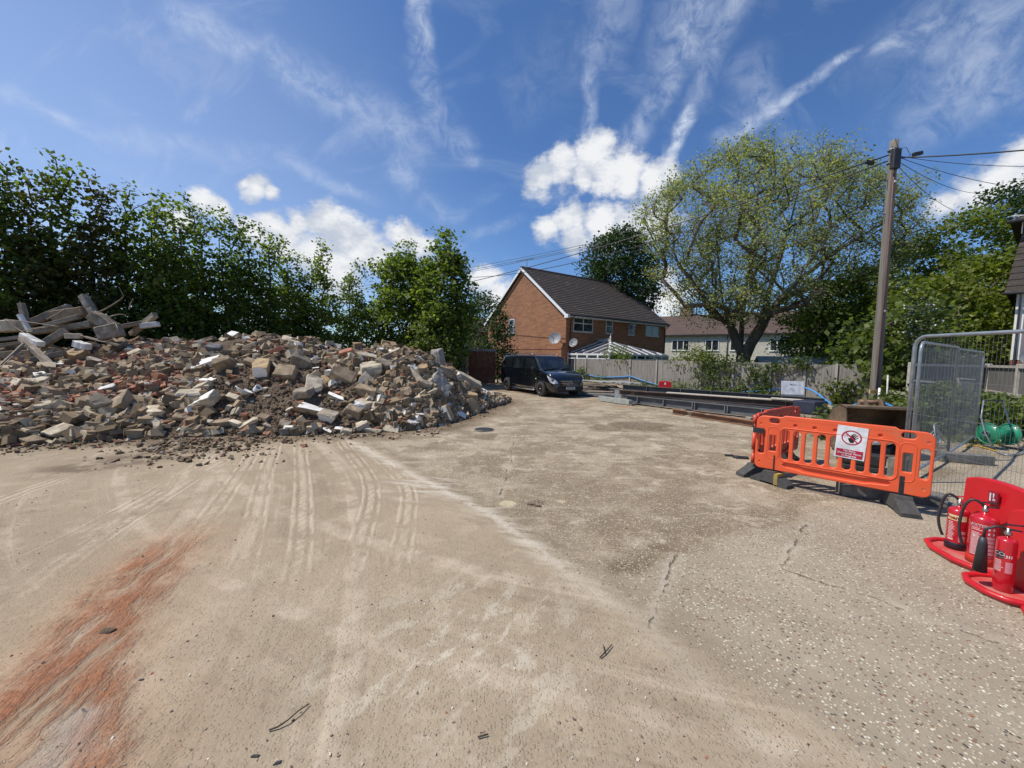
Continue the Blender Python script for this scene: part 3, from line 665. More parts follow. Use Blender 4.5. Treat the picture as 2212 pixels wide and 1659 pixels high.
# ================================================================ WASTE TIMBER AND CONCRETE POSTS on the left end of the heap
wood_g = mat('weathered_timber', (.30, .25, .185), (.18, .14, .10), .9, 3, stretch=(1, 12, 12), bmp=.5, bscale=20, objrand=.2, c3=(.5, .46, .40), s3=2.5)
post_c = mat('old_post_concrete', (.33, .285, .22), (.20, .165, .12), .93, 7, bmp=.8, bscale=25, dist=.015, objrand=.2, c3=(.52, .48, .42), s3=3)
wire_m = mat('rusty_rod', (.30, .25, .20), (.20, .15, .11), .7, 20, metal=.2)
def beam(name, label, cat_, p0, p1, Y0, Y1, wpx, m_, asp=1.0, group=None, irregular=.045):
    a, b = at(p0[0], p0[1], Y0), at(p1[0], p1[1], Y1); wd = wpx*.84*(Y0+Y1)/2/850
    L = (b-a).length; bm_ = MB(); n = 6; vs = []; fs = []
    for i in range(n+1):
        k = i/n
        jj = Vector((0, random.uniform(-1, 1), random.uniform(-1, 1)))*wd*irregular
        ww = wd*(1+random.uniform(-1, 1)*irregular)/2; hh = ww*asp
        for sy, sz in ((-1, -1), (1, -1), (1, 1), (-1, 1)):
            vs.append(Vector((k*L, sy*hh, sz*ww))+jj)
    for i in range(n):
        for q in range(4): fs.append((i*4+q, i*4+(q+1) % 4, (i+1)*4+(q+1) % 4, (i+1)*4+q))
    fs += [(3, 2, 1, 0), (n*4, n*4+1, n*4+2, n*4+3)]
    bm_.add(vs, fs); o_ = bm_.build(name, m_)
    d = (b-a).normalized(); sy = Vector((0, 0, 1)).cross(d); sy = Vector((0, 1, 0)) if sy.length < .1 else sy.normalized()
    sy = (sy if sy.y > 0 else -sy); sz = d.cross(sy).normalized()
    o_.matrix_world = Matrix.Translation(a) @ Matrix((d, sy, sz)).transposed().to_4x4()
    bevel(o_, wd*.06, 1)
    return tag(o_, label, cat_, group)
BZ = [
 ('concrete_post','tall broken concrete post jutting highest above the heap','post',(178,638),(212,690),10.4,10.4,15,post_c),
 ('timber_post','short brown timber post standing at the left of the tangle','post',(45,655),(58,700),10.2,10.2,11,wood_g),
 ('timber_plank','pale squared plank sloping down across the tangle','plank',(48,731),(106,786),9.6,9.3,11,wood_g),
 ('timber_post','brown ended timber sticking up at the right of the tangle','post',(335,680),(284,722),11.0,11.2,12,wood_g),
 ('concrete_beam','grey beam lying up the crest behind the short post','beam',(60,700),(152,662),10.6,10.9,14,post_c),
 ('concrete_beam','brown wall section topping the tangle','beam',(118,684),(186,672),10.3,10.5,23,CM['brown']),
 ('concrete_beam','pale stone block at the frame edge of the tangle','beam',(-10,706),(48,704),10.0,10.1,27,CM['pale']),
 ('concrete_beam','broken pale arm of concrete below the tall post','beam',(200,680),(252,712),10.2,10.3,24,CM['grey']),
 ('concrete_lump','torn concrete clump hung with wires','lump',(212,722),(262,712),10.1,10.3,34,CM['grey']),
 ('concrete_beam','long layered beam low under the pale stone block','beam',(-15,735),(52,728),9.9,10.0,9,wood_g),
 ('timber_plank','thin dark plank at the frame edge','plank',(-15,748),(48,740),9.7,9.9,8,wood_g),
 ('concrete_beam','thick beam sloping behind the squared plank','beam',(88,748),(142,714),9.9,10.1,15,post_c),
 ('concrete_beam','narrow beam resting across the middle of the tangle','beam',(98,704),(172,684),10.1,10.3,11,wood_g),
 ('concrete_beam','lower beam in the middle of the tangle','beam',(70,716),(200,700),10.2,10.4,15,post_c),
 ('timber_plank','flat pale board before the trees right of the clump','plank',(258,706),(312,696),11.0,11.1,9,wood_g),
 ('plaster_panel','white rounded panel piece right of the clump','panel',(306,704),(342,700),10.9,11,12,white),
 ('plaster_panel','white striped board stuck in the tangle','panel',(42,680),(64,716),9.8,9.8,7,white),
 ('plaster_panel','white crumpled board lower in the tangle','panel',(50,724),(88,744),9.7,9.6,13,white),
 ('plaster_panel','blue white panel scrap under the clump','panel',(164,742),(190,750),9.7,9.7,16,white),
 ('concrete_lump','flat pale stone below the tangle wires','lump',(142,726),(176,726),9.9,10,13,CM['pale']),
 ('timber_plank','split plank lying from the clump to the bricks','plank',(184,728),(258,746),10.1,10.0,5,wood_g),
 ('concrete_beam','buried beam at the base of the tangle','beam',(-10,768),(78,762),9.6,9.7,16,CM['brown']),
 ('concrete_beam','second buried beam under the squared plank','beam',(70,778),(140,762),9.4,9.6,13,CM['grey']),
 ('timber_plank','slim upright plank leaning at the frame edge','plank',(-2,792),(52,742),9.0,9.4,5,wood_g),
]
for nm, lb, ct, p0, p1, Y0, Y1, wp, mm in BZ: beam(nm, lb, ct, p0, p1, Y0, Y1, wp, mm, 1.0 if 'post' in nm or 'lump' in nm else 1.3)
def wire(name, label, cat_, pts, r, m_, group=None, n=6, sub=5):
    P = [at(*q) if len(q) == 3 and not isinstance(q, Vector) else q for q in pts]; out = []
    for i in range(len(P)-1):
        p0 = P[max(i-1, 0)]; p1 = P[i]; p2 = P[i+1]; p3 = P[min(i+2, len(P)-1)]
        for k in range(sub):
            u = k/sub; out.append(.5*((2*p1)+(p2-p0)*u+(2*p0-5*p1+4*p2-p3)*u*u+(3*p1-p0-3*p2+p3)*u**3))
    out.append(P[-1]); return tag(MB().tube(out, r, n).build(name, m_), label, cat_, group)
for lb, pts in [
 ('thin rod lying across the white striped board', [(12,690,9.7),(70,697,9.7),(129,706,9.8)]), ('bent rod crossing above the crumpled white board', [(50,715,9.6),(90,708,9.7),(118,705,9.8)]),
 ('looping wire hanging from the torn clump', [(174,724,9.9),(200,733,9.9),(228,738,9.9),(245,730,9.9),(254,712,9.9),(250,700,10)]),
 ('thin rod sloping down from the tall concrete post', [(205,672,10),(228,682,10),(248,694,10.1)]), ('wire reaching from the heap edge towards the tangle', [(0,795,8.8),(30,768,9.2),(60,745,9.4)]),
 ('fine wire sagging in front of the wall section', [(100,690,9.9),(120,680,10),(140,668,10.1)]), ('stray wire over the pale stone block', [(10,690,9.8),(40,712,9.8),(80,735,9.7)])]:
    wire('bent_rod', lb, 'rod', pts, .012, wire_m)
for lb, pts in [('bare bent branch rising above the torn clump', [(214,674,10.2),(230,666,10.2),(250,654,10.3),(266,641,10.3),(262,630,10.3),(257,620,10.3)]),
                ('bare twig standing right of the bent branch', [(279,668,10.8),(282,656,10.8),(288,645,10.8)]), ('low bare twig reaching over the pale board', [(238,684,10.4),(258,679,10.4),(272,681,10.4)])]:
    wire('bare_branch', lb, 'branch', pts, [.018*(1-.7*i/ (5*(len(pts)-1))) for i in range(5*(len(pts)-1)+1)], wood_g)
# broken basin on the soil face
loc, n = hit(526, 856)
bz = MB(); prof = [(0, 0), (.10, .0), (.19, .05), (.24, .12), (.27, .13), (.27, .145), (.22, .135), (.17, .07), (.09, .025), (0, .02)]
bz.lathe(prof, n=18); bz.f = [f for i, f in enumerate(bz.f) if (i % 18) not in (3, 4, 5, 6)]; k_ = len(bz.f); bz.mi = [0]*k_; bz.sm = [True]*k_
cer = mat('white_ceramic', (.82, .82, .80), (.7, .69, .66), .25, 3, coat=.4)
b_ = bz.build('broken_basin', cer); b_.location = loc+Vector((0, -.05, .06)); b_.scale = (.72, .72, .8); b_.rotation_euler = (R(18), R(22), 1.2); tag(b_, 'broken white ceramic basin lying on the bare soil', 'basin')
loc2, n = hit(552, 846); c_ = MB().lathe([(.05, 0), (.07, .02), (.07, .16), (.055, .16), (.05, .02)], n=14).build('ceramic_pipe', cer); c_.location = loc2+Vector((0, 0, .03)); c_.rotation_euler = (R(60), 0, R(60)); tag(c_, 'short white ceramic pipe beside the broken basin', 'pipe')
wire('cable_scrap', 'dark cable curling down from the broken basin', 'cable', [(545,850,8.6),(528,862,8.5),(512,880,8.35),(500,905,8.2)], .008, mat('black_rubber', (.03, .03, .03), (.05, .05, .05), .7))

# ================================================================ TREES
def leaf_mat(name, c1, c2, c3, trans=.45):
    m = bpy.data.materials.new(name); m.use_nodes = True; m.node_tree.nodes.clear(); t = NT(m.node_tree)
    o = t.new('ShaderNodeOutputMaterial'); gi = t.new('ShaderNodeNewGeometry')
    c = t.ramp(gi.outputs['Random Per Island'], [(0, c1), (.45, c2), (.85, c3), (1, tuple(x*1.25 for x in c3))])
    oi = t.new('ShaderNodeObjectInfo'); hs = t.new('ShaderNodeHueSaturation'); t.put(hs.inputs['Color'], c)
    t.put(hs.inputs['Value'], t.ss(oi.outputs['Random'], 0, 1, .85, 1.2, False)); t.put(hs.inputs['Hue'], t.ss(oi.outputs['Random'], 0, 1, .512, .49, False)); c = hs.outputs[0]
    d = t.new('ShaderNodeBsdfPrincipled'); t.put(d.inputs['Base Color'], c); d.inputs['Roughness'].default_value = .55; d.inputs['Specular IOR Level'].default_value = .35
    tr = t.new('ShaderNodeBsdfTranslucent'); t.put(tr.inputs[0], t.mix(1.0, c, (1.5, 1.7, .7), 'MULTIPLY'))
    mx = t.new('ShaderNodeMixShader'); mx.inputs[0].default_value = trans; t.l.new(d.outputs[0], mx.inputs[1]); t.l.new(tr.outputs[0], mx.inputs[2]); t.l.new(mx.outputs[0], o.inputs[0])
    return m
L_syc = leaf_mat('sycamore_leaf', (.062, .094, .018), (.108, .148, .030), (.175, .215, .052), .5)
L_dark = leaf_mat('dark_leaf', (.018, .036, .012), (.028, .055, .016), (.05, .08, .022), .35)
L_pale = leaf_mat('spring_leaf', (.17, .185, .068), (.25, .26, .105), (.36, .355, .18), .5)
L_lime = leaf_mat('lime_leaf', (.095, .125, .018), (.14, .165, .028), (.195, .215, .04))
L_ivy = leaf_mat('ivy_leaf', (.065, .09, .022), (.10, .13, .034), (.15, .18, .055))
L_grey = leaf_mat('willow_leaf', (.085, .12, .065), (.12, .16, .09), (.17, .21, .12))
L_red = leaf_mat('bronze_leaf', (.045, .042, .016), (.065, .07, .02), (.10, .09, .03))
L_purple = leaf_mat('plum_leaf', (.12, .085, .08), (.16, .12, .11), (.20, .16, .14), .3)
bark = mat('bark', (.13, .10, .075), (.07, .055, .042), .95, 5, stretch=(1, 1, .25), bmp=.8, bscale=16, dist=.03)
bark_l = mat('bark_pale', (.24, .21, .165), (.14, .12, .09), .95, 5, stretch=(1, 1, .25), bmp=.7, bscale=16, dist=.03)
def leaves(centers, per, spread, size, flat=.6, droop=.3):
    """kite shaped leaves, two triangles folded a little, as an array of quads"""
    C = np.repeat(np.asarray(centers), per, axis=0); N = len(C)
    P = C+rng.normal(0, 1, (N, 3))*np.array([spread, spread, spread*flat])
    nrm = rng.normal(0, 1, (N, 3)); nrm[:, 2] = np.abs(nrm[:, 2])*1.1+.35; nrm /= np.linalg.norm(nrm, axis=1)[:, None]
    a = rng.normal(0, 1, (N, 3)); a[:, 2] -= droop; a -= nrm*(a*nrm).sum(1)[:, None]; a /= np.linalg.norm(a, axis=1)[:, None]
    b = np.cross(nrm, a); s_ = size*rng.uniform(.6, 1.25, (N, 1))
    q = np.stack([P-a*s_*.5, P+b*s_*.42-nrm*s_*.10, P+a*s_*.6-nrm*s_*.12, P-b*s_*.42-nrm*s_*.10], 1)
    return q.reshape(-1, 3)
def skeleton(base, centers, up_bias=.55, jit=.05, seg=.45, trunk=None, tpar=None):
    """grow limbs from the trunk to every clump centre, always out of the nearest wood below it"""
    nodes = [Vector(p) for p in (trunk or [base])]; par = list(tpar) if tpar else [-1]+list(range(len(nodes)-1))
    order = sorted(range(len(centers)), key=lambda i: (Vector(centers[i])-nodes[0]).length)
    tips = []
    for i in order:
        c = Vector(centers[i]); best = None; bc = 1e9
        for k, q in enumerate(nodes):
            d = c-q; cost = d.length+max(0, up_bias*math.hypot(d.x, d.y)-d.z)*1.4
            if cost < bc: bc = cost; best = k
        q = nodes[best]; L = (c-q).length; n = max(1, int(L/seg)); prev = best
        mid = q.lerp(c, .5)+Vector((0, 0, L*.10))+Vector((random.gauss(0, 1), random.gauss(0, 1), random.gauss(0, .6)))*L*jit*1.5
        for s_ in range(1, n+1):
            u = s_/n; p_ = q*(1-u)**2+mid*2*u*(1-u)+c*u*u
            if s_ < n: p_ += Vector((random.gauss(0, 1), random.gauss(0, 1), random.gauss(0, 1)))*jit*seg
            nodes.append(p_); par.append(prev); prev = len(nodes)-1
        tips.append(prev)
    wgt = [0.0]*len(nodes)
    for q in tips: wgt[q] += 1
    for k in range(len(nodes)-1, 0, -1): wgt[par[k]] += wgt[k]
    return nodes, par, wgt
def limbs(nodes, par, wgt, r0, rtip=.012, sides=5, pw=.48):
    W0 = max(wgt[0], 1); rad = [max(rtip, r0*(x/W0)**pw) for x in wgt]; mb = MB(); kids = {}
    for k, q in enumerate(par):
        if q >= 0: kids.setdefault(q, []).append(k)
    start = [(0, None)]
    while start:
        k, fr = start.pop(); ch = [fr] if fr is not None else []; ch.append(k)
        while k in kids:
            cs = sorted(kids[k], key=lambda x: -wgt[x]); 
            for q in cs[1:]: start.append((q, k))
            k = cs[0]; ch.append(k)
        if len(ch) > 1:
            rr = [rad[q] for q in ch]
            if fr is not None: rr[0] = rr[1]*1.05
            mb.tube([nodes[q] for q in ch], rr, sides if rr[0] < .1 else 9, cap=False)
    return mb
def crown_points(n, H_, r, z0, shape='col', seedv=0, gap=.0):
    random.seed(seedv); pts = []; tries = 0
    while len(pts) < n and tries < 20000:
        tries += 1; u = random.random(); z = z0+(H_-z0)*u
        if shape == 'col': rr = r*(.55+.45*math.sin(math.pi*min(1, u*1.15+.12)))*(1 if u < .72 else max(.10, 1-(u-.72)/.30))
        elif shape == 'round': rr = r*math.sqrt(max(0, 1-(2*u-1)**2))*(.92 if u > .5 else 1)
        else: rr = r*(.30+.70*math.sin(math.pi*min(1, u**.75)))
        a = random.uniform(0, 2*math.pi); q = math.sqrt(random.uniform(.12, 1))
        p_ = Vector((math.cos(a)*rr*q, math.sin(a)*rr*q, z))
        if all((p_-x).length > gap for x in pts): pts.append(p_)
    return pts
def make_tree(name, label, cat_, loc, H_, r, z0=.6, n=60, per=70, spread=.32, leaf=.17, lm=L_syc, bk=bark, r0=.11, shape='col', seedv=1, group=None, rz=0, extra=None, flat=.6, trunk_top=.85, droop=.3, gap=.25, keep=True, sides=5, ntip=0):
    random.seed(seedv); T = thing(name, label, cat_, loc, rz, group)
    pts = crown_points(n, H_, r, z0, shape, seedv, gap)+[Vector(e) for e in (extra or [])]
    lean = Vector((random.gauss(0, .15), random.gauss(0, .15), 0)); nt = 9
    tr = [Vector((0, 0, -.1))+(lean*k/nt+Vector((0, 0, H_*trunk_top*k/nt)))+Vector((random.gauss(0, .03), random.gauss(0, .03), 0))*(k > 0) for k in range(nt+1)]
    nodes, par, wgt = skeleton(tr[0], pts, trunk=tr)
    limbs(nodes, par, wgt, r0, sides=sides).build('trunk', bk, T)
    tw = [tuple(q) for q in pts]; LV = leaves(tw[:len(tw)-ntip] if ntip else tw, per, spread, leaf, flat, droop)
    if ntip: LV = np.concatenate([LV, leaves(tw[-ntip:], 26, spread*.62, leaf*.9, 1.0, droop)])
    meshobj('crown', fastmesh('crown', LV, 4, lm), T)
    return T
def copy_thing(T, loc, rz, sc, label):
    c = T.copy(); COL.objects.link(c); c.location = loc; c.rotation_euler = (0, 0, rz); c.scale = sc; c['label'] = label
    for ch in T.children:
        d = ch.copy(); COL.objects.link(d); d.parent = c
    return c
def topz(px, py, Y): return at(px, py, Y).z
G1 = 'trees in the row behind the rubble heap'
# px, top y, distance, radius, leaf material, label
row = [(-95,300,11.2,1.5,L_syc,'tree cut by the frame edge at the start of the row'),(14,345,12.0,1.25,L_syc,'second tall tree, green, above the timber tangle'),(84,372,12.6,1.2,L_red,'bronze tinted tree between two taller ones'),
 (150,347,13.0,1.0,L_syc,'slim tall tree with two thin top shoots'),(222,385,13.4,1.35,L_red,'dark bronze crowned tree behind the tall concrete post'),(290,410,14.0,1.1,L_syc,'mid green tree just right of the dark bronze crowned one'),
 (352,424,14.6,1.0,L_syc,'narrow tree with a pointed single top shoot'),(398,432,15.2,1.05,L_syc,'light green rounded tree above the left heap crest'),(438,458,16.0,.9,L_syc,'small slim tree in a dip of the row'),
 (492,457,16.6,1.15,L_syc,'leafy twin topped tree above the middle of the heap'),(540,484,17.6,1.05,L_syc,'full tree stepping down after the twin topped one'),(583,508,18.4,.7,L_syc,'sparse thin topped tree with sky around it'),
 (620,532,19.4,1.0,L_syc,'lower bushy tree beside the gap of sky'),(690,528,20.6,1.35,L_syc,'detached tree with two upright leafy tips'),(760,572,22.0,1.5,L_syc,'short pointed tree left of the two big sycamores'),(650,590,20.5,1.0,L_dark,'low dark tree filling the gap of sky')]
for i, (px, ty, Y, r, lm, lb) in enumerate(row):
    b = at(px, 760, Y); Ht = topz(px, ty-4, Y); thin = 'thin' in lb or 'slim' in lb
    ex = [(random.gauss(0, .16)+sx, random.gauss(0, .15), Ht*f_) for f_, sx in ((.84, .30), (.88, -.25), (.92, .1), (.96, .02), (1.0, 0), (.90, .5), (.95, .52))]; random.seed(500+i)
    make_tree('sycamore_tree' if lm is not L_red else 'bronze_sycamore', lb, 'tree', (b.x, b.y, 0), Ht*.91, r*(.80 if not thin else .55), .5, 62 if not thin else 38, 92, .23, .145, lm, bark, .075, 'col', 20+i, G1, extra=ex, flat=.6, gap=.38, trunk_top=.93, ntip=7)
# darker growth behind and under the row
bp = []
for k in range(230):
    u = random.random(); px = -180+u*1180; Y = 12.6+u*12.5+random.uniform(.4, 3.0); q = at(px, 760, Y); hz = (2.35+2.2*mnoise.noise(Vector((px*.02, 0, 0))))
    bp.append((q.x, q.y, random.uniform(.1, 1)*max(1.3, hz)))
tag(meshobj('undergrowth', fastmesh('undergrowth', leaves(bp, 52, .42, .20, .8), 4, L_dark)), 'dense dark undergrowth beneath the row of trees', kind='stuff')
b = at(872, 760, 22.5); Ht = topz(868, 532, 22.5)
make_tree('sycamore_tree', 'broad many topped sycamore left of the tallest one by the gate', 'tree', (b.x, b.y, 0), Ht*.92, 1.95, .9, 150, 80, .30, .19, L_syc, bark, .16, 'round', 61, None, extra=[(-1.7, 0, Ht*.87), (-.6, .2, Ht*.93), (.2, 0, Ht)], gap=.36)
b = at(957, 760, 21.5); Ht = topz(957, 502, 21.5)
make_tree('sycamore_tree', 'tallest sycamore with a pointed crown above the tan hoarding', 'tree', (b.x, b.y, 0), Ht*.9, 1.7, 1.2, 150, 80, .30, .19, L_syc, bark, .17, 'broad', 62, None, extra=[(0, 0, Ht), (.2, 0, Ht*.95), (.9, .2, Ht*.84), (1.45, 0, Ht*.66), (1.5, 0, Ht*.52)], gap=.36)
b = at(1000, 770, 30); make_tree('willow_tree', 'grey green airy tree behind the hoarding', 'tree', (b.x, b.y, 0), topz(1000, 655, 30), 1.9, .6, 70, 60, .4, .14, L_grey, bark_l, .12, 'round', 63, None)
b = at(1046, 770, 46); make_tree('garden_tree', 'distant rounded green tree behind the gable edge', 'tree', (b.x, b.y, 0), topz(1046, 640, 46), 3.0, .8, 60, 70, .7, .24, L_dark, bark, .16, 'round', 64, None)
b = at(1076, 770, 24.6); make_tree('young_tree', 'dark young tree against the brick gable', 'tree', (b.x, b.y, 0), topz(1076, 655, 24.6), 1.0, .2, 66, 60, .26, .14, L_dark, bark, .06, 'col', 65, None, droop=.6)
b = at(940, 790, 20.5); make_tree('leafy_shrub', 'light green shrub in front of the sycamore trunks', 'shrub', (b.x, b.y, 0), topz(935, 668, 20.5), 1.3, .2, 60, 55, .28, .15, L_ivy, bark, .05, 'round', 66, None)
b = at(1333, 770, 43); make_tree('cherry_tree', 'dark dense rounded tree behind the brick house roof', 'tree', (b.x, b.y, 0), topz(1333, 500, 43), 4.6, 5.0, 190, 95, .62, .26, L_dark, bark, .3, 'round', 67, None, gap=.6, droop=.8)
b = at(960, 770, 60)
# the big pale leaved tree with its forked trunk
Y = 25.0; bt = at(1606, 786, Y); T = thing('plane_tree', 'large pale leaved tree with forked dark trunk behind the timber fence', 'tree', (bt.x, bt.y, 0))
random.seed(99)
def loc_(px, py, dy=0): q = at(px, py, Y+dy)-Vector((bt.x, bt.y, 0)); return Vector((q.x, q.y, q.z))
outline = [(1376,450),(1400,560),(1440,640),(1480,690),(1600,700),(1700,665),(1800,660),(1880,600),(1990,560),(2010,480),(1985,400),(1900,340),(1800,300),(1740,335),(1640,292),(1570,300),(1470,370),(1400,410)]
def inside(x, y, P):
    c = False; j = len(P)-1
    for i in range(len(P)):
        if (P[i][1] > y) != (P[j][1] > y) and x < (P[j][0]-P[i][0])*(y-P[i][1])/(P[j][1]-P[i][1])+P[i][0]: c = not c
        j = i
    return c
cp = []
while len(cp) < 470:
    x, y = random.uniform(1372, 2015), random.uniform(285, 702)
    if not inside(x, y, outline): continue
    e = 1-abs(x-1680)/360; q = loc_(x, y, random.uniform(-1, 1)*5.5*max(.25, e)*math.sqrt(max(.05, 1-((y-500)/230)**2)))
    if all((q-c).length > .55 for c in cp): cp.append(q)
tops = [(1630,285),(1612,300),(1650,305),(1710,298),(1728,318),(1780,300),(1803,285),(1845,310),(1570,315),(1530,345),(1490,362),(1447,395),(1400,425),(1378,455),(1900,370),(1955,395),(2003,372),(1990,430),(2015,500),(1460,610),(1400,520),(1460,660),(1395,590)]
cp += [loc_(x, y, random.uniform(-1.5, 1.5)) for x, y in tops]
trunk = [Vector((0, 0, -.1)), loc_(1605, 772), loc_(1600, 757), loc_(1592, 738), loc_(1582, 715), loc_(1572, 690), loc_(1562, 660), loc_(1556, 620)]
tpar = list(range(-1, len(trunk)-1))
def limb(frm, pts):
    k = frm
    for px, py, dy in pts: trunk.append(loc_(px, py, dy)); tpar.append(k); k = len(trunk)-1
    return k
limb(7, [(1552, 560, 0), (1548, 500, .5), (1542, 430, .5)]); limb(4, [(1540, 668, -.5), (1505, 622, -1), (1465, 570, -1.2), (1425, 515, -1)])
m1_ = limb(2, [(1601, 730, .4), (1603, 690, .8), (1608, 640, 1.2), (1618, 580, 1.5), (1628, 510, 1.5), (1636, 430, 1.5), (1640, 360, 1.2)])
r1_i = limb(1, [(1622, 742, -.3), (1640, 712, -.5), (1660, 680, -.8), (1690, 642, -1), (1735, 598, -1.2), (1790, 555, -1.2), (1850, 515, -1), (1910, 480, -.8)])
limb(len(trunk)-7, [(1652, 670, 0), (1664, 620, .5), (1684, 560, .8), (1705, 490, 1), (1722, 420, 1), (1735, 350, 1)]); limb(r1_i-4, [(1740, 625, .6), (1800, 608, .8), (1860, 590, .8)])
cen_ = loc_(1690, 520); cp = [cen_+(q-cen_)*.955-Vector((0, 0, .35)) for q in cp]
nodes, par, wgt = skeleton(None, cp, up_bias=.35, seg=.8, jit=.09, trunk=trunk, tpar=tpar)
for k in range(len(wgt)): wgt[k] = max(wgt[k], 1)
limbs(nodes, par, wgt, .42, .016, 5, .47).build('trunk', bark, T)
cc = [tuple(q) for q in cp]
# fine twigs carry the thin spring leaves
tw = MB(); tips = []
for q in cp:
    for s_ in range(7):
        d = Vector((random.gauss(0, 1), random.gauss(0, 1), random.gauss(.35, .8))).normalized()*random.uniform(.5, 1.25); mid = q+d*.55+Vector((random.gauss(0, .08), random.gauss(0, .08), random.gauss(0, .08)))
        tw.tube([q, mid, q+d], [.014, .010, .006], 3, cap=False); tips += [tuple(mid), tuple(q+d), tuple(q+d*.8)]
tw.build('twigs', bark_l, T)
meshobj('crown', fastmesh('crown', leaves(tips, 6, .22, .12, .8, .3), 4, L_pale), T)
# greenery on the right
def rt(px, ty, Y, r, lm, lb, nm='garden_tree', cat_='tree', n=110, per=70, spread=.42, leaf=.2, shape='round', z0=.6, sd=0, bk=bark, base_y=780, gap=.35, **kw):
    b = at(px, base_y, Y); return make_tree(nm, lb, cat_, (b.x, b.y, 0), topz(px, ty, Y), r, z0, n, per, spread, leaf, lm, bk, .14, shape, 300+sd, None, gap=gap, **kw)
rt(1962, 520, 27, 3.4, L_syc, 'green tree directly behind the telegraph pole', sd=1, n=130)
rt(2060, 462, 24, 3.2, L_lime, 'bright lime green tree right of the telegraph pole', sd=2, n=150)
rt(2145, 400, 27, 3.3, L_dark, 'tall dark green tree at the far right', sd=3, n=120)
rt(2205, 372, 30, 3.6, L_purple, 'thin purplish tree top above the right hand greenery', 'bare_tree', n=90, per=24, sd=4, spread=.6, leaf=.16)
rt(2120, 560, 20, 2.7, L_lime, 'lime green bushy tree beside the white house', sd=5, n=130)
rt(2010, 610, 19, 2.2, L_lime, 'lower lime green tree behind the wire mesh fence', sd=6, n=110)
rt(2180, 640, 22, 2.2, L_syc, 'dark lower tree beside the brick base of the white house', sd=7)
rt(1800, 610, 24, 2.6, L_syc, 'dark shady tree in front of the terraced houses', sd=8, n=110)
rt(1745, 655, 27, 1.9, L_dark, 'small dark tree left of the shady one', sd=9, n=70)
rt(1868, 585, 23, 2.5, L_ivy, 'yellowish green tree left of the telegraph pole', sd=10, n=110)
rt(1850, 690, 17.2, 1.15, L_ivy, 'large leaved sycamore sapling left of the telegraph pole', 'sycamore_sapling', 'sapling', n=46, per=26, leaf=.26, spread=.3, sd=11, z0=.3, shape='broad', droop=.8)
rt(1948, 664, 14.6, 1.15, L_ivy, 'large leaved sycamore sapling right of the telegraph pole', 'sycamore_sapling', 'sapling', n=62, per=26, leaf=.26, spread=.3, sd=12, z0=.2, shape='broad', droop=.8)
rt(1995, 640, 16.0, 1.2, L_ivy, 'tall leafy sapling with white blossom sprays beside it', 'sycamore_sapling', 'sapling', n=60, per=28, leaf=.2, spread=.3, sd=13, z0=.2, shape='broad')
bl = []
for k in range(26): q = at(1975+random.gauss(0, 16), 690+random.gauss(0, 26), 13.6); bl.append(tuple(q))
L_wh = leaf_mat('blossom', (.55, .55, .55), (.7, .7, .7), (.8, .8, .8), .2)
bo = thing('blossom_bush', 'bush of white blossom sprays beside the pole saplings', 'bush', tuple(gnd(1975, 880)*1.0))
for o_, cc_, pr, ls, mm in (('blossom', bl, 10, .07, L_wh), ('crown', bl, 22, .12, L_ivy)):
    oo = meshobj(o_, fastmesh(o_, leaves(cc_, pr, .16, ls, .9)-np.array(bo.location), 4, mm), bo)
q0 = Vector(bl[0]); sk = skeleton(None, [Vector(q)-bo.location for q in bl], trunk=[Vector((0, 0, -.05)), Vector((0, 0, .6)), Vector((.1, .6, 1.2))]); limbs(*sk, .04).build('stem', bark, bo)
# ================================================================ BRICK HOUSE
def brick_mat(name, c1, c2, mortar, axis_mix=True, scale=1.0, patch=None):
    m, t, p, o = material(name)
    oc, ox, oy = sepxy(t); s_ = t.new('ShaderNodeSeparateXYZ'); t.l.new(oc, s_.inputs[0]); cb = t.new('ShaderNodeCombineXYZ')
    t.put(cb.inputs[0], t.add(ox, oy)); t.put(cb.inputs[1], s_.outputs[2])
    b = t.new('ShaderNodeTexBrick'); t.put(b.inputs['Vector'], cb.outputs[0]); b.inputs['Scale'].default_value = 1
    b.inputs['Brick Width'].default_value = .225*scale; b.inputs['Row Height'].default_value = .075*scale; b.inputs['Mortar Size'].default_value = .008*scale; b.inputs['Mortar Smooth'].default_value = .3
    b.inputs['Bias'].default_value = -.1
    b.inputs['Color1'].default_value = c1+(1,); b.inputs['Color2'].default_value = c2+(1,); b.inputs['Mortar'].default_value = mortar+(1,)
    c = t.mix(t.ss(t.noise(oc, .7, 5, .6), .4, .7, 0, .45), b.outputs[0], patch or tuple(x*.72 for x in c2))
    c = t.mix(t.ss(t.noise(oc, 9, 3, .6), .35, .65, 0, .25), c, tuple(x*1.25 for x in c1))
    c = t.mix(t.ss(t.noise(t.mapping(oc, sc=(.9, .9, 7)), 1.0, 5, .7), .42, .62, 0, .5), c, tuple(x*.62 for x in c2)); c = t.mix(t.ss(t.noise(t.mapping(oc, loc=(5, 5, 5), sc=(1.4, 1.4, 9)), 1.0, 5, .7), .55, .7, 0, .45), c, tuple(min(1, x*1.6) for x in c1))
    t.put(p.inputs['Base Color'], c); p.inputs['Roughness'].default_value = .9; bump(t, p, b.outputs['Fac'], .006, -.5 if False else .4); return m
brk = brick_mat('orange_brick', (.37, .155, .068), (.25, .102, .048), (.25, .18, .12), patch=(.17, .095, .055))
redbrk = brick_mat('red_brick', (.34, .10, .06), (.27, .08, .05), (.36, .27, .2))
upvc = mat('white_upvc', (.80, .80, .79), (.74, .74, .73), .35, 3)
grim = mat('grimy_white', (.62, .62, .58), (.45, .45, .41), .6, 5)
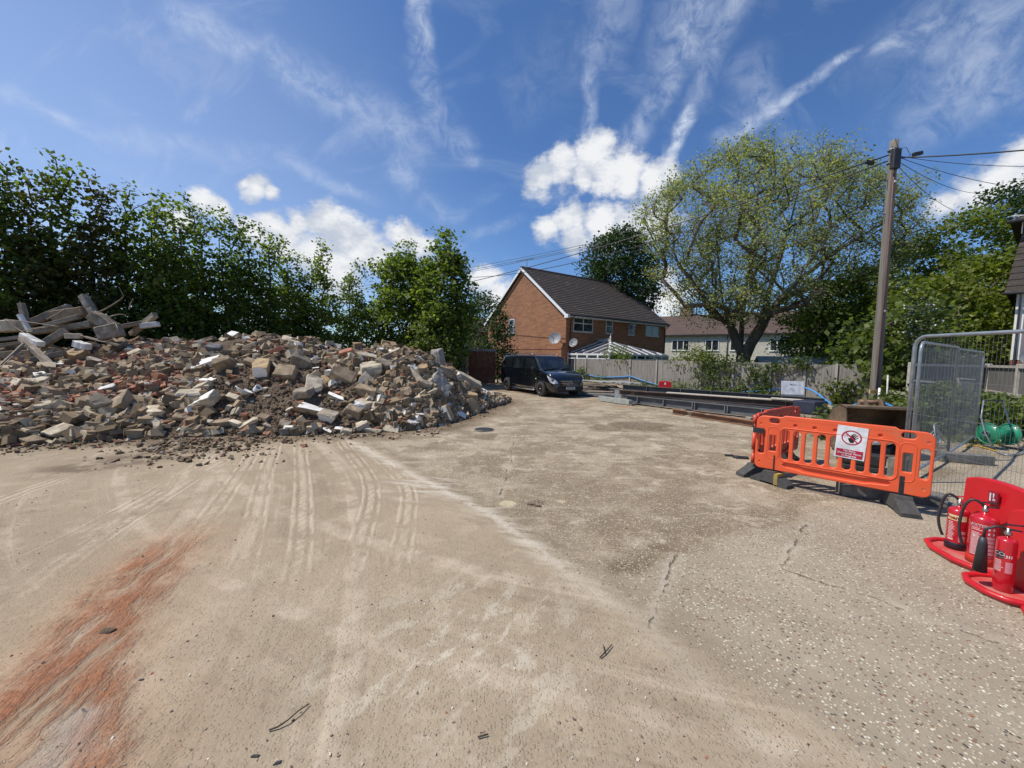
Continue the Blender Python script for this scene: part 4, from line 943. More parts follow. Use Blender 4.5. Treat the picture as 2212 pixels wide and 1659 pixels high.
tile_d = mat('roof_tile_dark', (.066, .050, .040), (.042, .033, .028), .8, 9, stretch=(1, 3, 3), objrand=0, bmp=.4, bscale=30, c3=(.13, .11, .085), s3=1.4)
tile_b = mat('roof_tile_brown', (.125, .083, .068), (.088, .06, .05), .85, 7, stretch=(1, 3, 3), bmp=.4, bscale=30, c3=(.21, .13, .10), s3=1.4)
def glass_mat(name, c, rough=.06):
    m, t, p, o = material(name); oc = t.new('ShaderNodeTexCoord').outputs['Object']
    t.put(p.inputs['Base Color'], t.mix(t.ss(t.noise(oc, 1.8, 3), .4, .6), c, tuple(x*2.2 for x in c))); p.inputs['Roughness'].default_value = rough; p.inputs['Specular IOR Level'].default_value = .8; return m
dglass = glass_mat('window_glass', (.018, .022, .025)); blackp = mat('black_plastic', (.022, .022, .024), (.035, .035, .037), .5, 9)
net = mat('net_curtain', (.45, .46, .46), (.25, .26, .27), .8, 3, stretch=(12, 12, .3))
HX, HY, HR = 3.94, 29.55, R(35.2); W_, L_, HE, HA = 11.04, 12.43, 4.99, 9.25
house = thing('brick_house', 'orange brick house with a dark tiled gable roof', 'house', (HX, HY, 0), HR)
mb = MB(); pent = [(0, 0), (0, HE), (W_/2, HA-.12), (W_, HE), (W_, 0)]
vs = [(x, y, z) for x in (0, L_) for y, z in pent]
mb.add(vs, [(0, 1, 2, 3, 4), (9, 8, 7, 6, 5), (0, 5, 6, 1), (4, 3, 8, 9)]); mb.build('wall', brk, house)
mb = MB(); mb.box((-.02, W_/2, 2.36), (.03, W_+.02, .075)); mb.box((L_/2, -.02, 2.36), (L_, .03, .075)); mb.build('string_course', redbrk, house)
def roof_slopes(name, parent, x0, x1, ye, ze, yr, zr, m_, n=26, both=True, W2=None, th=.05):
    mb = MB()
    for sgn in ((1, -1) if both else (1,)):
        for i in range(n):
            y0, y1 = ye+(yr-ye)*i/n, ye+(yr-ye)*(i+1.18)/n; z0, z1 = ze+(zr-ze)*i/n+th, ze+(zr-ze)*(i+1.18)/n
            if i == n-1: y1, z1 = yr, zr+.0
            f = (lambda y: y) if sgn > 0 else (lambda y: 2*yr-y)
            a = [(x0, f(y0), z0-.035), (x1, f(y0), z0-.035), (x1, f(y0), z0), (x0, f(y0), z0), (x0, f(y1), z1), (x1, f(y1), z1)]
            mb.add(a, [(0, 1, 2, 3), (3, 2, 5, 4), (0, 3, 4), (1, 5, 2), (0, 4, 5, 1)])
    return mb.build(name, m_, parent)
roof = roof_slopes('roof', house, -.2, L_+.2, -.38, HE-.22, W_/2, HA, tile_d, 24)
rd = MB(); rd.tube([(-.22, W_/2, HA+.0), (L_+.22, W_/2, HA+.0)], .11, 10); rd.build('ridge_tiles', tile_d, roof)
sl_ = (HA-(HE-.22))/(W_/2+.38)
mb = MB()
for sgn in (1, -1):
    f = (lambda y: y) if sgn > 0 else (lambda y: W_-y)
    for x in (-.23,):
        a, b = Vector((x, f(-.36), HE-.30)), Vector((x, f(W_/2), HA-.12)); mb.bar(a, b, .03, .2)
mb.build('barge_board', upvc, house)
MB().box((-.16, -.26, HE-.24), (.20, .38, .26)).build('box_end', upvc, house)
MB().box((L_/2, -.36, HE-.21), (L_+.1, .03, .20)).build('fascia', grim, house)
MB().box((L_/2, -.18, HE-.30), (L_+.1, .33, .02)).build('soffit', grim, house)
MB().tube([(-.05, -.44, HE-.13), (L_+.05, -.44, HE-.13)], .055, 8).build('gutter', blackp, house)
for x in (.42, L_-.08): MB().tube([(x, -.42, HE-.2), (x, -.36, HE-.32), (x, -.06, HE-.55), (x, -.05, .1)], .036, 8).build('downpipe', blackp, house)
def window(parent, org, ux, w_, h_, cols_, rows, nrm, frame=upvc, glass=dglass, fr=.06, sill=True, split=None, name='window'):
    """org: lower left corner, ux: direction along the wall, nrm: outward"""
    org, ux, nrm = Vector(org), Vector(ux), Vector(nrm); Mx = Matrix((ux, -nrm, Vector((0, 0, 1)))).transposed()
    def P(x, y, z): return org+Mx @ Vector((x, y, z))
    mb = MB()
    def bx(x0, x1, z0, z1, y0, y1): mb.box(P((x0+x1)/2, (y0+y1)/2, (z0+z1)/2), (x1-x0, abs(y1-y0), z1-z0), Mx)
    bx(0, w_, 0, fr, -.05, .02); bx(0, w_, h_-fr, h_, -.05, .02); bx(0, fr, fr, h_-fr, -.05, .02); bx(w_-fr, w_, fr, h_-fr, -.05, .02)
    for i in range(1, cols_): x = w_*i/cols_; bx(x-fr*.6, x+fr*.6, fr, h_-fr, -.052, .02)
    for j in range(1, rows): z = h_*(split if split else j/rows); bx(fr, w_-fr, z-fr*.6, z+fr*.6, -.048, .02)
    if sill: bx(-.04, w_+.04, -.05, -.003, -.09, .02)
    f_ = mb.build(name, frame, parent)
    g = MB(); g.box(P(w_/2, -.012, h_/2), (w_-fr, .02, h_-fr), Mx); g.build('pane', glass, f_)
    return f_
for x0, z0, x1, z1, cc_, rr_ in ((.71, 3.68, 2.81, 4.86, 2, 2), (4.33, 3.70, 5.1, 4.78, 1, 2), (7.17, 3.70, 7.94, 4.78, 1, 2), (9.49, 3.72, 11.4, 4.80, 2, 2)):
    f_ = window(house, (x0, 0, z0), (1, 0, 0), x1-x0, z1-z0-.02, cc_, rr_, (0, -1, 0), frame=grim, split=.55)
window(house, (0, 7.45, 3.69), (0, -1, 0), .85, 1.30, 1, 2, (-1, 0, 0), split=.5)
MB().box((-.01, 7.02, 5.10), (.02, 1.05, .16)).build('window_arch', redbrk, house)
# conservatory
cons = thing('conservatory', 'white framed conservatory with a dark glazed hipped roof', 'conservatory', (HX, HY, 0), HR)
ct0, ct1, cdp, cez, crz, cm, cr = .3, 7.0, 4.0, 2.0, 2.95, 3.5, -1.25
cglass = glass_mat('roof_glazing', (.055, .05, .055), .18)
e = [Vector(p) for p in ((ct0, 0, cez), (ct0, -cdp, cez), (ct1, -cdp, cez), (ct1, 0, cez))]; r0_, r1_ = Vector((cm, 0, crz)), Vector((cm, cr, crz))
mb = MB(); mb.add(e+[r0_, r1_], [(0, 1, 5, 4), (1, 2, 5), (2, 3, 4, 5)]); cr_ = mb.build('roof_glazing', cglass, cons)
mb = MB()
def raf(a, b, wd=.085): mb.bar(Vector(a)+Vector((0, 0, .02)), Vector(b)+Vector((0, 0, .02)), wd, .05)
raf(e[1], r1_, .15); raf(e[2], r1_, .15); raf(e[0], r0_, .08); raf(e[3], r0_, .08)
for k in range(1, 5):
    y = -cdp*k/5; u = k/5
    for s_ in (0, 1):
        xe = ct0 if s_ == 0 else ct1; top = Vector((cm, max(cr, y), crz)) if y > cr else Vector((xe, y, cez)).lerp(r1_, 0)
        if y > cr: raf((xe, y, cez), (cm, y, crz))
        else:
            q = (abs(y)-abs(cr))/(cdp-abs(cr)); raf((xe, y, cez), r1_.lerp(e[1+s_], q*.999))
for k in range(1, 8):
    x = ct0+(ct1-ct0)*k/8; q = abs(x-cm)/((ct1-ct0)/2); c_ = e[1] if x < cm else e[2]; raf((x, -cdp, cez), r1_.lerp(c_, min(.98, q)))
mb.build('rafters', upvc, cons)
mb = MB()
for a, b in ((e[0], e[1]), (e[1], e[2]), (e[2], e[3])): mb.bar(a-Vector((0, 0, .04)), b-Vector((0, 0, .04)), .10, .09)
mb.build('gutter', upvc, cons)
mb = MB(); mb.bar(r0_+Vector((0, 0, .07)), r1_+Vector((0, 0, .07)), .22, .06)
mb.build('ridge', grim, cons)
mb = MB(); mb.bar(r0_+Vector((0, 0, .14)), r1_+Vector((0, 0, .14)), .02, .04)
for k in range(7):
    p_ = r0_.lerp(r1_, (k+.3)/7)+Vector((0, 0, .2)); mb.box(p_, (.02, .09, .12), Matrix.Rotation(R(45), 3, 'X')); mb.box(p_+Vector((0, 0, .08)), (.02, .04, .04), Matrix.Rotation(R(45), 3, 'X'))
mb.build('cresting', grim, cons)
MB().lathe([(.03, 0), (.07, .02), (.07, .06), (.035, .10), (.035, .16), (.075, .22), (.06, .30), (.025, .40), (.015, .48), (.001, .56)], r1_+Vector((0, -.02, .08)), 12).build('finial', upvc, cons)
def cwall(a, b, n):
    a, b = Vector(a), Vector(b); d = (b-a).normalized(); nrm = Vector((-d.y, d.x, 0)); nrm = nrm if nrm.dot(Vector((0, -1, 0)))+nrm.dot(Vector((-1, 0, 0)))*(a.x < cm)+nrm.dot(Vector((1, 0, 0)))*(a.x > cm and abs(d.y) > .5) > 0 else -nrm
    L = (b-a).length
    for k in range(n):
        window(cons, a+d*(L*k/n), d, L/n-.01, 1.28, 1, 2, nrm, split=.78, sill=False, fr=.05)
    MB().box((a+b)/2+Vector((0, 0, -.33)), (L, .12, .62), Matrix((d, nrm.cross(Vector((0, 0, 1)))*0+Vector((-d.y, d.x, 0)), Vector((0, 0, 1)))).transposed()).build('dwarf_wall', brk, cons)
cwall((ct0, 0, .66), (ct0, -cdp, .66), 4); cwall((ct0, -cdp, .66), (ct1, -cdp, .66), 7); cwall((ct1, -cdp, .66), (ct1, 0, .66), 4)
# satellite dishes and aerial
dishm = mat('dish_grey', (.27, .28, .29), (.20, .21, .22), .5, 3)
def dish(label, pos, r, face, foot_, tilt=.0):
    d = thing('satellite_dish', label, 'satellite dish', pos); q = Vector(face).normalized().to_track_quat('Z', 'Y')
    pr = [(r*k/7, r*.22*(k/7)**2) for k in range(8)]+[(r*1.03, r*.24), (r*1.03, r*.20)]+[(r*k/7, r*.22*(k/7)**2-.02) for k in range(7, -1, -1)]
    o_ = MB().lathe(pr, n=26).build('reflector', dishm, d); o_.rotation_mode = 'QUATERNION'; o_.rotation_quaternion = q
    F = q @ Vector((0, -r*.25, r*1.05)); lo_ = q @ Vector((0, -r*.95, r*.2))
    MB().tube([lo_, F], .014, 6).build('feed_arm', blackp, d); MB().tube([F, F+q @ Vector((0, .04, -.12))], .035, 8).build('receiver', blackp, d)
    MB().tube([(0, 0, 0), tuple(Vector(foot_)-Vector(pos)+Vector((0, 0, .1))), tuple(Vector(foot_)-Vector(pos))], .03, 6).build('bracket', blackp, d); return d
def HL(x, y, z): c_, s_ = math.cos(HR), math.sin(HR); return Vector((HX+x*c_-y*s_, HY+x*s_+y*c_, z))
dish('largest satellite dish on the gable wall near the corner', HL(-.55, .55, 3.1), .46, (-.35, -.75, .30), HL(0, .15, 2.6))
dish('smaller satellite dish at the corner above the conservatory', HL(.35, -.5, 2.78), .33, (-.55, -.75, .35), HL(.3, 0, 2.3))
dish('satellite dish between the two narrow upstairs windows', HL(7.15, -.35, 4.4), .30, (-.5, -.75, .35), HL(7.0, 0, 4.2))
ae = thing('tv_aerial', 'thin television aerial on the brick house ridge', 'aerial', HL(.4, W_/2, HA))
MB().tube([(0, 0, 0), (0, 0, .75)], .02, 6).build('mast', blackp, ae)
mb = MB(); mb.tube([(-.9, .3, .62), (.55, -.15, .78)], .012, 5)
for k in range(9): q = Vector((-.9, .3, .62)).lerp(Vector((.55, -.15, .78)), k/8); mb.tube([q+Vector((.05, .16, 0)), q-Vector((.05, .16, 0))], .008, 4); mb.tube([q+Vector((0, 0, .08)), q-Vector((0, 0, .08))], .008, 4)
mb.build('rods', blackp, ae)

# ================================================================ TERRACED HOUSES behind
rend = mat('cream_render', (.62, .59, .50), (.52, .49, .41), .9, 2, bmp=.3, bscale=30)
p0, p1 = at(1405, 726, 55), at(1830, 716, 42); dd_ = (p1-p0); dd_.z = 0; L2 = dd_.length; ang = math.atan2(dd_.y, dd_.x)
terr = thing('terraced_house', 'cream rendered terraced houses under a long brown tiled roof', 'house', (p0.x, p0.y, 0), ang)
ez = 5.0; mb = MB(); mb.box((L2/2, 4, ez/2), (L2, 8, ez)); mb.build('wall', rend, terr)
rf = roof_slopes('roof', terr, -.2, L2+.3, -.35, ez-.1, 4, ez+2.9, tile_b, 22)
MB().box((L2/2, -.35, ez-.12), (L2+.2, .05, .18)).build('fascia', blackp, terr)
ch = MB(); chx = (at(1476, 700, 55)-p0).dot(dd_/L2); ch.box((chx, 4, ez+3.3), (1.5, .8, 1.7)); cc2 = ch.build('chimney', mat('stock_brick', (.30, .21, .12), (.2, .14, .08), .9, 12), terr)
mb = MB(); [mb.lathe([(.12, 0), (.14, .35), (.10, .4)], (chx+k*.4, 4, ez+4.15), 10) for k in (-1, 0, 1)]; mb.build('chimney_pot', mat('terracotta', (.36, .16, .09), None, .8), terr)
def tx(px):
    d = dirn(px, 730); nrm = Vector((-dd_.y, dd_.x)); k = (p0.x*nrm.x+p0.y*nrm.y)/(d.x*nrm.x+d.y*nrm.y); return (Vector((d.x*k, d.y*k))-Vector((p0.x, p0.y))).dot(Vector((dd_.x, dd_.y))/L2)
for a, b, cc_ in ((1452, 1490, 3), (1524, 1554, 2), (1578, 1592, 1), (1664, 1712, 3)):
    x0, x1 = tx(a), tx(b); window(terr, (x0, 0, 2.9), (1, 0, 0), x1-x0, 1.35, cc_, 1, (0, -1, 0), fr=.09)
MB().tube([(tx(1550+22), -.08, ez), (tx(1572), -.08, 0)], .05, 6).build('downpipe', blackp, terr)
# brick building seen low between the trees on the far left
fb = thing('far_building', 'distant brick building glimpsed between trees behind the hoarding', 'building', tuple(at(1005, 775, 44).xy)+(0,), R(20))
MB().box((2, 3, 2.2), (9, 6, 4.4)).build('wall', redbrk, fb); roof_slopes('roof', fb, -2.6, 6.6, -.3, 4.3, 3, 6.2, tile_b, 10); window(fb, (-.9, 0, 1.6), (1, 0, 0), 1.6, 1.2, 2, 1, (0, -1, 0)); window(fb, (1.9, 0, 1.6), (1, 0, 0), 1.6, 1.2, 2, 1, (0, -1, 0))
# shed
sp = at(1652, 790, 23); shed = thing('garden_shed', 'grey felt roofed garden shed behind the timber fence', 'shed', (sp.x, sp.y, 0), R(-18))
felt = mat('roof_felt', (.25, .26, .275), (.19, .20, .21), .9, 4, bmp=.4, bscale=60); shedw = mat('shed_boards', (.20, .055, .035), (.13, .04, .03), .8, 4, stretch=(1, 1, 9))
MB().add([(0, 0, 0), (0, 0, 1.35), (0, 1, 1.95), (0, 2, 1.35), (0, 2, 0), (3.4, 0, 0), (3.4, 0, 1.35), (3.4, 1, 1.95), (3.4, 2, 1.35), (3.4, 2, 0)], [(4, 3, 2, 1, 0), (5, 6, 7, 8, 9), (0, 1, 6, 5), (9, 8, 3, 4)]).build('wall', shedw, shed)
mb = MB()
for y0, y1 in ((-.15, 1), (2.15, 1)): mb.bar((-.1+1.8, y0, 1.28), (-.1+1.8, y1, 2.0), 3.8, .03, up=Vector((0, 0, 1)))
mb.build('roof', felt, shed); MB().bar((3.62, -.17, 1.24), (3.62, 1, 1.97), .03, .12).build('barge_board', grim, shed)

# ================================================================ GATE, HOARDING, PERSON
rust = mat('rusty_steel', (.24, .085, .04), (.14, .055, .03), .8, 3, bmp=.3, bscale=30, c3=(.32, .13, .06), s3=1.2)
ply = mat('tan_plywood', (.36, .275, .17), (.27, .20, .125), .85, 2.5, bmp=.2, bscale=20)
g0, g1 = gnd(1012, 829), gnd(1068, 830); g0.y = g1.y = 23.3; g0.x = at(1012, 800, 23.3).x; g1.x = at(1070, 800, 23.3).x
gate = thing('steel_gate', 'rust brown steel sheet gate with grey top rail behind the van', 'gate', (g0.x, g0.y, 0)); gw = g1.x-g0.x
MB().box((gw/2, 0, 1.02), (gw, .04, 1.9)).build('sheet', rust, gate)
mb = MB(); mb.box((gw/2, -.04, 1.0), (gw, .05, .06)); mb.box((.03, -.04, 1.02), (.06, .05, 1.9)); mb.box((gw-.03, -.04, 1.02), (.06, .05, 1.9)); mb.bar((.1, -.05, .1), (gw-.1, -.05, 1.0), .04, .05); mb.build('gate_frame', rust, gate)
MB().box((gw/2, -.01, 2.04), (gw+.05, .12, .13)).build('top_rail', mat('grey_rail', (.26, .26, .27), None, .6), gate)
h0 = at(800, 800, 23.0); hw = at(1010, 800, 23.2).x-h0.x
hoard = thing('hoarding', 'tan plywood hoarding panel behind the end of the heap', 'hoarding', (h0.x, 23.2, 0))
MB().box((hw/2, 0, 1.12), (hw, .03, 2.22)).build('sheet', ply, hoard)
mb = MB()
for x in (hw-.06, hw-1.0, hw-2.4, hw-3.8): mb.box((x, -.03, 1.1), (.09, .05, 2.2))
for z in (2.18, .9, .4): mb.box((hw-.5, -.035, z), (.95, .04, .07))
mb.build('batten', mat('pale_batten', (.48, .38, .25), (.38, .3, .2), .85, 4), hoard)
skin = mat('skin', (.36, .20, .14), (.30, .16, .11), .6); navy = mat('dark_clothing', (.022, .022, .028), (.035, .035, .04), .9, 12); hairm = mat('dark_hair', (.015, .012, .01), None, .8)
def skin_body(name, verts, edges, m_, parent, sub=2):
    me = bpy.data.meshes.new(name); me.from_pydata([v[:3] for v in verts], edges, []); ob = meshobj(name, me, parent)
    sk = ob.modifiers.new('s', 'SKIN'); sk.use_smooth_shade = True
    if not me.skin_vertices: 
        bm = bmesh.new(); bm.from_mesh(me); bm.verts.layers.skin.verify(); bm.to_mesh(me); bm.free()
    for i, v in enumerate(verts): me.skin_vertices[0].data[i].radius = (v[3], v[4] if len(v) > 4 else v[3])
    me.skin_vertices[0].data[0].use_root = True
    s2 = ob.modifiers.new('u', 'SUBSURF'); s2.levels = sub; s2.render_levels = sub; me.materials.append(m_); return ob
pp = at(993, 790, 21.6); per = thing('person', 'person in dark clothes and cap standing by the hoarding, half hidden by the heap', 'person', (pp.x, pp.y, 0), R(15))
V = [(0, 0, .88, .15, .11), (0, 0, 1.05, .13, .10), (0, 0, 1.25, .17, .11), (0, 0, 1.36, .15, .09), (0, -.01, 1.45, .055), (0, -.02, 1.56, .08, .095), (0, -.02, 1.63, .065, .08),
     (.10, 0, .80, .09), (.11, -.02, .46, .06), (.11, .02, .08, .042), (.12, -.14, .04, .04), (-.10, 0, .80, .09), (-.11, -.02, .46, .06), (-.11, .02, .08, .042), (-.12, -.14, .04, .04),
     (.19, 0, 1.33, .06), (.25, .02, 1.08, .045), (.23, -.10, .86, .034), (.23, -.13, .79, .03), (-.19, 0, 1.33, .06), (-.25, .02, 1.08, .045), (-.23, -.10, .86, .034), (-.23, -.13, .79, .03)]
E_ = [(0, 1), (1, 2), (2, 3), (3, 4), (4, 5), (5, 6), (0, 7), (7, 8), (8, 9), (9, 10), (0, 11), (11, 12), (12, 13), (13, 14), (3, 15), (15, 16), (16, 17), (17, 18), (3, 19), (19, 20), (20, 21), (21, 22)]
skin_body('body', V, E_, navy, per)
hd = MB().lathe([(.0, -.12), (.045, -.11), (.07, -.06), (.082, 0), (.078, .05), (.05, .095), (0, .11)], (0, -.03, 1.58), 16); hd.add([(-.015, -.105, 1.56), (.015, -.105, 1.56), (0, -.135, 1.565), (0, -.108, 1.60)], [(0, 1, 2), (1, 3, 2), (3, 0, 2)]); hd.build('face', skin, per)
MB().lathe([(.088, .03), (.09, .06), (.075, .10), (.04, .125), (0, .13)], (0, -.025, 1.575), 16).box((0, -.14, 1.605), (.13, .10, .012)).build('cap', hairm, per)

# ================================================================ VAN
paint = mat('dark_blue_paint', (.004, .005, .009), (.006, .007, .011), .14, 2, coat=1.0); chrome = mat('chrome', (.75, .75, .76), None, .15, metal=1.0)
tyre = mat('tyre_rubber', (.025, .025, .025), (.045, .042, .04), .9, 20); vglass = glass_mat('van_glass', (.008, .01, .012), .03); satin = mat('satin_black', (.012, .012, .013), None, .4)
van = thing('van', 'dark blue passenger van parked facing right beside the timber fence', 'van', (1.30, 18.75, 0), math.atan2(-.873, .488))
van.scale = (.94, .94, .94)
prof = [(-2.55, .50, .84, 1.15, 1.66), (-2.52, .40, .90, 1.17, 1.80), (-2.40, .33, .94, 1.18, 1.88), (-1.6, .30, .96, 1.18, 1.905), (0, .30, .965, 1.17, 1.91), (.55, .30, .965, 1.16, 1.895), (.80, .30, .965, 1.15, 1.86),
        (1.05, .30, .965, 1.14, 1.70), (1.30, .30, .965, 1.13, 1.50), (1.55, .30, .965, 1.12, 1.30), (1.72, .30, .96, 1.09, 1.18), (2.0, .29, .95, 1.02, 1.11), (2.25, .28, .92, .94, 1.03), (2.42, .27, .85, .84, .92), (2.52, .27, .72, .70, .80), (2.57, .32, .60, .55, .66)]
def vsec(x):
    for a, b in zip(prof, prof[1:]):
        if x <= b[0]: k = (x-a[0])/(b[0]-a[0]); return [a[i]+(b[i]-a[i])*k for i in range(1, 5)]
    return list(prof[-1][1:])
def vring(x):
    zl, w_, zb, zt = vsec(x); ins = min(.14, (zt-zb)*.2); h = [(w_*.90, zl), (w_*.985, zl+.12), (w_, (zl+zb)/2), (w_*.995, zb-.08), (w_*.975, zb), (w_-ins*.55-.02, zb+(zt-zb)*.5), (w_-ins-.03, zb+(zt-zb)*.86), (w_-ins-.11, zt-.012), (w_*.45, zt+.012), (0, zt+.02)]
    return [(-y, z) for y, z in h]+[(y, z) for y, z in h[-2::-1]]
xsv = [p_[0] for p_ in prof]; xx = []
for a, b in zip(xsv, xsv[1:]): n_ = max(1, int((b-a)/.12)); xx += [a+(b-a)*k/n_ for k in range(n_)]
xx.append(xsv[-1]); rings = [vring(x) for x in xx]; nR = len(rings[0]); vs = [(x, y, z) for x, rg in zip(xx, rings) for y, z in rg]
fs = [(i*nR+j, i*nR+j+1, (i+1)*nR+j+1, (i+1)*nR+j) for i in range(len(xx)-1) for j in range(nR-1)]+[(i*nR+nR-1, i*nR, (i+1)*nR, (i+1)*nR+nR-1) for i in range(len(xx)-1)]
fs += [tuple(range(nR)), tuple(range((len(xx)-1)*nR, len(xx)*nR))[::-1]]
# leave the wheel arches open in the side skin
AX = (1.62, -1.66); fs2 = []
for f in fs:
    c_ = [sum(vs[i][k] for i in f)/len(f) for k in range(3)]
    fs2.append(f)
body = MB().add(vs, fs2, 0, True).build('body', paint, van); bevel(body, .01, 1)
for s_ in (-1, 1):
    for ax in AX:
        mb = MB(); N = 22; ins = []; 
        for k in range(N+1):
            a = R(-18)+R(216)*k/N; ins.append((ax+.40*math.cos(a), .35+.40*math.sin(a)))
        mb.poly([(x, s_*.962, max(z, .22)) for x, z in ins], .012, (0, s_, 0)); mb.build('wheel_arch', satin, van)
        wh = MB().lathe([(.20, -.10), (.31, -.11), (.345, -.08), (.35, 0), (.345, .08), (.31, .11), (.215, .105)], (0, 0, 0), 30).build('wheel', tyre, van); wh.location = (ax, s_*.90, .348); wh.rotation_euler = (R(-90)*s_, 0, 0)
        rm = MB(); rm.lathe([(.0, .055), (.06, .075), (.07, .045), (.17, .05), (.20, .085), (.218, .10), (.222, .02), (.16, .0), (0, .0)], n=28)
        for q in range(10): a = 2*math.pi*q/10; rm.box((.125*math.cos(a), .125*math.sin(a), .06), (.10, .03, .02), Matrix.Rotation(a, 3, 'Z'))
        rm.build('rim', satin, wh); MB().lathe([(0, .092), (.022, .09), (.024, .07)], n=12).build('hub_cap', chrome, wh)
def sidepoly(name, pts, s_, m_, off=.006, parent=van, th=.004):
    out = []
    for x, z in pts:
        zl, w_, zb, zt = vsec(x); ins = min(.14, (zt-zb)*.2); k = max(0, (z-zb)/(zt-zb)); y = (w_*.99 if z < zb else w_*.975-(ins*.9+.03)*k); out.append((x, s_*(y+off), z))
    return MB().poly(out, th, (0, s_, 0)).build(name, m_, parent)
for s_ in (-1, 1):
    sidepoly('rear_side_window', [(-2.30, 1.24), (-1.22, 1.24), (-1.22, 1.77), (-2.22, 1.76)], s_, vglass, .022)
    dr = sidepoly('sliding_door', [(-1.18, .42), (.02, .42), (.02, 1.15), (-1.18, 1.15)], s_, paint, .004); sidepoly('window', [(-1.14, 1.24), (-.04, 1.24), (-.04, 1.77), (-1.14, 1.77)], s_, vglass, .022, dr)
    MB().box((-.25, s_*.985, 1.03), (.19, .03, .035)).build('handle', chrome, dr)
    dr = sidepoly('front_door', [(.06, .42), (1.08, .42), (1.20, .8), (1.36, 1.12), (.06, 1.15)], s_, paint, .004); sidepoly('window', [(.06, 1.24), (1.22, 1.22), (.98, 1.52), (.72, 1.74), (.06, 1.76)], s_, vglass, .024, dr)
    MB().box((.17, s_*.985, .98), (.19, .03, .035)).build('handle', chrome, dr)
    sidepoly('quarter_window', [(1.29, 1.19), (1.46, 1.18), (1.30, 1.36)], s_, vglass, .02)
    m_ = MB(); m_.box((1.20, s_*1.10, 1.24), (.13, .21, .17)); mo = m_.build('mirror', satin, van); bevel(mo, .05, 3)
    MB().tube([(1.22, s_*.93, 1.17), (1.22, s_*1.03, 1.19)], .025, 6).build('stalk', satin, mo)
    MB().tube([(-2.2, s_*.72, 1.93), (-2.0, s_*.735, 1.975), (.3, s_*.735, 1.98), (.62, s_*.72, 1.925)], .018, 8).build('roof_rail', mat('rail_grey', (.2, .2, .21), None, .35, metal=.6), van)
    MB().tube([(-1.12, s_*.93, .30), (-1.05, s_*1.02, .27), (1.05, s_*1.02, .27), (1.12, s_*.93, .30)], .036, 8).build('side_bar', chrome, van)
    hl = MB().add([(2.08, s_*.945, 1.0), (2.30, s_*.90, .90), (2.50, s_*.735, .78), (2.53, s_*.63, .66), (2.44, s_*.80, .62), (2.30, s_*.895, .68), (2.15, s_*.935, .86)], [(0, 1, 2, 3, 4, 5, 6) if s_ < 0 else (6, 5, 4, 3, 2, 1, 0)]); hm = hl.mesh('headlight', glass_mat('lamp_glass', (.30, .32, .34), .05)); ho = meshobj('headlight', hm, van, (.018, s_*.022, .008)); sol = ho.modifiers.new('s', 'SOLIDIFY'); sol.thickness = .012
    MB().lathe([(.05, 0), (.058, .02), (.04, .02), (.035, .005), (0, .005)], n=16, axis=Quaternion((0, 1, 0), R(90))).build('fog_light', chrome, van, loc=(2.50, s_*.63, .43))
    MB().box((-2.545, s_*.78, 1.15), (.03, .12, .45)).build('tail_light', mat('tail_red', (.3, .02, .02), None, .3), van)
wsn = Vector((.62, 0, .79)).normalized()
zt = lambda x: vsec(x)[3]
MB().poly([(.86, -.70, zt(.86)+.012), (1.15, -.74, zt(1.15)+.010), (1.66, -.80, zt(1.66)+.012), (1.66, .80, zt(1.66)+.012), (1.15, .74, zt(1.15)+.010), (.86, .70, zt(.86)+.012)], .016, wsn).build('windscreen', vglass, van)
mb = MB(); mb.tube([(1.66, -.5, 1.27), (1.58, .1, 1.36)], .010, 5); mb.tube([(1.66, .15, 1.27), (1.58, .68, 1.34)], .010, 5); mb.build('wiper', satin, van)
mb = MB(); mb.box((2.535, 0, .66), (.08, 1.14, .24)); gr = mb.build('grille', satin, van); bevel(gr, .03, 2)
mb = MB()
for z, wd in ((.745, 1.06), (.66, 1.10), (.585, .92)):
    for s_ in (-1, 1): mb.bar((2.585, s_*.10, z), (2.565, s_*wd/2, z+.012), .016, .040)
mb.build('grille_bar', chrome, gr)
mb = MB(); qa = Quaternion((0, 1, 0), R(90)); mb.lathe([(.105, 0), (.118, .008), (.105, .016), (.092, .008), (.105, 0)], (2.59, 0, .665), 28, axis=qa)
for a in (90, 210, 330): mb.add([(2.605, .105*math.cos(R(a)), .665+.105*math.sin(R(a))), (2.600, .016*math.cos(R(a+90)), .665+.016*math.sin(R(a+90))), (2.612, 0, .665), (2.600, .016*math.cos(R(a-90)), .665+.016*math.sin(R(a-90)))], [(0, 1, 2), (0, 2, 3), (0, 3, 1)])
mb.build('emblem', chrome, gr)
mb = MB(); mb.box((2.50, 0, .40), (.16, 1.5, .22)); bmp_ = mb.build('bumper', satin, van); bevel(bmp_, .05, 3)
pl = MB().box((2.59, 0, .435), (.012, .50, .115)).build('number_plate', mat('plate_white', (.62, .62, .58), None, .4), van)
mb = MB(); text_into(mb, 'D16 RLR', .10, Matrix.Translation((2.5975, 0, .435)) @ Matrix.Rotation(R(90), 4, 'Z') @ XZ, 0, .002); mb.build('plate_text', satin, pl)
MB().lathe([(0, .006), (.03, .004), (.032, 0)], n=12, axis=Quaternion((1, 0, 0), R(90))).build('side_lamp', upvc, van, loc=(1.18, -.97, .80))
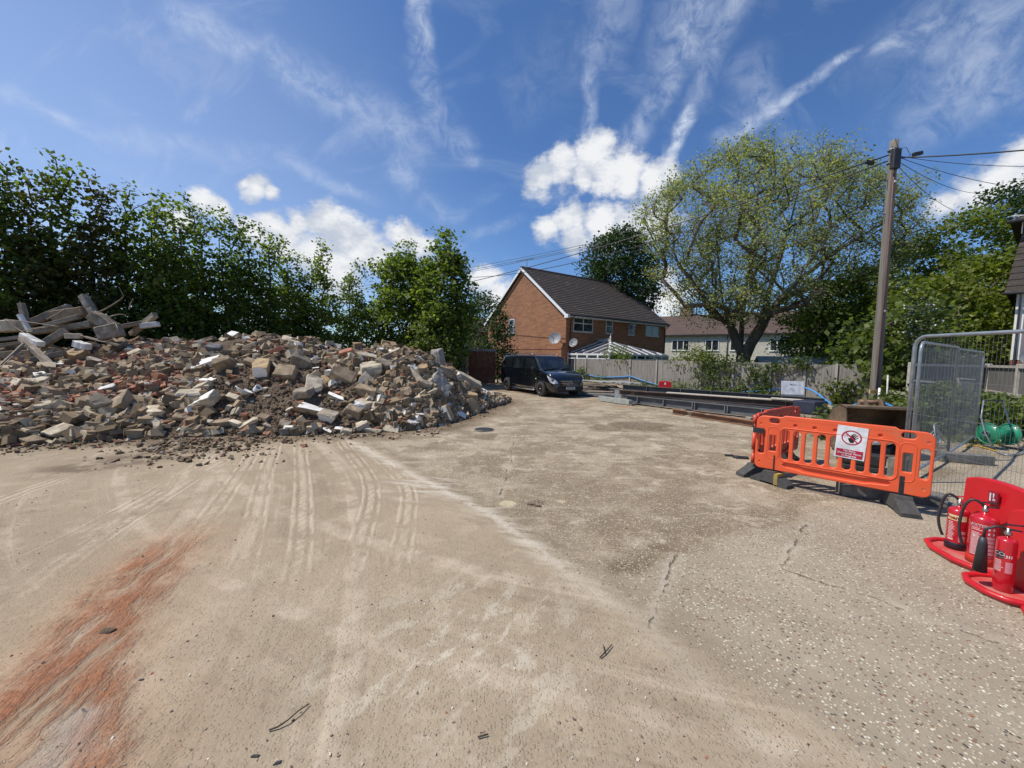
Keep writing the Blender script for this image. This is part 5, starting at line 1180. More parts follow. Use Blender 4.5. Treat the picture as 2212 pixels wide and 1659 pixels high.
# ================================================================ TIMBER FENCE and what grows on it
fwood = mat('silvered_boards', (.29, .27, .235), (.165, .15, .13), .92, 3, stretch=(9, 9, .35), bmp=.5, bscale=10, c3=(.085, .078, .066), s3=1.1, t3=(.6, .75), objrand=.12)
fpost = mat('fence_post_wood', (.40, .375, .33), (.26, .24, .21), .92, 3, stretch=(9, 9, .35), bmp=.5)
F0, F1 = Vector((4.55, 28.7, 0)), Vector((14.2, 15.4, 0)); fd = (F1-F0).normalized(); FL = (F1-F0).length; fn_ = Vector((-fd.y, fd.x, 0)); fn_ = fn_ if fn_.y < 0 else -fn_   # towards the yard
def fpt(px):           # point on the fence line seen in this column of the photograph
    d = dirn(px, 800); k = (F0.x*fn_.x+F0.y*fn_.y)/(d.x*fn_.x+d.y*fn_.y); return Vector((d.x*k, d.y*k, 0))
fang = math.atan2(fd.y, fd.x); fence = thing('timber_fence', 'weathered grey close boarded timber fence along the yard', 'fence', tuple(F0), fang)
def fx(px): return (fpt(px)-F0).dot(fd)
posts = sorted([0.05, fx(1266.5), fx(1362), fx(1419), fx(1515), fx(1585), fx(1665), fx(1740), fx(1808), FL-.05])
ysg = -1 if (Matrix.Rotation(-fang, 3, 'Z') @ fn_).y < 0 else 1
for a, b in zip(posts, posts[1:]):
    mb = MB(); x = a+.05
    hh = 1.60+random.uniform(-.02, .02)
    while x < b-.06:
        w_ = min(random.uniform(.095, .125), b-.05-x); th = random.uniform(-.003, .003)
        mb.box((x+w_/2, th, hh/2+.03), (w_-.006, .014, hh+random.uniform(-.015, .015)), Matrix.Rotation(R(random.uniform(2, 5)), 3, 'Z')); x += w_
    pn = mb.build('boards', fwood, fence)
for x in posts: MB().box((x, ysg*.02,   .83), (.09, .10, 1.68)).build('post', fpost, fence)
def ivy(name, label, pxs_, y0, y1, n, off=.18, lm=L_ivy, per=26, leaf=.11, spread=.16, cat_='climbing plant', top=None, seed_=1, Yoff=0.0):
    random.seed(900+seed_); P = []
    for k in range(n):
        px = random.uniform(*pxs_); q = fpt(px)+fn_*(off*random.random()+.04+Yoff); u = random.random()
        if top: u = u*top((px-pxs_[0])/(pxs_[1]-pxs_[0]))
        py = y1+(y0-y1)*u; z = max(.04, at(px, py, q.y).z); P.append((q.x, q.y, z))
    org = Vector((sum(p[0] for p in P)/n, sum(p[1] for p in P)/n, 0)); T = thing(name, label, cat_, tuple(org))
    meshobj('crown', fastmesh('crown', leaves(P, per, spread, leaf, .9)-np.array(org), 4, lm), T)
    low = min(P, key=lambda p: p[2]); tr = [Vector((0, 0, 0)), (Vector(low)-org)*.7]
    sk = skeleton(None, [Vector(p)-org for p in P[::2]], trunk=tr, seg=.25); limbs(*sk, .03, .006, 4).build('stem', bark, T); return T
hump = lambda u: math.sin(math.pi*min(1, max(0, u)))**.5
ivy('ivy', 'bright leafy climber hanging over the fence below the plane tree', (1505, 1578), 765, 842, 48, seed_=1, per=24)
ivy('ivy', 'yellow green climber spilling down the fence right of the plane tree trunk', (1580, 1672), 770, 862, 62, seed_=2, per=24, top=lambda u: 1-.25*u)
ivy('ivy', 'thin creeper running along the fence top before the shed', (1660, 1750), 778, 796, 24, seed_=3, per=20, off=.1)
ivy('bramble_bush', 'big bramble bush rising above the fence beside the conservatory', (1445, 1535), 752, 790, 52, seed_=4, off=-.9, lm=L_lime, per=34, spread=.22, cat_='bush', top=hump)
ivy('leafy_bush', 'bush poking over the fence in front of the conservatory', (1298, 1352), 748, 785, 40, seed_=5, off=-.9, lm=L_syc, per=26, spread=.18, cat_='bush', top=hump)
ivy('weed_plant', 'small climbing weed at the fence post beside the van', (1254, 1272), 797, 828, 22, seed_=6, cat_='weed', per=22, off=.2)
ivy('weed_plant', 'low weed in front of the second fence bay', (1285, 1325), 812, 832, 22, seed_=7, cat_='weed', per=22, off=.3, top=hump)
ivy('weed_plant', 'spreading weeds at the fence foot beyond the red board', (1376, 1500), 828, 852, 36, seed_=8, cat_='weed', per=22, off=.5)
ivy('weed_plant', 'dark weeds at the fence foot below the hanging climbers', (1500, 1690), 844, 866, 42, seed_=9, cat_='weed', per=22, off=.5, lm=L_syc)
ivy('leafy_bush', 'leafy bush at the fence end beside the telegraph pole', (1800, 1850), 822, 870, 14, seed_=10, off=.3, per=26, leaf=.16, cat_='bush', lm=L_ivy, spread=.2)
# blue water pipe
blue = mat('blue_pipe_plastic', (.05, .26, .60), (.04, .20, .50), .45, 6)
def pipept(px, py, off=.16):
    q = fpt(px)+fn_*off; return at(px, py, q.y)
wire('water_pipe', 'long blue plastic water pipe draped along the timber fence', 'pipe',
     [pipept(1238, 808), pipept(1266, 810), pipept(1300, 815), pipept(1345, 814), pipept(1362, 813), pipept(1385, 821), pipept(1412, 829), pipept(1450, 838, .3), pipept(1530, 848, .4), pipept(1600, 847, .4), pipept(1660, 843, .4), pipept(1693, 839, .4), at(1715, 833, 15.6), at(1740, 838, 15.2),
      at(1762, 848, 14.8), at(1788, 867, 14.2), at(1808, 881, 13.6), at(1838, 877, 13.3), at(1868, 868, 13.2), at(1900, 868, 13.0), at(1925, 877, 11.5), at(1955, 893, 10.6)], .034, blue, n=8)
wire('ground_cable', 'thin blue grey cable lying on the fence weeds behind the beams', 'cable', [pipept(1480, 842, .5), pipept(1560, 850, .5), pipept(1640, 850, .5)], .012, blue)

# ================================================================ STEEL BEAMS
stl = mat('painted_grey_steel', (.125, .128, .13), (.085, .086, .085), .6, 3, bmp=.15, bscale=20, c3=(.23, .22, .20), s3=2.2, t3=(.6, .72), objrand=.1); stl_d = mat('dark_steel', (.07, .075, .08), (.05, .05, .052), .65, 4, c3=(.16, .145, .12), s3=2.5, t3=(.6, .7), objrand=.1)
stl_b = mat('brown_steel', (.115, .072, .048), (.08, .05, .036), .75, 4, bmp=.2, c3=(.2, .13, .085), s3=3); stl_r = mat('rusted_steel', (.27, .14, .075), (.17, .085, .05), .85, 3, bmp=.4, bscale=25, c3=(.42, .36, .27), s3=2.6, t3=(.56, .68)); plank_w = mat('cream_plank', (.66, .60, .48), (.52, .46, .36), .8, 4, stretch=(.4, 6, 6))
def ibeam(label, a, b, h, w_, m_, stiff=(), stm=None, name='steel_beam', web=.012, fl=.02, group='steel beams laid in a stack', tilt=0):
    a, b = Vector(a), Vector(b); d = b-a; L = d.length; T = thing(name, label, 'beam', tuple(a), 0, group)
    dn = d.normalized(); sy = Vector((0, 0, 1)).cross(dn).normalized(); sz = dn.cross(sy); T.matrix_world = Matrix.Translation(a) @ Matrix((dn, sy, sz)).transposed().to_4x4() @ Matrix.Rotation(R(tilt), 4, 'X')
    MB().box((L/2, 0, h/2), (L, web, h-2*fl)).build('web', m_, T)
    MB().box((L/2, 0, fl/2), (L, w_, fl)).build('flange', m_, T); MB().box((L/2, 0, h-fl/2), (L, w_, fl)).build('flange', m_, T)
    for x in stiff: MB().box((L*x, 0, h/2), (.016, w_+.012, h-2*fl-.004)).build('stiffener', stm or m_, T)
    return T
def Z(v, z): v = Vector(v); v.z = z; return v
# nearest grey beam of the lower layer
A = Vector((4.35, 14.85, .06)); B = Vector((7.7, 11.1, .06)); lgs = mat('light_grey_steel', (.27, .28, .29), (.18, .19, .20), .6, 6)
ibeam('nearest grey painted steel beam low in the stack', A, B, .27, .18, stl, (.10, .30, .50, .515, .70, .715, .9), lgs)
off_ = Vector((.36, .32, 0)); ibeam('second grey steel beam hidden behind the nearest one', A+off_, B+off_, .27, .18, stl_d, (.2, .5, .8))
for k, u in enumerate((.08, .45, .85)):
    q = A.lerp(B, u)+off_*1.3; MB().box((q.x, q.y, .03), (2.1, .14, .055), Matrix.Rotation(R(42), 3, 'Z')).build('timber_bearer', wood_g, label='timber bearer under the %s of the steel stack' % ('far end', 'middle', 'near end')[k], category='timber')
# brown channel with cream plank
A3 = Vector((4.15, 15.15, .335)); B3 = Vector((9.0, 11.85, .335)); B3 = at(1748, 880, 11.7); B3.z = .335
T = ibeam('long brown steel beam lying on top of the grey beams', A3, B3, .17, .18, stl_b, (.9,), name='brown_beam')
d3 = (B3-A3); nrm3 = Vector((-d3.y, d3.x, 0)).normalized(); nrm3 = nrm3 if nrm3.y > 0 else -nrm3; pa = A3+d3*.30+Vector((0, 0, .186)); pb = A3+d3*.985+Vector((0, 0, .186))
MB().bar(pa+nrm3*.02, pb+nrm3*.10, .22, .03).build('cream_plank', plank_w, label='long cream painted plank lying on the brown beam', category='plank')
MB().bar(B3+Vector((-.05, .04, .225))-d3.normalized()*.9, B3+Vector((.0, .04, .225)), .24, .04).build('white_board', plank_w, label='white board end resting over the near end of the brown beam', category='board')
# rear dark beam
A4 = at(1345, 840, 17.0); A4.z = .315; B4 = at(1780, 880, 12.3); B4.z = .315
ibeam('rear dark steel beam highest in the stack', A4, B4, .27, .16, stl_d, (.16, .36, .52, .70, .84), stl)
ibeam('dark steel beam beneath the highest rear beam', A4+Vector((0, .08, -.29)), B4+Vector((0, .08, -.29)), .27, .16, stl_d, (.3, .6))
rA, rB = gnd(1453, 894), gnd(1628, 922); rA.z = rB.z = .012
ibeam('rusty steel beam lying on the concrete in front of the stack', rA, rB, .15, .14, stl_r, (), name='rusty_beam')
gA, gB = gnd(1296, 866), gnd(1362, 876); gA.z = gB.z = .02; MB().bar(gA+Vector((0, 0, .09)), gB+Vector((0, 0, .09)), .2, .17).build('pale_girder', mat('pale_grey_paint', (.36, .38, .34), (.28, .29, .26), .7, 4), label='pale grey girder end lying at the far end of the stack', category='girder')
MB().box(Z(at(1336, 838, 16.4), .22), (.30, .05, .36), Matrix.Rotation(R(-40), 3, 'Z')).build('end_plate', mat('galvanised', (.38, .40, .42), (.28, .30, .32), .5, 9, metal=.3), label='pale steel end plate with dark marks at the far end of the stack', category='plate')
# loose timbers and tubes beside the van
random.seed(5)
for k in range(22):
    x0, x1 = random.uniform(1228, 1262), random.uniform(1300, 1345); yy = 829+k*1.45+random.uniform(-1, 1); Yd = 19.6-.115*k
    a, b = at(x0, yy-1.5, Yd+.5), at(x1, yy+random.uniform(-1, 5), Yd-.6)
    a.z = max(a.z, .03); b.z = max(b.z, .03); kind = random.choice(['tube', 'plank', 'plank', 'bar'])
    lb = {'tube': 'steel tube', 'plank': 'old plank', 'bar': 'squared timber'}[kind]+(', high' if k < 7 else ', midway' if k < 15 else ', low')+' in the scrap stack beside the van'
    mb = MB()
    if kind == 'tube': mb.tube([a, b], .03, 8)
    else: mb.bar(a, b, .2 if kind == 'plank' else .1, .04 if kind == 'plank' else .09)
    mm = {'tube': stl_b, 'plank': wood_g, 'bar': fpost}[kind] if k % 3 else stl_d
    tag(mb.build('scrap_'+kind, mm), lb, {'tube': 'tube', 'plank': 'plank', 'bar': 'timber'}[kind], 'scrap %ss %s beside the van' % (kind, 'high' if k < 7 else 'midway' if k < 15 else 'low'))
for k in range(5):
    q = at(1262+k*19, 831, 19.0-.1*k); MB().bar(Z(q, .62), Z(q+Vector((.75, -.9, 0)), .60), .22, .045).build('scaffold_board', mat('grey_board%d' % k, (.40, .40, .38), (.27, .27, .25), .9, 4), label=('grey board on top of the scrap stack, %s the van' % ('closest to', 'second from', 'third from', 'fourth from', 'farthest from')[k]), category='board')

# ================================================================ WHITE SIGN BOARD, SMALL RED STAND
sb = at(1712, 870, 13.9); sg = thing('sign_board', 'leaning board, white above grey, with a small black arrow', 'sign', (sb.x, sb.y, 0), R(-12))
sg.location.z = .10; sg.scale = (1, 1, 1.05); sg.rotation_euler = (R(-7), 0, R(-14)); wpan = mat('sign_white', (.80, .81, .82), None, .5)
MB().box((0, 0, .66), (.70, .02, .46)).build('white_panel', wpan, sg); MB().box((0, 0, .215), (.70, .02, .43)).build('grey_panel', mat('sign_grey', (.21, .225, .26), None, .5), sg)
mb = MB(); mb.box((.06, -.012, .76), (.20, .003, .012)); mb.add([(-.09, -.0135, .76), (-.03, -.0135, .785), (-.03, -.0135, .735)], [(0, 2, 1)]); mb.build('arrow', blackp, sg)
pale = mat('faded_print', (.62, .68, .76), None, .5); mb = MB(); mb.box((.22, -.012, .76), (.06, .002, .05)); mb.box((-.04, -.012, .62), (.16, .002, .03)); mb.box((.02, -.012, .56), (.08, .002, .05)); mb.build('faded_marks', pale, sg)
red = mat('red_plastic', (.56, .010, .018), (.48, .01, .016), .38, 3, coat=.2, c3=(.50, .03, .03), s3=5, t3=(.6, .8))
q = at(1436, 845, 17.9); rs = thing('red_stand_top', 'small red plastic board with a white mark behind the beams', 'stand', (q.x, q.y, 0), R(-20))
mb = MB(); mb.poly([(-.27, 0, 0), (.27, 0, 0), (.27, 0, .64), (.22, 0, .70), (0, 0, .73), (-.22, 0, .70), (-.27, 0, .64)], .05, (0, 1, 0)); bevel(mb.build('board', red, rs), .015, 2); MB().box((0, -.004, .60), (.07, .006, .10)).build('mark', wpan, rs)

# ================================================================ TELEGRAPH POLE and wires
pw_ = mat('pole_timber', (.205, .18, .15), (.125, .11, .092), .93, 3, stretch=(8, 8, .25), bmp=.6, bscale=8, c3=(.27, .24, .205), s3=1.2)
PY = 13.4; pb_ = gnd(1886, 893); pb_ = Vector((at(1886, 893, PY).x, PY, 0)); pt_ = at(1932, 304, PY)
pole = thing('telegraph_pole', 'tall weathered timber telegraph pole carrying cables', 'pole', tuple(pb_))
rel = pt_-pb_; MB().tube([rel*(k/14)-Vector((0, 0, .2))*(k == 0) for k in range(15)], [.150-.035*k/14 for k in range(15)], 14).build('shaft', pw_, pole)
def pp_(u, dx=0, dy=0, dz=0): return rel*u+Vector((dx, dy, dz))
MB().tube([pp_(.02, -.10, -.155), pp_(.50, -.06, -.145), pp_(.88, -.05, -.125)], .022, 6).build('cable_cover', mat('cover_brown', (.16, .075, .06), None, .7), pole)
bx_ = MB().box(pp_(.925, -.10, -.20), (.24, .16, .62)).build('junction_box', blackp, pole); bevel(bx_, .03, 2)
MB().tube([pp_(.92, 0, 0), pp_(.92, 0, 0)+Vector((0, 0, .03))], .15, 14).build('strap', mat('strap_steel', (.3, .3, .3), None, .5, metal=.5), pole); MB().tube([pp_(.965), pp_(.965)+Vector((0, 0, .05))], .145, 14).build('strap', bpy.data.materials['strap_steel'], pole)
MB().tube([pp_(.955, -.3, -.1), pp_(.955, .3, .1)], .015, 6).build('hook_bar', blackp, pole)
for uu in (.385, .85): MB().box(pp_(uu, -.02, -.165), (.05, .02, .06)).build('tag_plate', wpan, pole)
for uu, sx in ((.80, 1), (.86, -1), (.74, -1)): MB().tube([pp_(uu), pp_(uu, .32*sx, -.02)], .012, 5).build('step_peg', blackp, pole)
def cable(label, a, b, sag, r=.014, n=24, name='overhead_cable'):
    a, b = Vector(a), Vector(b); pts = [a.lerp(b, k/n)-Vector((0, 0, sag*4*(k/n)*(1-k/n))) for k in range(n+1)]
    return tag(MB().tube(pts, r, 5).build(name, blackp), label, 'cable')
top = lambda u: pb_+rel*u
cable('heavy cable sloping from the pole past the big tree to the left', top(.955), at(700, 658, 44), 1.1, .021)
cable('heavy cable just below the upper left hand one, with a joint', top(.935), at(1015, 599, 36), .9, .021)
for k, (dy) in enumerate((0, 6, 10)): cable(('highest', 'middle', 'lowest')[k]+' of three thin distant wires left of the house ridge', at(1430, 492+dy*.8, 40), at(600, 640+dy, 75), .8, .024)
cable('heavy cable running from the pole to the right, highest', top(.94), at(2320, 314, 10.5), .05, .020)
cable('thin cable falling gently from the pole to the right', top(.95), at(2320, 357, 11.5), .15, .009)
cable('thin cable below it ending beyond the frame', top(.95), at(2320, 415, 12.5), .25, .009)
cable('thin cable dropping steeply to the far right trees', top(.94), at(2125, 418, 22), .3, .010)
cable('thin cable dropping behind the pole into the lime tree', top(.93), at(2062, 455, 21), .2, .010)
for lb, a in (('black cable joint hanging left of the pole', at(1878, 351, 13.6)), ('black cable joint hanging right of the pole', at(1982, 332, 13.1))):
    o_ = MB().box(a, (.30, .10, .11), Matrix.Rotation(R(-12 if 'right' in lb else 14), 3, 'Y')).build('cable_joint', blackp); bevel(o_, .02, 2); tag(o_, lb, 'cable joint')
for k, (dx, dz) in enumerate(((-.35, -.1), (.38, -.12), (-.25, .15))):
    MB().tube([pp_(.965, 0, -.14), pp_(.965, dx*.6, -.2, dz+.12), pp_(.95, dx, -.2, dz), pp_(.93, dx*.3, -.16, 0)], .008, 5).build('loose_loop', blackp, pole)
# long handled pole, yellow block and marker at the pole foot
q = at(1896, 893, 12.7); MB().tube([Z(q, 0), at(1900, 838, 12.7)], .03, 8).build('marker_pole', upvc, label='white marker pole with green top standing against the telegraph pole', category='marker pole')
MB().box(at(1892, 846, 12.95), (.42, .05, .13)).build('yellow_board', mat('yellow_wood', (.55, .36, .14), None, .7), label='short yellow board fixed low on the telegraph pole', category='board')
MB().tube([Z(at(1915, 890, 12.6), 0), at(1918, 810, 12.6)], .022, 8).build('scaffold_tube', grim, label='thin pale upright tube just right of the telegraph pole', category='tube')
MB().bar(at(1922, 846, 12.9), at(1973, 853, 12.3), .05, .09).build('fence_rail', fpost, label='pale loose rail between the pole and the mesh fence', category='rail')
# clutter between beam ends and bucket: pallet, rubble, dark crate
q = at(1776, 900, 9.9); pal = thing('pallet', 'old wooden pallet behind the near beam ends', 'pallet', (q.x+.25, q.y+1.0, 0), R(30))
for z in (.11, .26): 
    for k in range(5): MB().box((-.5+.25*k, 0, z), (.1, 1.0, .02)).build('slat', wood_g, pal)
for y in (-.42, 0, .42): MB().box((0, y, .185), (1.1, .09, .11)).build('bearer', wood_g, pal)
o_ = MB().box((q.x+.55, q.y+1.15, .46), (.7, .55, .34), Matrix.Rotation(R(28), 3, 'Z')).build('dark_crate', mat('navy_crate', (.03, .035, .06), None, .6), label='dark blue crate standing on the old pallet', category='crate'); bevel(o_, .02, 2)
for k, (dx, dy, s_) in enumerate(((.0, .0, .26), (.35, .1, .2), (-.35, .25, .18), (.65, -.1, .3))):
    me = chunk_mesh('stone', (s_*1.2, s_, s_*.7), 'pale', 0); ob = meshobj('stone', me, None, (q.x+.2+dx, q.y-.25+dy, s_*.3)); tag(ob, ('largest', 'middle', 'left', 'right hand')[k]+' pale stone behind the red barrier end', 'stone')

# ================================================================ DIGGER BUCKET
bkm = mat('worn_bucket_steel', (.21, .145, .088), (.13, .09, .058), .65, 4, bmp=.3, bscale=20, metal=.2, c3=(.26, .19, .12), s3=2.5, t3=(.58, .72))
bl_ = at(1845, 990, 7.0); bk = thing('digger_bucket', 'brown steel digger bucket standing open side forward', 'bucket', (bl_.x+.0, 7.25, 0), R(-14)); bw = 1.08; Hb = .95
pf = [(-.10, .03), (.25, .0), (.50, .10), (.62, .35), (.60, .62), (.45, .84), (.22, .93), (.02, .90)]
mb = MB(); n = len(pf); vs = [(x, y, z) for x in (0, bw) for y, z in pf]; mb.add(vs, [(i, i+1, n+i+1, n+i) for i in range(n-1)], 0, True); sh = mb.build('shell', bkm, bk); so_ = sh.modifiers.new('s', 'SOLIDIFY'); so_.thickness = .025
for x in (0, bw): MB().poly([(x, y, z) for y, z in pf], .022, (1, 0, 0)).build('side_plate', bkm, bk)
for k in range(5): MB().add([(bw*(k+.3)/5, -.10, .01), (bw*(k+.7)/5, -.10, .01), (bw*(k+.6)/5, -.26, .01), (bw*(k+.4)/5, -.26, .01), (bw*(k+.3)/5, -.08, .06), (bw*(k+.7)/5, -.08, .06)], [(0, 1, 2, 3), (4, 5, 2, 3), (0, 4, 3), (1, 2, 5)]).build('tooth', bkm, bk)
for x in (.42, .66): MB().poly([(x, .15, .88), (x, .50, .80), (x, .42, 1.02), (x, .28, 1.06)], .03, (1, 0, 0)).build('lug', bkm, bk)
MB().tube([(.36, .33, .98), (.76, .33, .98)], .04, 10).build('pin', mat('pin_rust', (.26, .15, .09), None, .6), bk)
MB().box((bw/2, -.02, .91), (bw+.02, .07, .035)).build('top_lip', bkm, bk)
# tool case with white bag
q = Vector((5.68, 6.25, 0)); tc = thing('machine', 'black boxy site machine behind the orange barrier', 'machine', tuple(q), R(-35))
for nm, c_, s_, r_ in (('body', (0, 0, .20), (.52, .34, .22), .05), ('handle_frame', (0, 0, .36), (.46, .04, .05), .015), ('side_cover', (-.29, 0, .20), (.07, .24, .20), .02), ('base', (0, 0, .05), (.5, .32, .08), .015)): bevel(MB().box(c_, s_).build(nm, blackp, tc), r_, 2)
for sx in (-.2, .2): MB().tube([(sx, -.14, .2), (sx, -.14, .40), (sx, .14, .40), (sx, .14, .2)], .014, 6).build('frame_tube', blackp, tc)
bm = bmesh.new(); bmesh.ops.create_icosphere(bm, subdivisions=4, radius=1)
for v in bm.verts:
    nn = mnoise.noise(v.co*1.6+Vector((3, 1, 2)))*.28+mnoise.noise(v.co*4.5)*.10; v.co *= 1+nn; v.co = Vector((v.co.x*.30, v.co.y*.19, max(-.05, v.co.z*.10)))
me = bpy.data.meshes.new('bag'); bm.to_mesh(me); bm.free(); me.materials.append(mat('white_bag_plastic', (.80, .80, .78), (.7, .7, .66), .45, 4)); me.polygons.foreach_set('use_smooth', [True]*len(me.polygons)); bg_ = meshobj('bag', me, None, (q.x+.02, q.y, .485)); bg_.rotation_euler = (0, R(-6), R(-35)); tag(bg_, 'crumpled white bag lying on the black machine', 'bag')

# ================================================================ ORANGE BARRIERS
ora = mat('orange_plastic', (.80, .118, .036), (.72, .10, .032), .45, 2.5, c3=(.52, .16, .07), s3=4, t3=(.56, .76), bmp=.06, bscale=60, dist=.003); ora2 = mat('shaded_red_plastic', (.60, .075, .035), (.50, .06, .03), .45, 2.5, bmp=.06, bscale=60, dist=.003)  # second plastic is redder, and darkened to hold the rear barrier's backlit shade
rubb = mat('recycled_rubber', (.075, .073, .068), (.05, .049, .046), .9, 14, bmp=.5, bscale=60); yel = mat('yellow_plastic', (.40, .28, .05), (.22, .17, .06), .7, 8)
BWd, B0, B1 = 1.75, .20, .975; BH = B1-B0
def barrier(label, loc, rz, m_):
    T = thing('barrier', label, 'barrier', loc, rz)
    U = lambda u: u*BWd
    Vz = lambda v: B0+v*BH
    r = .07; out = []
    def arc(cx, cz, rr, a0, a1, n=5): return [(cx+rr*math.cos(R(a0+(a1-a0)*k/n)), cz+rr*math.sin(R(a0+(a1-a0)*k/n))) for k in range(n+1)]
    out += arc(BWd-.07, B0+.07, .07, -90, 0); out += arc(BWd-.09, B1-.115, .09, 0, 90)
    out += [(U(.83), B1-.025), (U(.81), B1), (U(.19), B1), (U(.17), B1-.025)]; out += arc(.09, B1-.115, .09, 90, 180); out += arc(.07, B0+.07, .07, 180, 270)
    holes = []
    for s_ in (0, 1):
        f = (lambda a, b: (U(a), U(b))) if s_ == 0 else (lambda a, b: (U(1-b), U(1-a)))
        a, b = f(.018, .062); holes.append(rrect(a, Vz(.27), b, Vz(.72), .03))
        a, b = f(.088, .158); holes.append(rrect(a, Vz(.845), b, Vz(.935), .032))
        a, b = f(.096, .142); holes.append(rrect(a, Vz(.34), b, Vz(.625), .008))
    for k in range(9): u = .203+.0742*k; holes.append(rrect(U(u-.0235), Vz(.22), U(u+.0235), Vz(.745 if abs(k-4) < 5 else .7), .038, 5))
    holes.append([(U(u), Vz(v)) for u, v in ((.205, .155), (.24, .165), (.29, .155), (.33, .135), (.67, .135), (.71, .155), (.76, .165), (.795, .155), (.81, .125), (.795, .095), (.76, .085), (.71, .075), (.67, .055), (.33, .055), (.29, .075), (.24, .085), (.205, .095), (.19, .125))][::-1])
    for k in range(5): u = .26+.12*k; holes.append([(U(u)+.021*math.cos(R(a)), Vz(.845)+.018*math.sin(R(a))) for a in range(0, 360, 30)])
    for u, v in ((.03, .82), (.97, .82), (.965, .12), (.035, .12)): holes.append([(U(u)+.010*math.cos(R(a)), Vz(v)+.008*math.sin(R(a))) for a in range(0, 360, 45)])
    pl = curve_plate('panel', [out]+holes, .048, .010, m_, T, 2)
    # recess backs and raised frames
    MB().box((BWd/2, .008, Vz(.11)), (U(.63), .014, .12)).build('recess_back', m_, T); MB().box((BWd/2, .008, Vz(.845)), (U(.60), .014, .055)).build('recess_back', m_, T)
    for s_ in (-1, 1):
        lp = rrect(U(.165), Vz(.185), U(.835), Vz(.785), .07, 5); mb = MB(); pts = [Vector((x, s_*.024, z)) for x, z in lp]; mb.tube(pts+[pts[0]], .007, 6, cap=False); mb.build('moulded_rib', m_, T)
        for u0, u1 in ((.082, .158), (.842, .918)):
            lp = rrect(U(u0), Vz(.20), U(u1), Vz(.78), .05, 4); pts = [Vector((x, s_*.0235, z)) for x, z in lp]; MB().tube(pts+[pts[0]], .005, 6, cap=False).build('moulded_rib', m_, T)
        mb = MB()
        for k in range(44):
            u = .20+.6*k/43; mb.box((U(u), s_*.0245, Vz(.935)-(k % 2)*.008), (.008, .003, .006))
        mb.build('stud_row', mat('shade_orange', (.50, .08, .02), None, .6) if 'shade_orange' not in bpy.data.materials else bpy.data.materials['shade_orange'], T)
    return T
bar1 = barrier('bright orange plastic barrier with a no entry notice', (3.53, 5.60, 0), math.atan2(4.36-5.60, 4.76-3.53), ora)
bar2 = barrier('redder barrier hinged behind the left end of the orange one', (3.60, 5.74, 0), R(37), ora2)
def foot(label, T, u, ry, yl=True, ln=.62, hinge=True):
    F = bpy.data.objects.new('foot', None); COL.objects.link(F); F.parent = T; F.location = (u*BWd, 0, 0); F.rotation_euler = (0, 0, ry); F.empty_display_size = .1
    h = ln/2; prf = [(-h, 0), (-h, .045), (-.09, .15), (-.07, .185), (.07, .185), (.09, .15), (h, .045), (h, 0), (.12, 0), (.10, .03), (-.10, .03), (-.12, 0)]
    vs = [(x, y, z) for x in (-.085, .085) for y, z in prf]; n = len(prf)
    o_ = MB().add(vs, [tuple(range(n)), tuple(range(2*n-1, n-1, -1))]+[(i, n+i, n+(i+1) % n, (i+1) % n) for i in range(n)]).build('block', rubb, F)
    if yl: MB().box((.0, -.10, .095), (.178, .05, .15)).build('yellow_band', yel, F)
    MB().box((0, -.027, .30), (.055, .012, .22)).build('clip', blackp, F); return F
foot('rubber foot with yellow band under the left end of the orange barrier', bar1, .125, R(72), ln=.50)
foot('', bar1, .86, R(22), False, ln=.54)
foot('dark ribbed foot under the near end of the redder barrier', bar2, .05, R(60), False, .5)
foot('dark foot under the far end of the redder barrier', bar2, .78, R(15), False, .5)
mb = MB(); mb.tube([(0, 0, .80), (0, 0, .93)], .028, 10); mb.tube([(0, 0, .42), (0, 0, .66)], .026, 10); mb.tube([(0, 0, .22), (0, 0, .36)], .026, 10); h_ = mb.build('hinge_post', ora2, bar2); h_.location = (-.03, 0, 0)
o_ = MB().box((3.53, 5.56, .735), (.13, .07, .07), Matrix.Rotation(R(-30), 3, 'Z')).build('clamp', blackp, label='black clamp joining the two barriers', category='clamp')
# notice
nt = thing('notice', 'white no entry notice with a barred hand, fixed on the orange barrier', 'notice', (0, 0, 0)); nt.matrix_world = bar1.matrix_basis @ Matrix.Translation((.59*BWd, -.0275, .725)) @ Matrix.Rotation(R(3.0), 4, 'Y')
PW, PH = .292, .405; MB().box((0, 0, 0), (PW, .004, PH)).build('board', wpan, nt)
crim = mat('notice_red', (.50, .012, .045), None, .45); ink = mat('ink', (.012, .012, .014), None, .5)
MB().box((0, -.0028, -PH/2+.062), (PW*.88, .001, .098)).build('red_band', crim, nt)
mb = MB()
for k, s_ in enumerate(('No Entry', 'Demolition Work', 'in Progress')): text_into(mb, s_, .031, Matrix.Translation((0, -.0045, -PH/2+.093-.0305*k)) @ XZ, 0, .0005)
mb.build('lettering', wpan, nt)
hand = MB(); cz = .062; hy = -.0032
def hp(pts, y=hy): hand.add([(x, y, z) for x, z in pts], [tuple(range(len(pts)))])
hp([(-.012, cz-.062), (.022, cz-.066), (.034, cz-.03), (.036, cz+.0), (.012, cz+.008), (-.012, cz-.0), (-.026, cz-.012), (-.034, cz-.004), (-.028, cz-.03)])
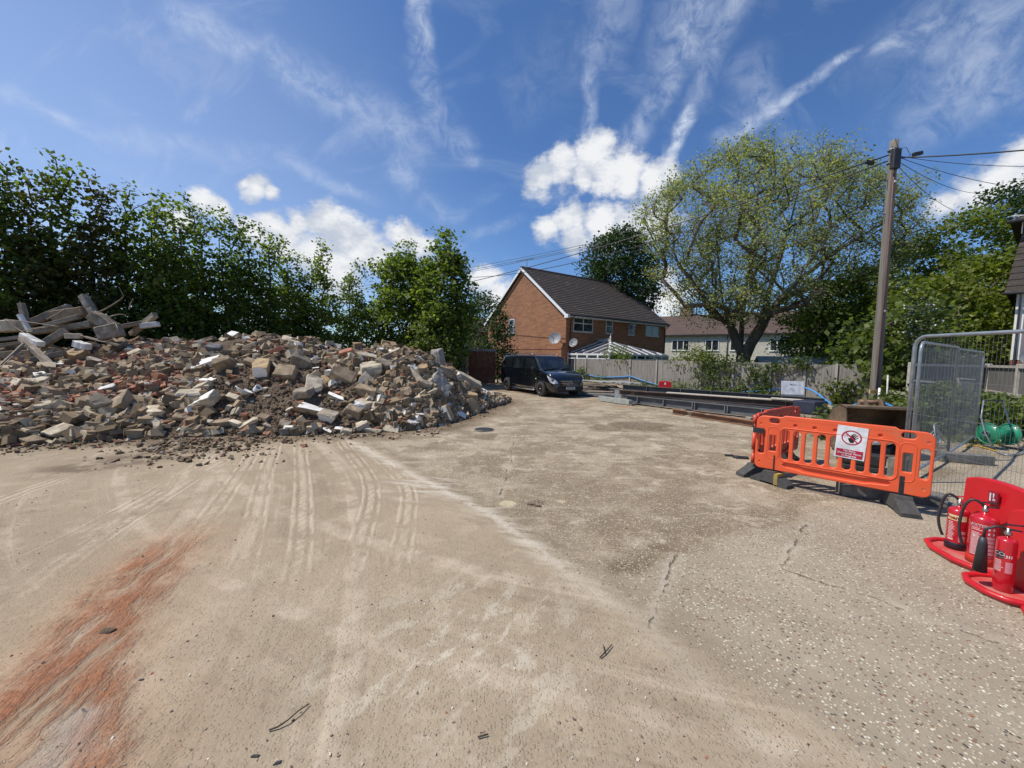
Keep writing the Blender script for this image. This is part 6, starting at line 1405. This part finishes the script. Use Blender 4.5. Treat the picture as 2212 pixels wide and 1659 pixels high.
for bx0, bz0, tx_, tz, w_ in ((-.008, .0, .004, .042, .0048), (.003, .002, .020, .056, .0048), (.014, .002, .036, .052, .0048), (.025, -.004, .052, .038, .0046), (.030, -.018, .062, .010, .0042)):
    d = Vector((tx_-bx0, tz-bz0)); L = d.length; d /= L; pq = Vector((-d.y, d.x))*w_
    a, b = Vector((bx0, cz+bz0)), Vector((tx_, cz+tz)); hp([tuple(a-pq*1.1), tuple(b-pq*.8), tuple(b+d*.004), tuple(b+pq*.8), tuple(a+pq*1.1)])
hand.build('hand_symbol', ink, nt)
fc = MB(); 
for pts in (arc_ for arc_ in ([(-.055+.018*math.cos(R(a)), cz+.012+.022*math.sin(R(a))) for a in range(60, 300, 24)], [(-.072, cz-.008), (-.050, cz-.010), (-.044, cz-.018)], [(-.058+.007*math.cos(R(a)), cz+.014+.006*math.sin(R(a))) for a in range(0, 361, 45)], [(-.042+.006*math.cos(R(a)), cz+.012+.006*math.sin(R(a))) for a in range(0, 361, 45)], [(-.060, cz-.040), (-.035, cz-.030)])):
    fc.tube([(x, hy, z) for x, z in pts], .0011, 4, cap=False)
fc.build('face_line', mat('ink_pale', (.45, .38, .55), None, .5), nt)
rg = MB(); N = 40; RO, RI = .098, .084; vs = []; fs = []
for k in range(N): a = 2*math.pi*k/N; vs += [(RO*math.cos(a), -.0042, cz+RO*.93*math.sin(a)), (RI*math.cos(a), -.0042, cz+RI*.93*math.sin(a))]
for k in range(N): j = (k+1) % N; fs.append((2*k, 2*j, 2*j+1, 2*k+1))
rg.add(vs, fs); rg.box((0, -.0045, cz), (.176, .001, .014), Matrix.Rotation(R(42), 3, 'Y')); rg.build('prohibition_ring', crim, nt)

# ================================================================ WIRE MESH SITE FENCE
galv = mat('galvanised_tube', (.36, .40, .42), (.26, .29, .31), .42, 8, metal=.55); wirem = mat('mesh_wire', (.27, .29, .30), None, .5, metal=.4)
def heras(label, a, b, z0=.13, z1=2.06, step=.038, hwires=(.28, .50, .72), corner=(True, True)):
    a, b = Vector(a), Vector(b); d = b-a; L = d.length; T = thing('mesh_fence_panel', label, 'fence panel', tuple(a), math.atan2(d.y, d.x), 'galvanised mesh panels')
    r = .021; cr = .14; pts = [(0, 0, .02)]
    if corner[0]: pts += [(0, 0, z1-cr)]+[(cr-cr*math.cos(R(k)), 0, z1-cr+cr*math.sin(R(k))) for k in (18, 36, 54, 72, 90)]
    else: pts += [(0, 0, z1), ]
    if corner[1]: pts += [(L-cr+cr*math.sin(R(k)), 0, z1-cr+cr*math.cos(R(k))) for k in (0, 18, 36, 54, 72, 90)]+[(L, 0, .02)]
    else: pts += [(L, 0, z1), (L, 0, .02)]
    MB().tube(pts, r, 10).build('frame', galv, T); MB().tube([(0, 0, z0), (L, 0, z0)], r, 10).build('bottom_rail', galv, T)
    mb = MB(); x = step
    while x < L-.01: mb.tube([(x, .0, z0), (x+random.uniform(-.003, .003), .0, z1)], .0014, 3, cap=False); x += step
    for h in hwires: mb.tube([(0, 0, z0+(z1-z0)*h), (L, 0, z0+(z1-z0)*h)], .0024, 3, cap=False)
    mb.build('wire_mesh', wirem, T); return T
heras('nearest mesh fence panel behind the fire extinguishers', (5.06, 4.98, 0), (4.93, 1.45, 0))
heras('mesh fence panel running back from the barrier end', (5.80, 5.62, 0), (7.88, 7.0, 0), z1=2.03, corner=(True, False))
heras('farthest mesh fence panel before the boarded fence', (7.90, 7.02, 0), (10.42, 8.74, 0), z1=2.0, corner=(False, True))
conb = mat('fence_block', (.20, .19, .165), (.13, .125, .11), .95, 8, bmp=.6, bscale=40)
def block(label, c_, rz, sz=(.70, .22, .13)):
    o_ = MB().box((0, 0, sz[2]/2), sz).build('fence_block', conb, None, c_, (0, 0, rz)); bevel(o_, .012, 2); return tag(o_, label, 'fence foot block')
block('concrete foot block where two mesh panels meet', (8.0, 6.86, 0), R(-18), (.72, .22, .16)); block('foot block lying behind the mesh near the wheel frame', (7.3, 7.55, 0), R(38), (.75, .2, .13)); block('foot block under the far mesh panel end', (10.5, 8.7, 0), R(10))
block('large foot block under the right end of the orange barrier', (4.62, 4.98, 0), R(-20), (.60, .24, .15)); block('second foot block behind the barrier end', (5.05, 4.86, 0), R(-38), (.62, .22, .14)); block('upright timber coloured block seen through the barrier end slot', (5.35, 5.35, 0), R(20), (.16, .16, .42))
# stone scatter, sheet and hose beyond the mesh
wire('hose', 'yellow hose lying on the concrete behind the mesh fence', 'hose', [gnd(2086, 965, .02), gnd(2105, 962, .02), gnd(2130, 968, .02), gnd(2153, 975, .02)], .014, mat('yellow_hose', (.62, .40, .05), None, .5))
wire('grey_hose', 'grey hose curving from the green reel', 'hose', [gnd(2153, 976, .02), gnd(2175, 983, .02), gnd(2200, 980, .03), gnd(2225, 968, .03)], .014, galv)
for k, (x, y, rz) in enumerate(((7.6, 6.15, 30), (9.2, 7.2, 30))): pass
# green hose reel
gr_m = mat('green_plastic', (.02, .27, .14), (.015, .2, .10), .35, 4, coat=.3)
q = gnd(2186, 974); hr = thing('hose_reel', 'green plastic garden hose reel with two wheels', 'hose reel', (q.x, q.y+.25, 0), R(-4))
for x in (-.20, .20):
    mb = MB(); pts = [(x, .21*math.cos(a), .30+.21*math.sin(a)) for a in [2*math.pi*k/28 for k in range(29)]]; mb.tube(pts, .016, 6, cap=False)
    mb.lathe([(.03, -.012), (.205, -.006), (.205, .006), (.03, .012)], (x, 0, .30), 28, axis=Quaternion((0, 1, 0), R(90)))
    mb.build('side_disc', gr_m, hr)
    MB().lathe([(.055, -.03), (.06, 0), (.055, .03)], (x*1.15, 0, .30), 16, axis=Quaternion((0, 1, 0), R(90))).build('hub', galv, hr)
MB().tube([(-.19, 0, .30), (.19, 0, .30)], .09, 16).build('drum', gr_m, hr)
for x in (-.26, .26): MB().tube([(x, -.18, .02), (x, 0, .32), (x, .1, .62), (x*.7, .16, .98)], .015, 6).build('frame', galv, hr)
MB().tube([(-.18, .16, .98), (.18, .16, .98)], .018, 6).build('handle', blackp, hr)
mb = MB()
for x in (-.26, .26): mb.tube([(x, -.2, .02), (x, .2, .02)], .015, 6)
mb.build('foot_bar', blackp, hr)
# small wheeled frame
q = gnd(2016, 968); wf = thing('trolley_frame', 'small grey metal trolley frame lying in the weeds behind the mesh', 'trolley', (q.x, q.y, 0), R(20))
for r_, c_ in ((.17, (0, 0, .19)), (.15, (.35, .1, .17))):
    mb = MB(); mb.tube([(c_[0]+r_*math.cos(a), c_[1], c_[2]+r_*math.sin(a)) for a in [2*math.pi*k/22 for k in range(23)]], .013, 6, cap=False)
    for k in range(5): a = 2*math.pi*k/5; mb.tube([c_, (c_[0]+r_*math.cos(a), c_[1], c_[2]+r_*math.sin(a))], .007, 4)
    mb.build('wheel', galv, wf)
MB().tube([(-.1, -.1, .02), (-.05, 0, .48), (.1, .05, .50), (.45, .1, .2), (.7, .1, .05)], .013, 6).build('frame', galv, wf)

# ================================================================ RIGHT HAND FENCE, BOARDS, PLANTS
cpost = mat('concrete_post', (.44, .41, .34), (.32, .30, .25), .93, 8, bmp=.4, bscale=40); dpan = mat('dark_boards', (.145, .135, .12), (.09, .085, .075), .93, 4, stretch=(6, 6, .6), bmp=.4, c3=(.20, .185, .16), s3=1.2)
E0, E1, E2 = Vector((12.9, 12.75, 0)), Vector((15.4, 12.75, 0)), Vector((12.6, 9.0, 0))
def pfence(label, a, b, bays):
    d = b-a; L = d.length; T = thing('panel_fence', label, 'fence', tuple(a), math.atan2(d.y, d.x)); ys = -1 if (Matrix.Rotation(-T.rotation_euler.z, 3, 'Z') @ Vector((-1, -1, 0))).y < 0 else 1
    for k in range(bays):
        x0, x1 = L*k/bays+.07, L*(k+1)/bays-.07; mb = MB(); x = x0
        while x < x1: mb.box((x+.05, 0, .87), (.096, .014, 1.66), Matrix.Rotation(R(3), 3, 'Z')); x += .1
        mb.build('boards', dpan, T)
        for z in (.14, .90, 1.69): MB().box(((x0+x1)/2, ys*.035, z), (x1-x0, .05, .075)).build('rail', cpost, T)
    for k in range(bays+1): o_ = MB().box((L*k/bays, 0, .88), (.12, .13, 1.78)).build('post', cpost, T); bevel(o_, .01, 1)
    return T
pfence('dark boarded fence with pale rails behind the mesh panels', E0, E1, 1); pfence('dark boarded fence with concrete posts coming forward at the frame edge', E1, E2, 2)
for k, (px, y0, y1, w_, Yd, lb) in enumerate(((1995, 824, 935, .62, 10.4, 'tall dark board leaning beside the mesh corner'), (2091, 820, 893, .42, 12.0, 'narrow dark door panel with pale edge leaning on the fence'))):
    a = at(px, y1, Yd); b = at(px+6, y0, Yd+.25); T = thing('leaning_board', lb, 'board', tuple(a), 0); d = b-a; T.rotation_euler = (-math.atan2(.25, d.z), R(4), R(-8))
    MB().box((0, 0, d.length/2), (w_, .03, d.length)).build('panel', mat('slate_board%d' % k, (.10, .105, .12), (.07, .07, .08), .8, 3), T); MB().box((0, -.005, d.length-.02), (w_+.03, .06, .04)).build('edge_strip', cpost, T); MB().box((-w_/2, -.004, d.length/2), (.02, .045, d.length-.05)).build('edge_strip', cpost, T)
def bush(label, px, py, Y, r, h, n, lm=L_ivy, leaf=.12, per=26, sd=0):
    b = at(px, py, Y); return make_tree('leafy_plant', label, 'plant', (b.x, b.y, 0), h, r, .05, n, per, .15, leaf, lm, bark, .03, 'round', 700+sd, None, gap=.1)
bush('leafy plants growing between mesh fence and leaning board', 2030, 930, 9.6, .85, 1.15, 60, sd=1); bush('low bushy plant below the narrow door panel', 2085, 930, 9.8, .8, .9, 60, L_syc, sd=2)
bush('plant behind the green hose reel', 2150, 935, 10.0, .75, .85, 60, sd=3); bush('plant at the frame edge by the concrete fence', 2215, 930, 10.2, .8, .9, 50, L_syc, sd=4)
bush('green plant beside the digger bucket', 1815, 945, 8.6, .45, .6, 30, sd=5); bush('weeds growing behind the bucket and pole', 1925, 900, 12.6, .7, .75, 40, sd=6)
gp = []
for k in range(300): q = gnd(random.uniform(2060, 2165), random.uniform(940, 957)); gp.append((q.x, q.y, .03))
tag(meshobj('grass_tuft', fastmesh('grass_tuft', leaves(gp, 12, .12, .06, .4, -1), 4, L_lime)), 'rough grass patch in front of the plants', kind='stuff')

# ================================================================ WHITE HOUSE at the right edge
ro = at(2190, 700, 15.5); wh_ = thing('white_house', 'white rendered house with brown tile hung upper storey at the right edge', 'house', (ro.x, ro.y, 0), R(-54))
wr = mat('white_render', (.80, .79, .74), (.72, .71, .66), .85, 2); timb = mat('grey_timber', (.21, .19, .21), (.16, .15, .16), .8, 4)
MB().box((3, 3, 3.25), (6, 6, 2.6)).build('wall', wr, wh_); MB().box((3, 3, .97), (5.98, 5.98, 1.94)).build('brick_base', redbrk, wh_)
for x in (.28, .85, 1.5, 2.2): MB().box((x, -.02, 3.2), (.12, .04, 2.5)).build('timber_strip', timb, wh_)
mb = MB()
for i_ in range(11):      # tile hung courses leaning outwards a little at the foot
    z0 = 4.55+i_*.245; o0 = .30-.028*i_
    for (ax, ay, bx_2, by_) in ((-o0, -o0, 6, -o0), (-o0, 6, -o0, -o0)):
        mb.add([(ax, ay, z0), (bx_2, by_, z0), (bx_2+(0 if ax != bx_2 else .05), by_+(.05 if ax != bx_2 else .05), z0+.27), (ax+.05, ay+(.05 if ax != bx_2 else 0), z0+.27), ], [(0, 1, 2, 3)])
mb.build('tile_hanging', tile_d, wh_)
MB().box((3.1, 3.1, 5.85), (6.1, 6.1, 2.6)).build('upper_wall', tile_d, wh_)
mb = MB(); mb.add([(-.35, -.35, 7.25), (6.4, -.35, 7.25), (6.4, 6.4, 7.25), (-.35, 6.4, 7.25), (3, 3, 10.1)], [(0, 1, 4), (1, 2, 4), (2, 3, 4), (3, 0, 4), (3, 2, 1, 0)]); mb.build('roof', tile_d, wh_)
MB().tube([(-.40, -.42, 7.22), (6, -.42, 7.22)], .07, 8).build('gutter', blackp, wh_); MB().tube([(-.36, -.38, 4.50), (6, -.38, 4.50)], .05, 8).build('gutter', blackp, wh_)
MB().tube([(.10, -.34, 4.45), (.10, -.06, 4.2), (.10, -.06, 1.0)], .035, 6).build('downpipe', timb, wh_)
window(wh_, (1.0, -.30, 5.1), (1, 0, 0), 1.2, 1.2, 2, 1, (0, -1, 0))
dish('dark satellite dish on the white house', (ro.x-.1, ro.y-.75, 2.02), .36, (-.5, -.8, .3), (ro.x+.3, ro.y-.4, 1.8))
ae = thing('tv_aerial', 'white television aerial above the roof at the right edge', 'aerial', tuple(at(2205, 470, 15.5))); mb = MB(); mb.tube([(-.35, 0, .05), (.5, 0, .12)], .013, 5); mb.tube([(.1, 0, -.6), (.1, 0, .1)], .018, 6)
for k in range(6): mb.tube([(-.3+.14*k, -.15, .06), (-.3+.14*k, .15, .06)], .008, 4)
mb.build('rods', upvc, ae)

# ================================================================ FIRE POINT STANDS AND EXTINGUISHERS
extr = mat('extinguisher_red', (.50, .010, .022), (.44, .009, .02), .25, 3, coat=.8); dusty = mat('dusty_red', (.50, .05, .045), (.46, .16, .13), .7, 5)
def stand(label, c_, rz, w_=.58, d=.34, bh=.71):
    T = thing('extinguisher_stand', label, 'stand', c_, rz, 'red fire point stands')
    hw = w_/2; lp = [(x, y) for x, y in ((-hw, d*.45), (-hw*.98, -d*.05), (-hw*.80, -d*.35), (-hw*.35, -d*.52), (hw*.35, -d*.52), (hw*.80, -d*.35), (hw*.98, -d*.05), (hw, d*.45))]
    o_ = MB().poly([(x, y, 0) for x, y in lp][::-1], .03, (0, 0, 1)).build('base', dusty, T)
    sm = []
    for i in range(len(lp)): p0_, p1_ = Vector(lp[i]), Vector(lp[(i+1) % len(lp)]); sm += [p0_.lerp(p1_, k/3) for k in range(3)]
    MB().tube([(p.x, p.y, .036) for p in sm]+[(sm[0].x, sm[0].y, .036)], .024, 8, cap=False).build('rim', red, T)
    N = 12; xs_ = [-hw+w_*k/N for k in range(N+1)]; topf = lambda x: bh-.06*(abs(x)/hw)**2.6; yf = lambda x: d*.5-.05+.045*(abs(x)/hw)**2*-1
    out = [(-hw*.92, .03)]+[(x, topf(x)) for x in xs_]+[(hw*.92, .03)]
    bo = curve_plate('backboard', [out], .055, .018, red, T, 3); bo.location = (0, d*.42, 0); bo.rotation_euler = (R(-4), 0, 0)
    pk = MB().box((0, d*.42-.012, bh*.80), (.085, .014, .10)).build('logo_tile', mat('tile_maroon', (.33, .01, .03), None, .4) if 'tile_maroon' not in bpy.data.materials else bpy.data.materials['tile_maroon'], T)
    mb = MB(); y = d*.42-.0205; z = bh*.80
    mb.box((-.022, y, z), (.014, .002, .07)); mb.box((.006, y, z+.02), (.010, .002, .035)); mb.box((.012, y, z-.018), (.022, .002, .014)); mb.tube([(.0, y, z+.035), (.012, y, z+.028), (.004, y, z+.012), (.016, y, z-.02)], .003, 5); mb.build('flame_mark', wpan, pk)
    return T
st1 = stand('double red stand holding the two larger extinguishers', (4.06, 3.37, 0), R(-103), .66, .36, .72)
st2 = stand('red stand holding the slim extinguisher', (3.74, 2.86, 0), R(-103), .42, .32, .64)
st3 = stand('empty red stand cut by the frame edge', (3.66, 2.44, 0), R(-103), .40, .30, .70)
def bend(mb, s_, size, z, r, ang, align='CENTER', bold=0.0):
    me = text_mesh(s_, size, bold, align, .0002)
    vs = []
    for v in me.vertices: a = ang+v.co.x/r; rr = r+.0012; vs.append((rr*math.sin(a), -rr*math.cos(a), z+v.co.y))
    mb.add(vs, [tuple(p.vertices) for p in me.polygons]); bpy.data.meshes.remove(me)
def patch(mb, r, a0, a1, z0, z1, off=.0006, n=8):
    vs = []; 
    for k in range(n+1): a = a0+(a1-a0)*k/n; vs += [((r+off)*math.sin(a), -(r+off)*math.cos(a), z0), ((r+off)*math.sin(a), -(r+off)*math.cos(a), z1)]
    mb.add(vs, [(2*k, 2*k+2, 2*k+3, 2*k+1) for k in range(n)], 0, True)
lblw = mat('label_print', (.72, .62, .62), (.62, .5, .5), .5, 30); crm = mat('cream_label', (.78, .66, .36), None, .5); lbr = mat('label_rose', (.62, .26, .28), (.55, .2, .22), .5, 20); blk = mat('label_black', (.02, .02, .03), None, .4)
def lines(mb, r, a0, a1, z1, z0, step, h=.0045):
    z = z1; k = 0
    while z > z0:
        patch(mb, r, a0, a0+(a1-a0)*random.uniform(.65, 1.0), z-h, z, .0010, 5); z -= step
def extinguisher(label, c_, r, h, face, kind, base_m=None):
    T = thing('fire_extinguisher', label, 'fire extinguisher', c_, 0)
    dome = r*.75
    pr = [(0, .0), (r*.93, .0), (r, .012), (r, h-dome)]+[(r*math.cos(R(a)), h-dome+dome*math.sin(R(a))*.8) for a in (15, 30, 45, 60, 74)]+[(r*.2, h-dome*.2), (r*.2, h+.02), (0, h+.02)]
    cyl = MB().lathe(pr, n=36).build('cylinder', extr, T)
    if base_m: MB().lathe([(r*.98, -.002), (r+.004, .0), (r+.005, .055), (r, .065)], n=36).build('base_ring', base_m, T)
    MB().lathe([(.02, h+.01), (.022, h+.03), (.015, h+.035), (.016, h+.06), (0, h+.062)], n=12).build('valve', mat('brass', (.5, .45, .38), None, .3, metal=.9) if 'brass' not in bpy.data.materials else bpy.data.materials['brass'], T)
    d = Vector((math.sin(face+1.2), -math.cos(face+1.2), 0)); hz = h+.05
    mb = MB(); mb.bar(Vector((0, 0, hz))-d*.02, Vector((0, 0, hz+.012))+d*.065, .022, .010); mb.bar(Vector((0, 0, hz+.03))-d*.02, Vector((0, 0, hz+.055))+d*.07, .022, .010); mb.build('lever', blk if kind != 'foam' else red, T)
    if kind in ('water', 'foam'):
        s_ = Vector((math.sin(face-1.25), -math.cos(face-1.25), 0)); P = [Vector((0, 0, hz)), s_*.07+Vector((0, 0, hz+.045)), s_*(r+.035)+Vector((0, 0, hz-.02)), s_*(r+.055)+Vector((0, 0, h*.70)), s_*(r+.045)+Vector((0, 0, h*.45)), s_*(r+.02)+Vector((0, 0, h*.25))]
        hz_ = wire('hose', None, None, [tuple(p) if False else p for p in P], .011, blackp, n=8); hz_.parent = T; 
    else:
        s_ = Vector((math.sin(face-1.15), -math.cos(face-1.15), 0)); MB().tube([Vector((0, 0, hz)), s_*.06+Vector((0, 0, hz+.01)), s_*.115+Vector((0, 0, hz-.03)), s_*.12+Vector((0, 0, hz-.10))], .009, 8).build('horn_arm', blackp, T)
        MB().tube([s_*.12+Vector((0, 0, hz-.09)), s_*.12+Vector((0, 0, hz-.14)), s_*.122+Vector((0, 0, hz-.36))], [.018, .026, .040], 14).build('horn', blackp, T)
    mb = MB(); r_ = r
    if kind == 'water':
        bend(mb, 'WATER', .034, h*.76, r, face-.28, bold=.0012); lines(mb, r, face-.72, face+.10, h*.715, h*.66, .013, .005); lines(mb, r, face-.72, face+.10, h*.63, h*.20, .0105)
        patch(mb, r, face-.56, face-.44, h*.53, h*.58); 
        for k in range(2):
            for j in range(2): patch(mb, r, face+.42+.36*k, face+.56+.36*k, h*(.70-.09*j), h*(.745-.09*j), .001)
        mb.build('label_print', lblw, T); m2 = MB()
        for k in range(5): patch(m2, r, face+.36, face+1.0, h*(.52-.075*k), h*(.58-.075*k)); 
        m2.build('label_panel', lbr, T); m3 = MB()
        for z in (h*.79, h*.185): patch(m3, r, face-.78, face+1.05, z, z+.002, .001, 14)
        for a in (face-.78, face+.22, face+1.05): patch(m3, r, a, a+.018, h*.185, h*.79, .001, 1)
        m3.build('label_border', lblw, T)
    elif kind == 'foam':
        m2 = MB(); patch(m2, r, face-1.0, face+.9, h*.68, h*.80, .0006, 14); m2.build('foam_band', crm, T); m3 = MB(); bend(m3, 'Foam', .045, h*.74, r+.0006, face-.35, bold=.0015); m3.build('foam_lettering', extr, T)
        lines(mb, r, face-.8, face-.1, h*.64, h*.28, .013, .005); patch(mb, r, face-.75, face-.2, h*.22, h*.25); mb.build('label_print', lblw, T); m4 = MB(); patch(m4, r, face+.25, face+.9, h*.2, h*.34); patch(m4, r, face+.25, face+.9, h*.38, h*.45); m4.build('label_panel', lbr, T)
    else:
        m2 = MB(); patch(m2, r, face-.95, face-.05, h*.60, h*.735); m2.build('gas_label', blk, T); bend(mb, 'CO', .038, h*.685, r+.0006, face-.5, bold=.001); bend(mb, '2', .018, h*.668, r+.0006, face-.02, bold=.0005); bend(mb, 'Carbon Dioxide', .011, h*.625, r+.0006, face-.5)
        lines(mb, r, face-.95, face-.02, h*.57, h*.36, .010, .004)
        for k in range(3): patch(mb, r, face+.15+.22*k, face+.27+.22*k, h*.63, h*.68, .001)
        mb.build('label_print', lblw, T); m3 = MB(); patch(m3, r, face+.15, face+.85, h*.36, h*.56); m3.build('label_panel', lbr, T)
    return T
FA = lambda x, y: math.atan2(-x, y)*-1 if False else math.atan2(-x, y)
def fa(x, y): return math.atan2(-x, y)      # angle of the side turned to the yard
extinguisher('foam extinguisher with cream label and black base, at the back', (4.13, 3.53, .03), .070, .40, fa(4.13, 3.53)-.1, 'foam', blk)
extinguisher('largest extinguisher, water, with dense white print', (4.05, 3.27, .03), .084, .44, fa(4.05, 3.27)-.1, 'water', mat('base_red', (.55, .035, .02), None, .5))
extinguisher('slim carbon dioxide extinguisher with black horn', (3.73, 2.86, .03), .053, .42, fa(3.73, 2.86)-.1, 'co2')

# ================================================================ SMALL THINGS ON THE FLOOR
q = gnd(1046, 927, .012); dm = mat('drain_iron', (.15, .145, .14), (.08, .08, .08), .6, 9, metal=.3)
dc = MB().lathe([(0, .0), (.20, .0), (.205, .004), (.225, .004), (.23, -.006)], n=28); 
for k in range(-5, 6): dc.box((0, k*.034, .003), (2*math.sqrt(max(.001, .19**2-(k*.034)**2)), .014, .007))
tag(dc.build('drain_cover', dm, None, q), 'round dark iron drain cover set in the concrete', 'drain cover')
twm = mat('twig_brown', (.06, .045, .035), None, .8)
def twig(label, pts, r=.004, name='twig'):
    P = [gnd(x, y, gh(*gnd(x, y).xy)+z) for x, y, z in pts]; return tag(MB().tube(P, [r*(1-.5*k/len(P)) for k in range(len(P))], 6).build(name, twm), label, 'twig')
twig('long curved twig lying on the dust near the front', [(581, 1577, .008), (600, 1570, .012), (622, 1555, .02), (645, 1535, .022), (668, 1520, .01)])
twig('forked twig on the pale concrete near the middle', [(1296, 1420, .01), (1308, 1408, .015), (1322, 1392, .012)], .004); twig('short thin twig crossing the forked one', [(1303, 1393, .012), (1307, 1412, .014)], .003)
twig('tiny twig near the bottom centre of the yard', [(1032, 1592, .01), (1054, 1586, .01)], .004)
for k, (px, py, s_, lb) in enumerate(((1160, 1093, .035, 'dark clods beside the pale round patch'), (1145, 1090, .03, 'second dark clod left of the first'), (1600, 990, .10, 'crumpled dark rag left of the orange barrier'), (1575, 985, .07, 'small dark scrap trailing from the crumpled rag'), (232, 1366, .03, 'dark lump on the edge of the orange clay'), (305, 1470, .011, 'black pebble on grey smear by the clay'), (553, 1632, .014, 'black pebble near the bottom edge'), (600, 1645, .012, 'second black pebble near the bottom edge'))):
    g = gnd(px, py); me = chunk_mesh('clod', (s_*2.2, s_, s_*.5), 'slate', 0, .3); me.materials[0] = soil if s_ > .025 and 'rag' not in lb and 'scrap' not in lb else blackp; ob = meshobj('clod', me, None, (g.x, g.y, gh(g.x, g.y)+s_*.12)); ob.rotation_euler = (0, 0, random.uniform(-.4, .4)); tag(ob, lb, 'clod' if 'lump' in lb or 'clod' in lb else 'rag' if 'rag' in lb or 'scrap' in lb else 'pebble')
for o_ in list(S.objects):
    if o_.parent is None and o_.get('category') and not o_.get('kind'): o_['kind'] = 'thing'
print('chunks', nchunk, 'objects', len(S.objects))
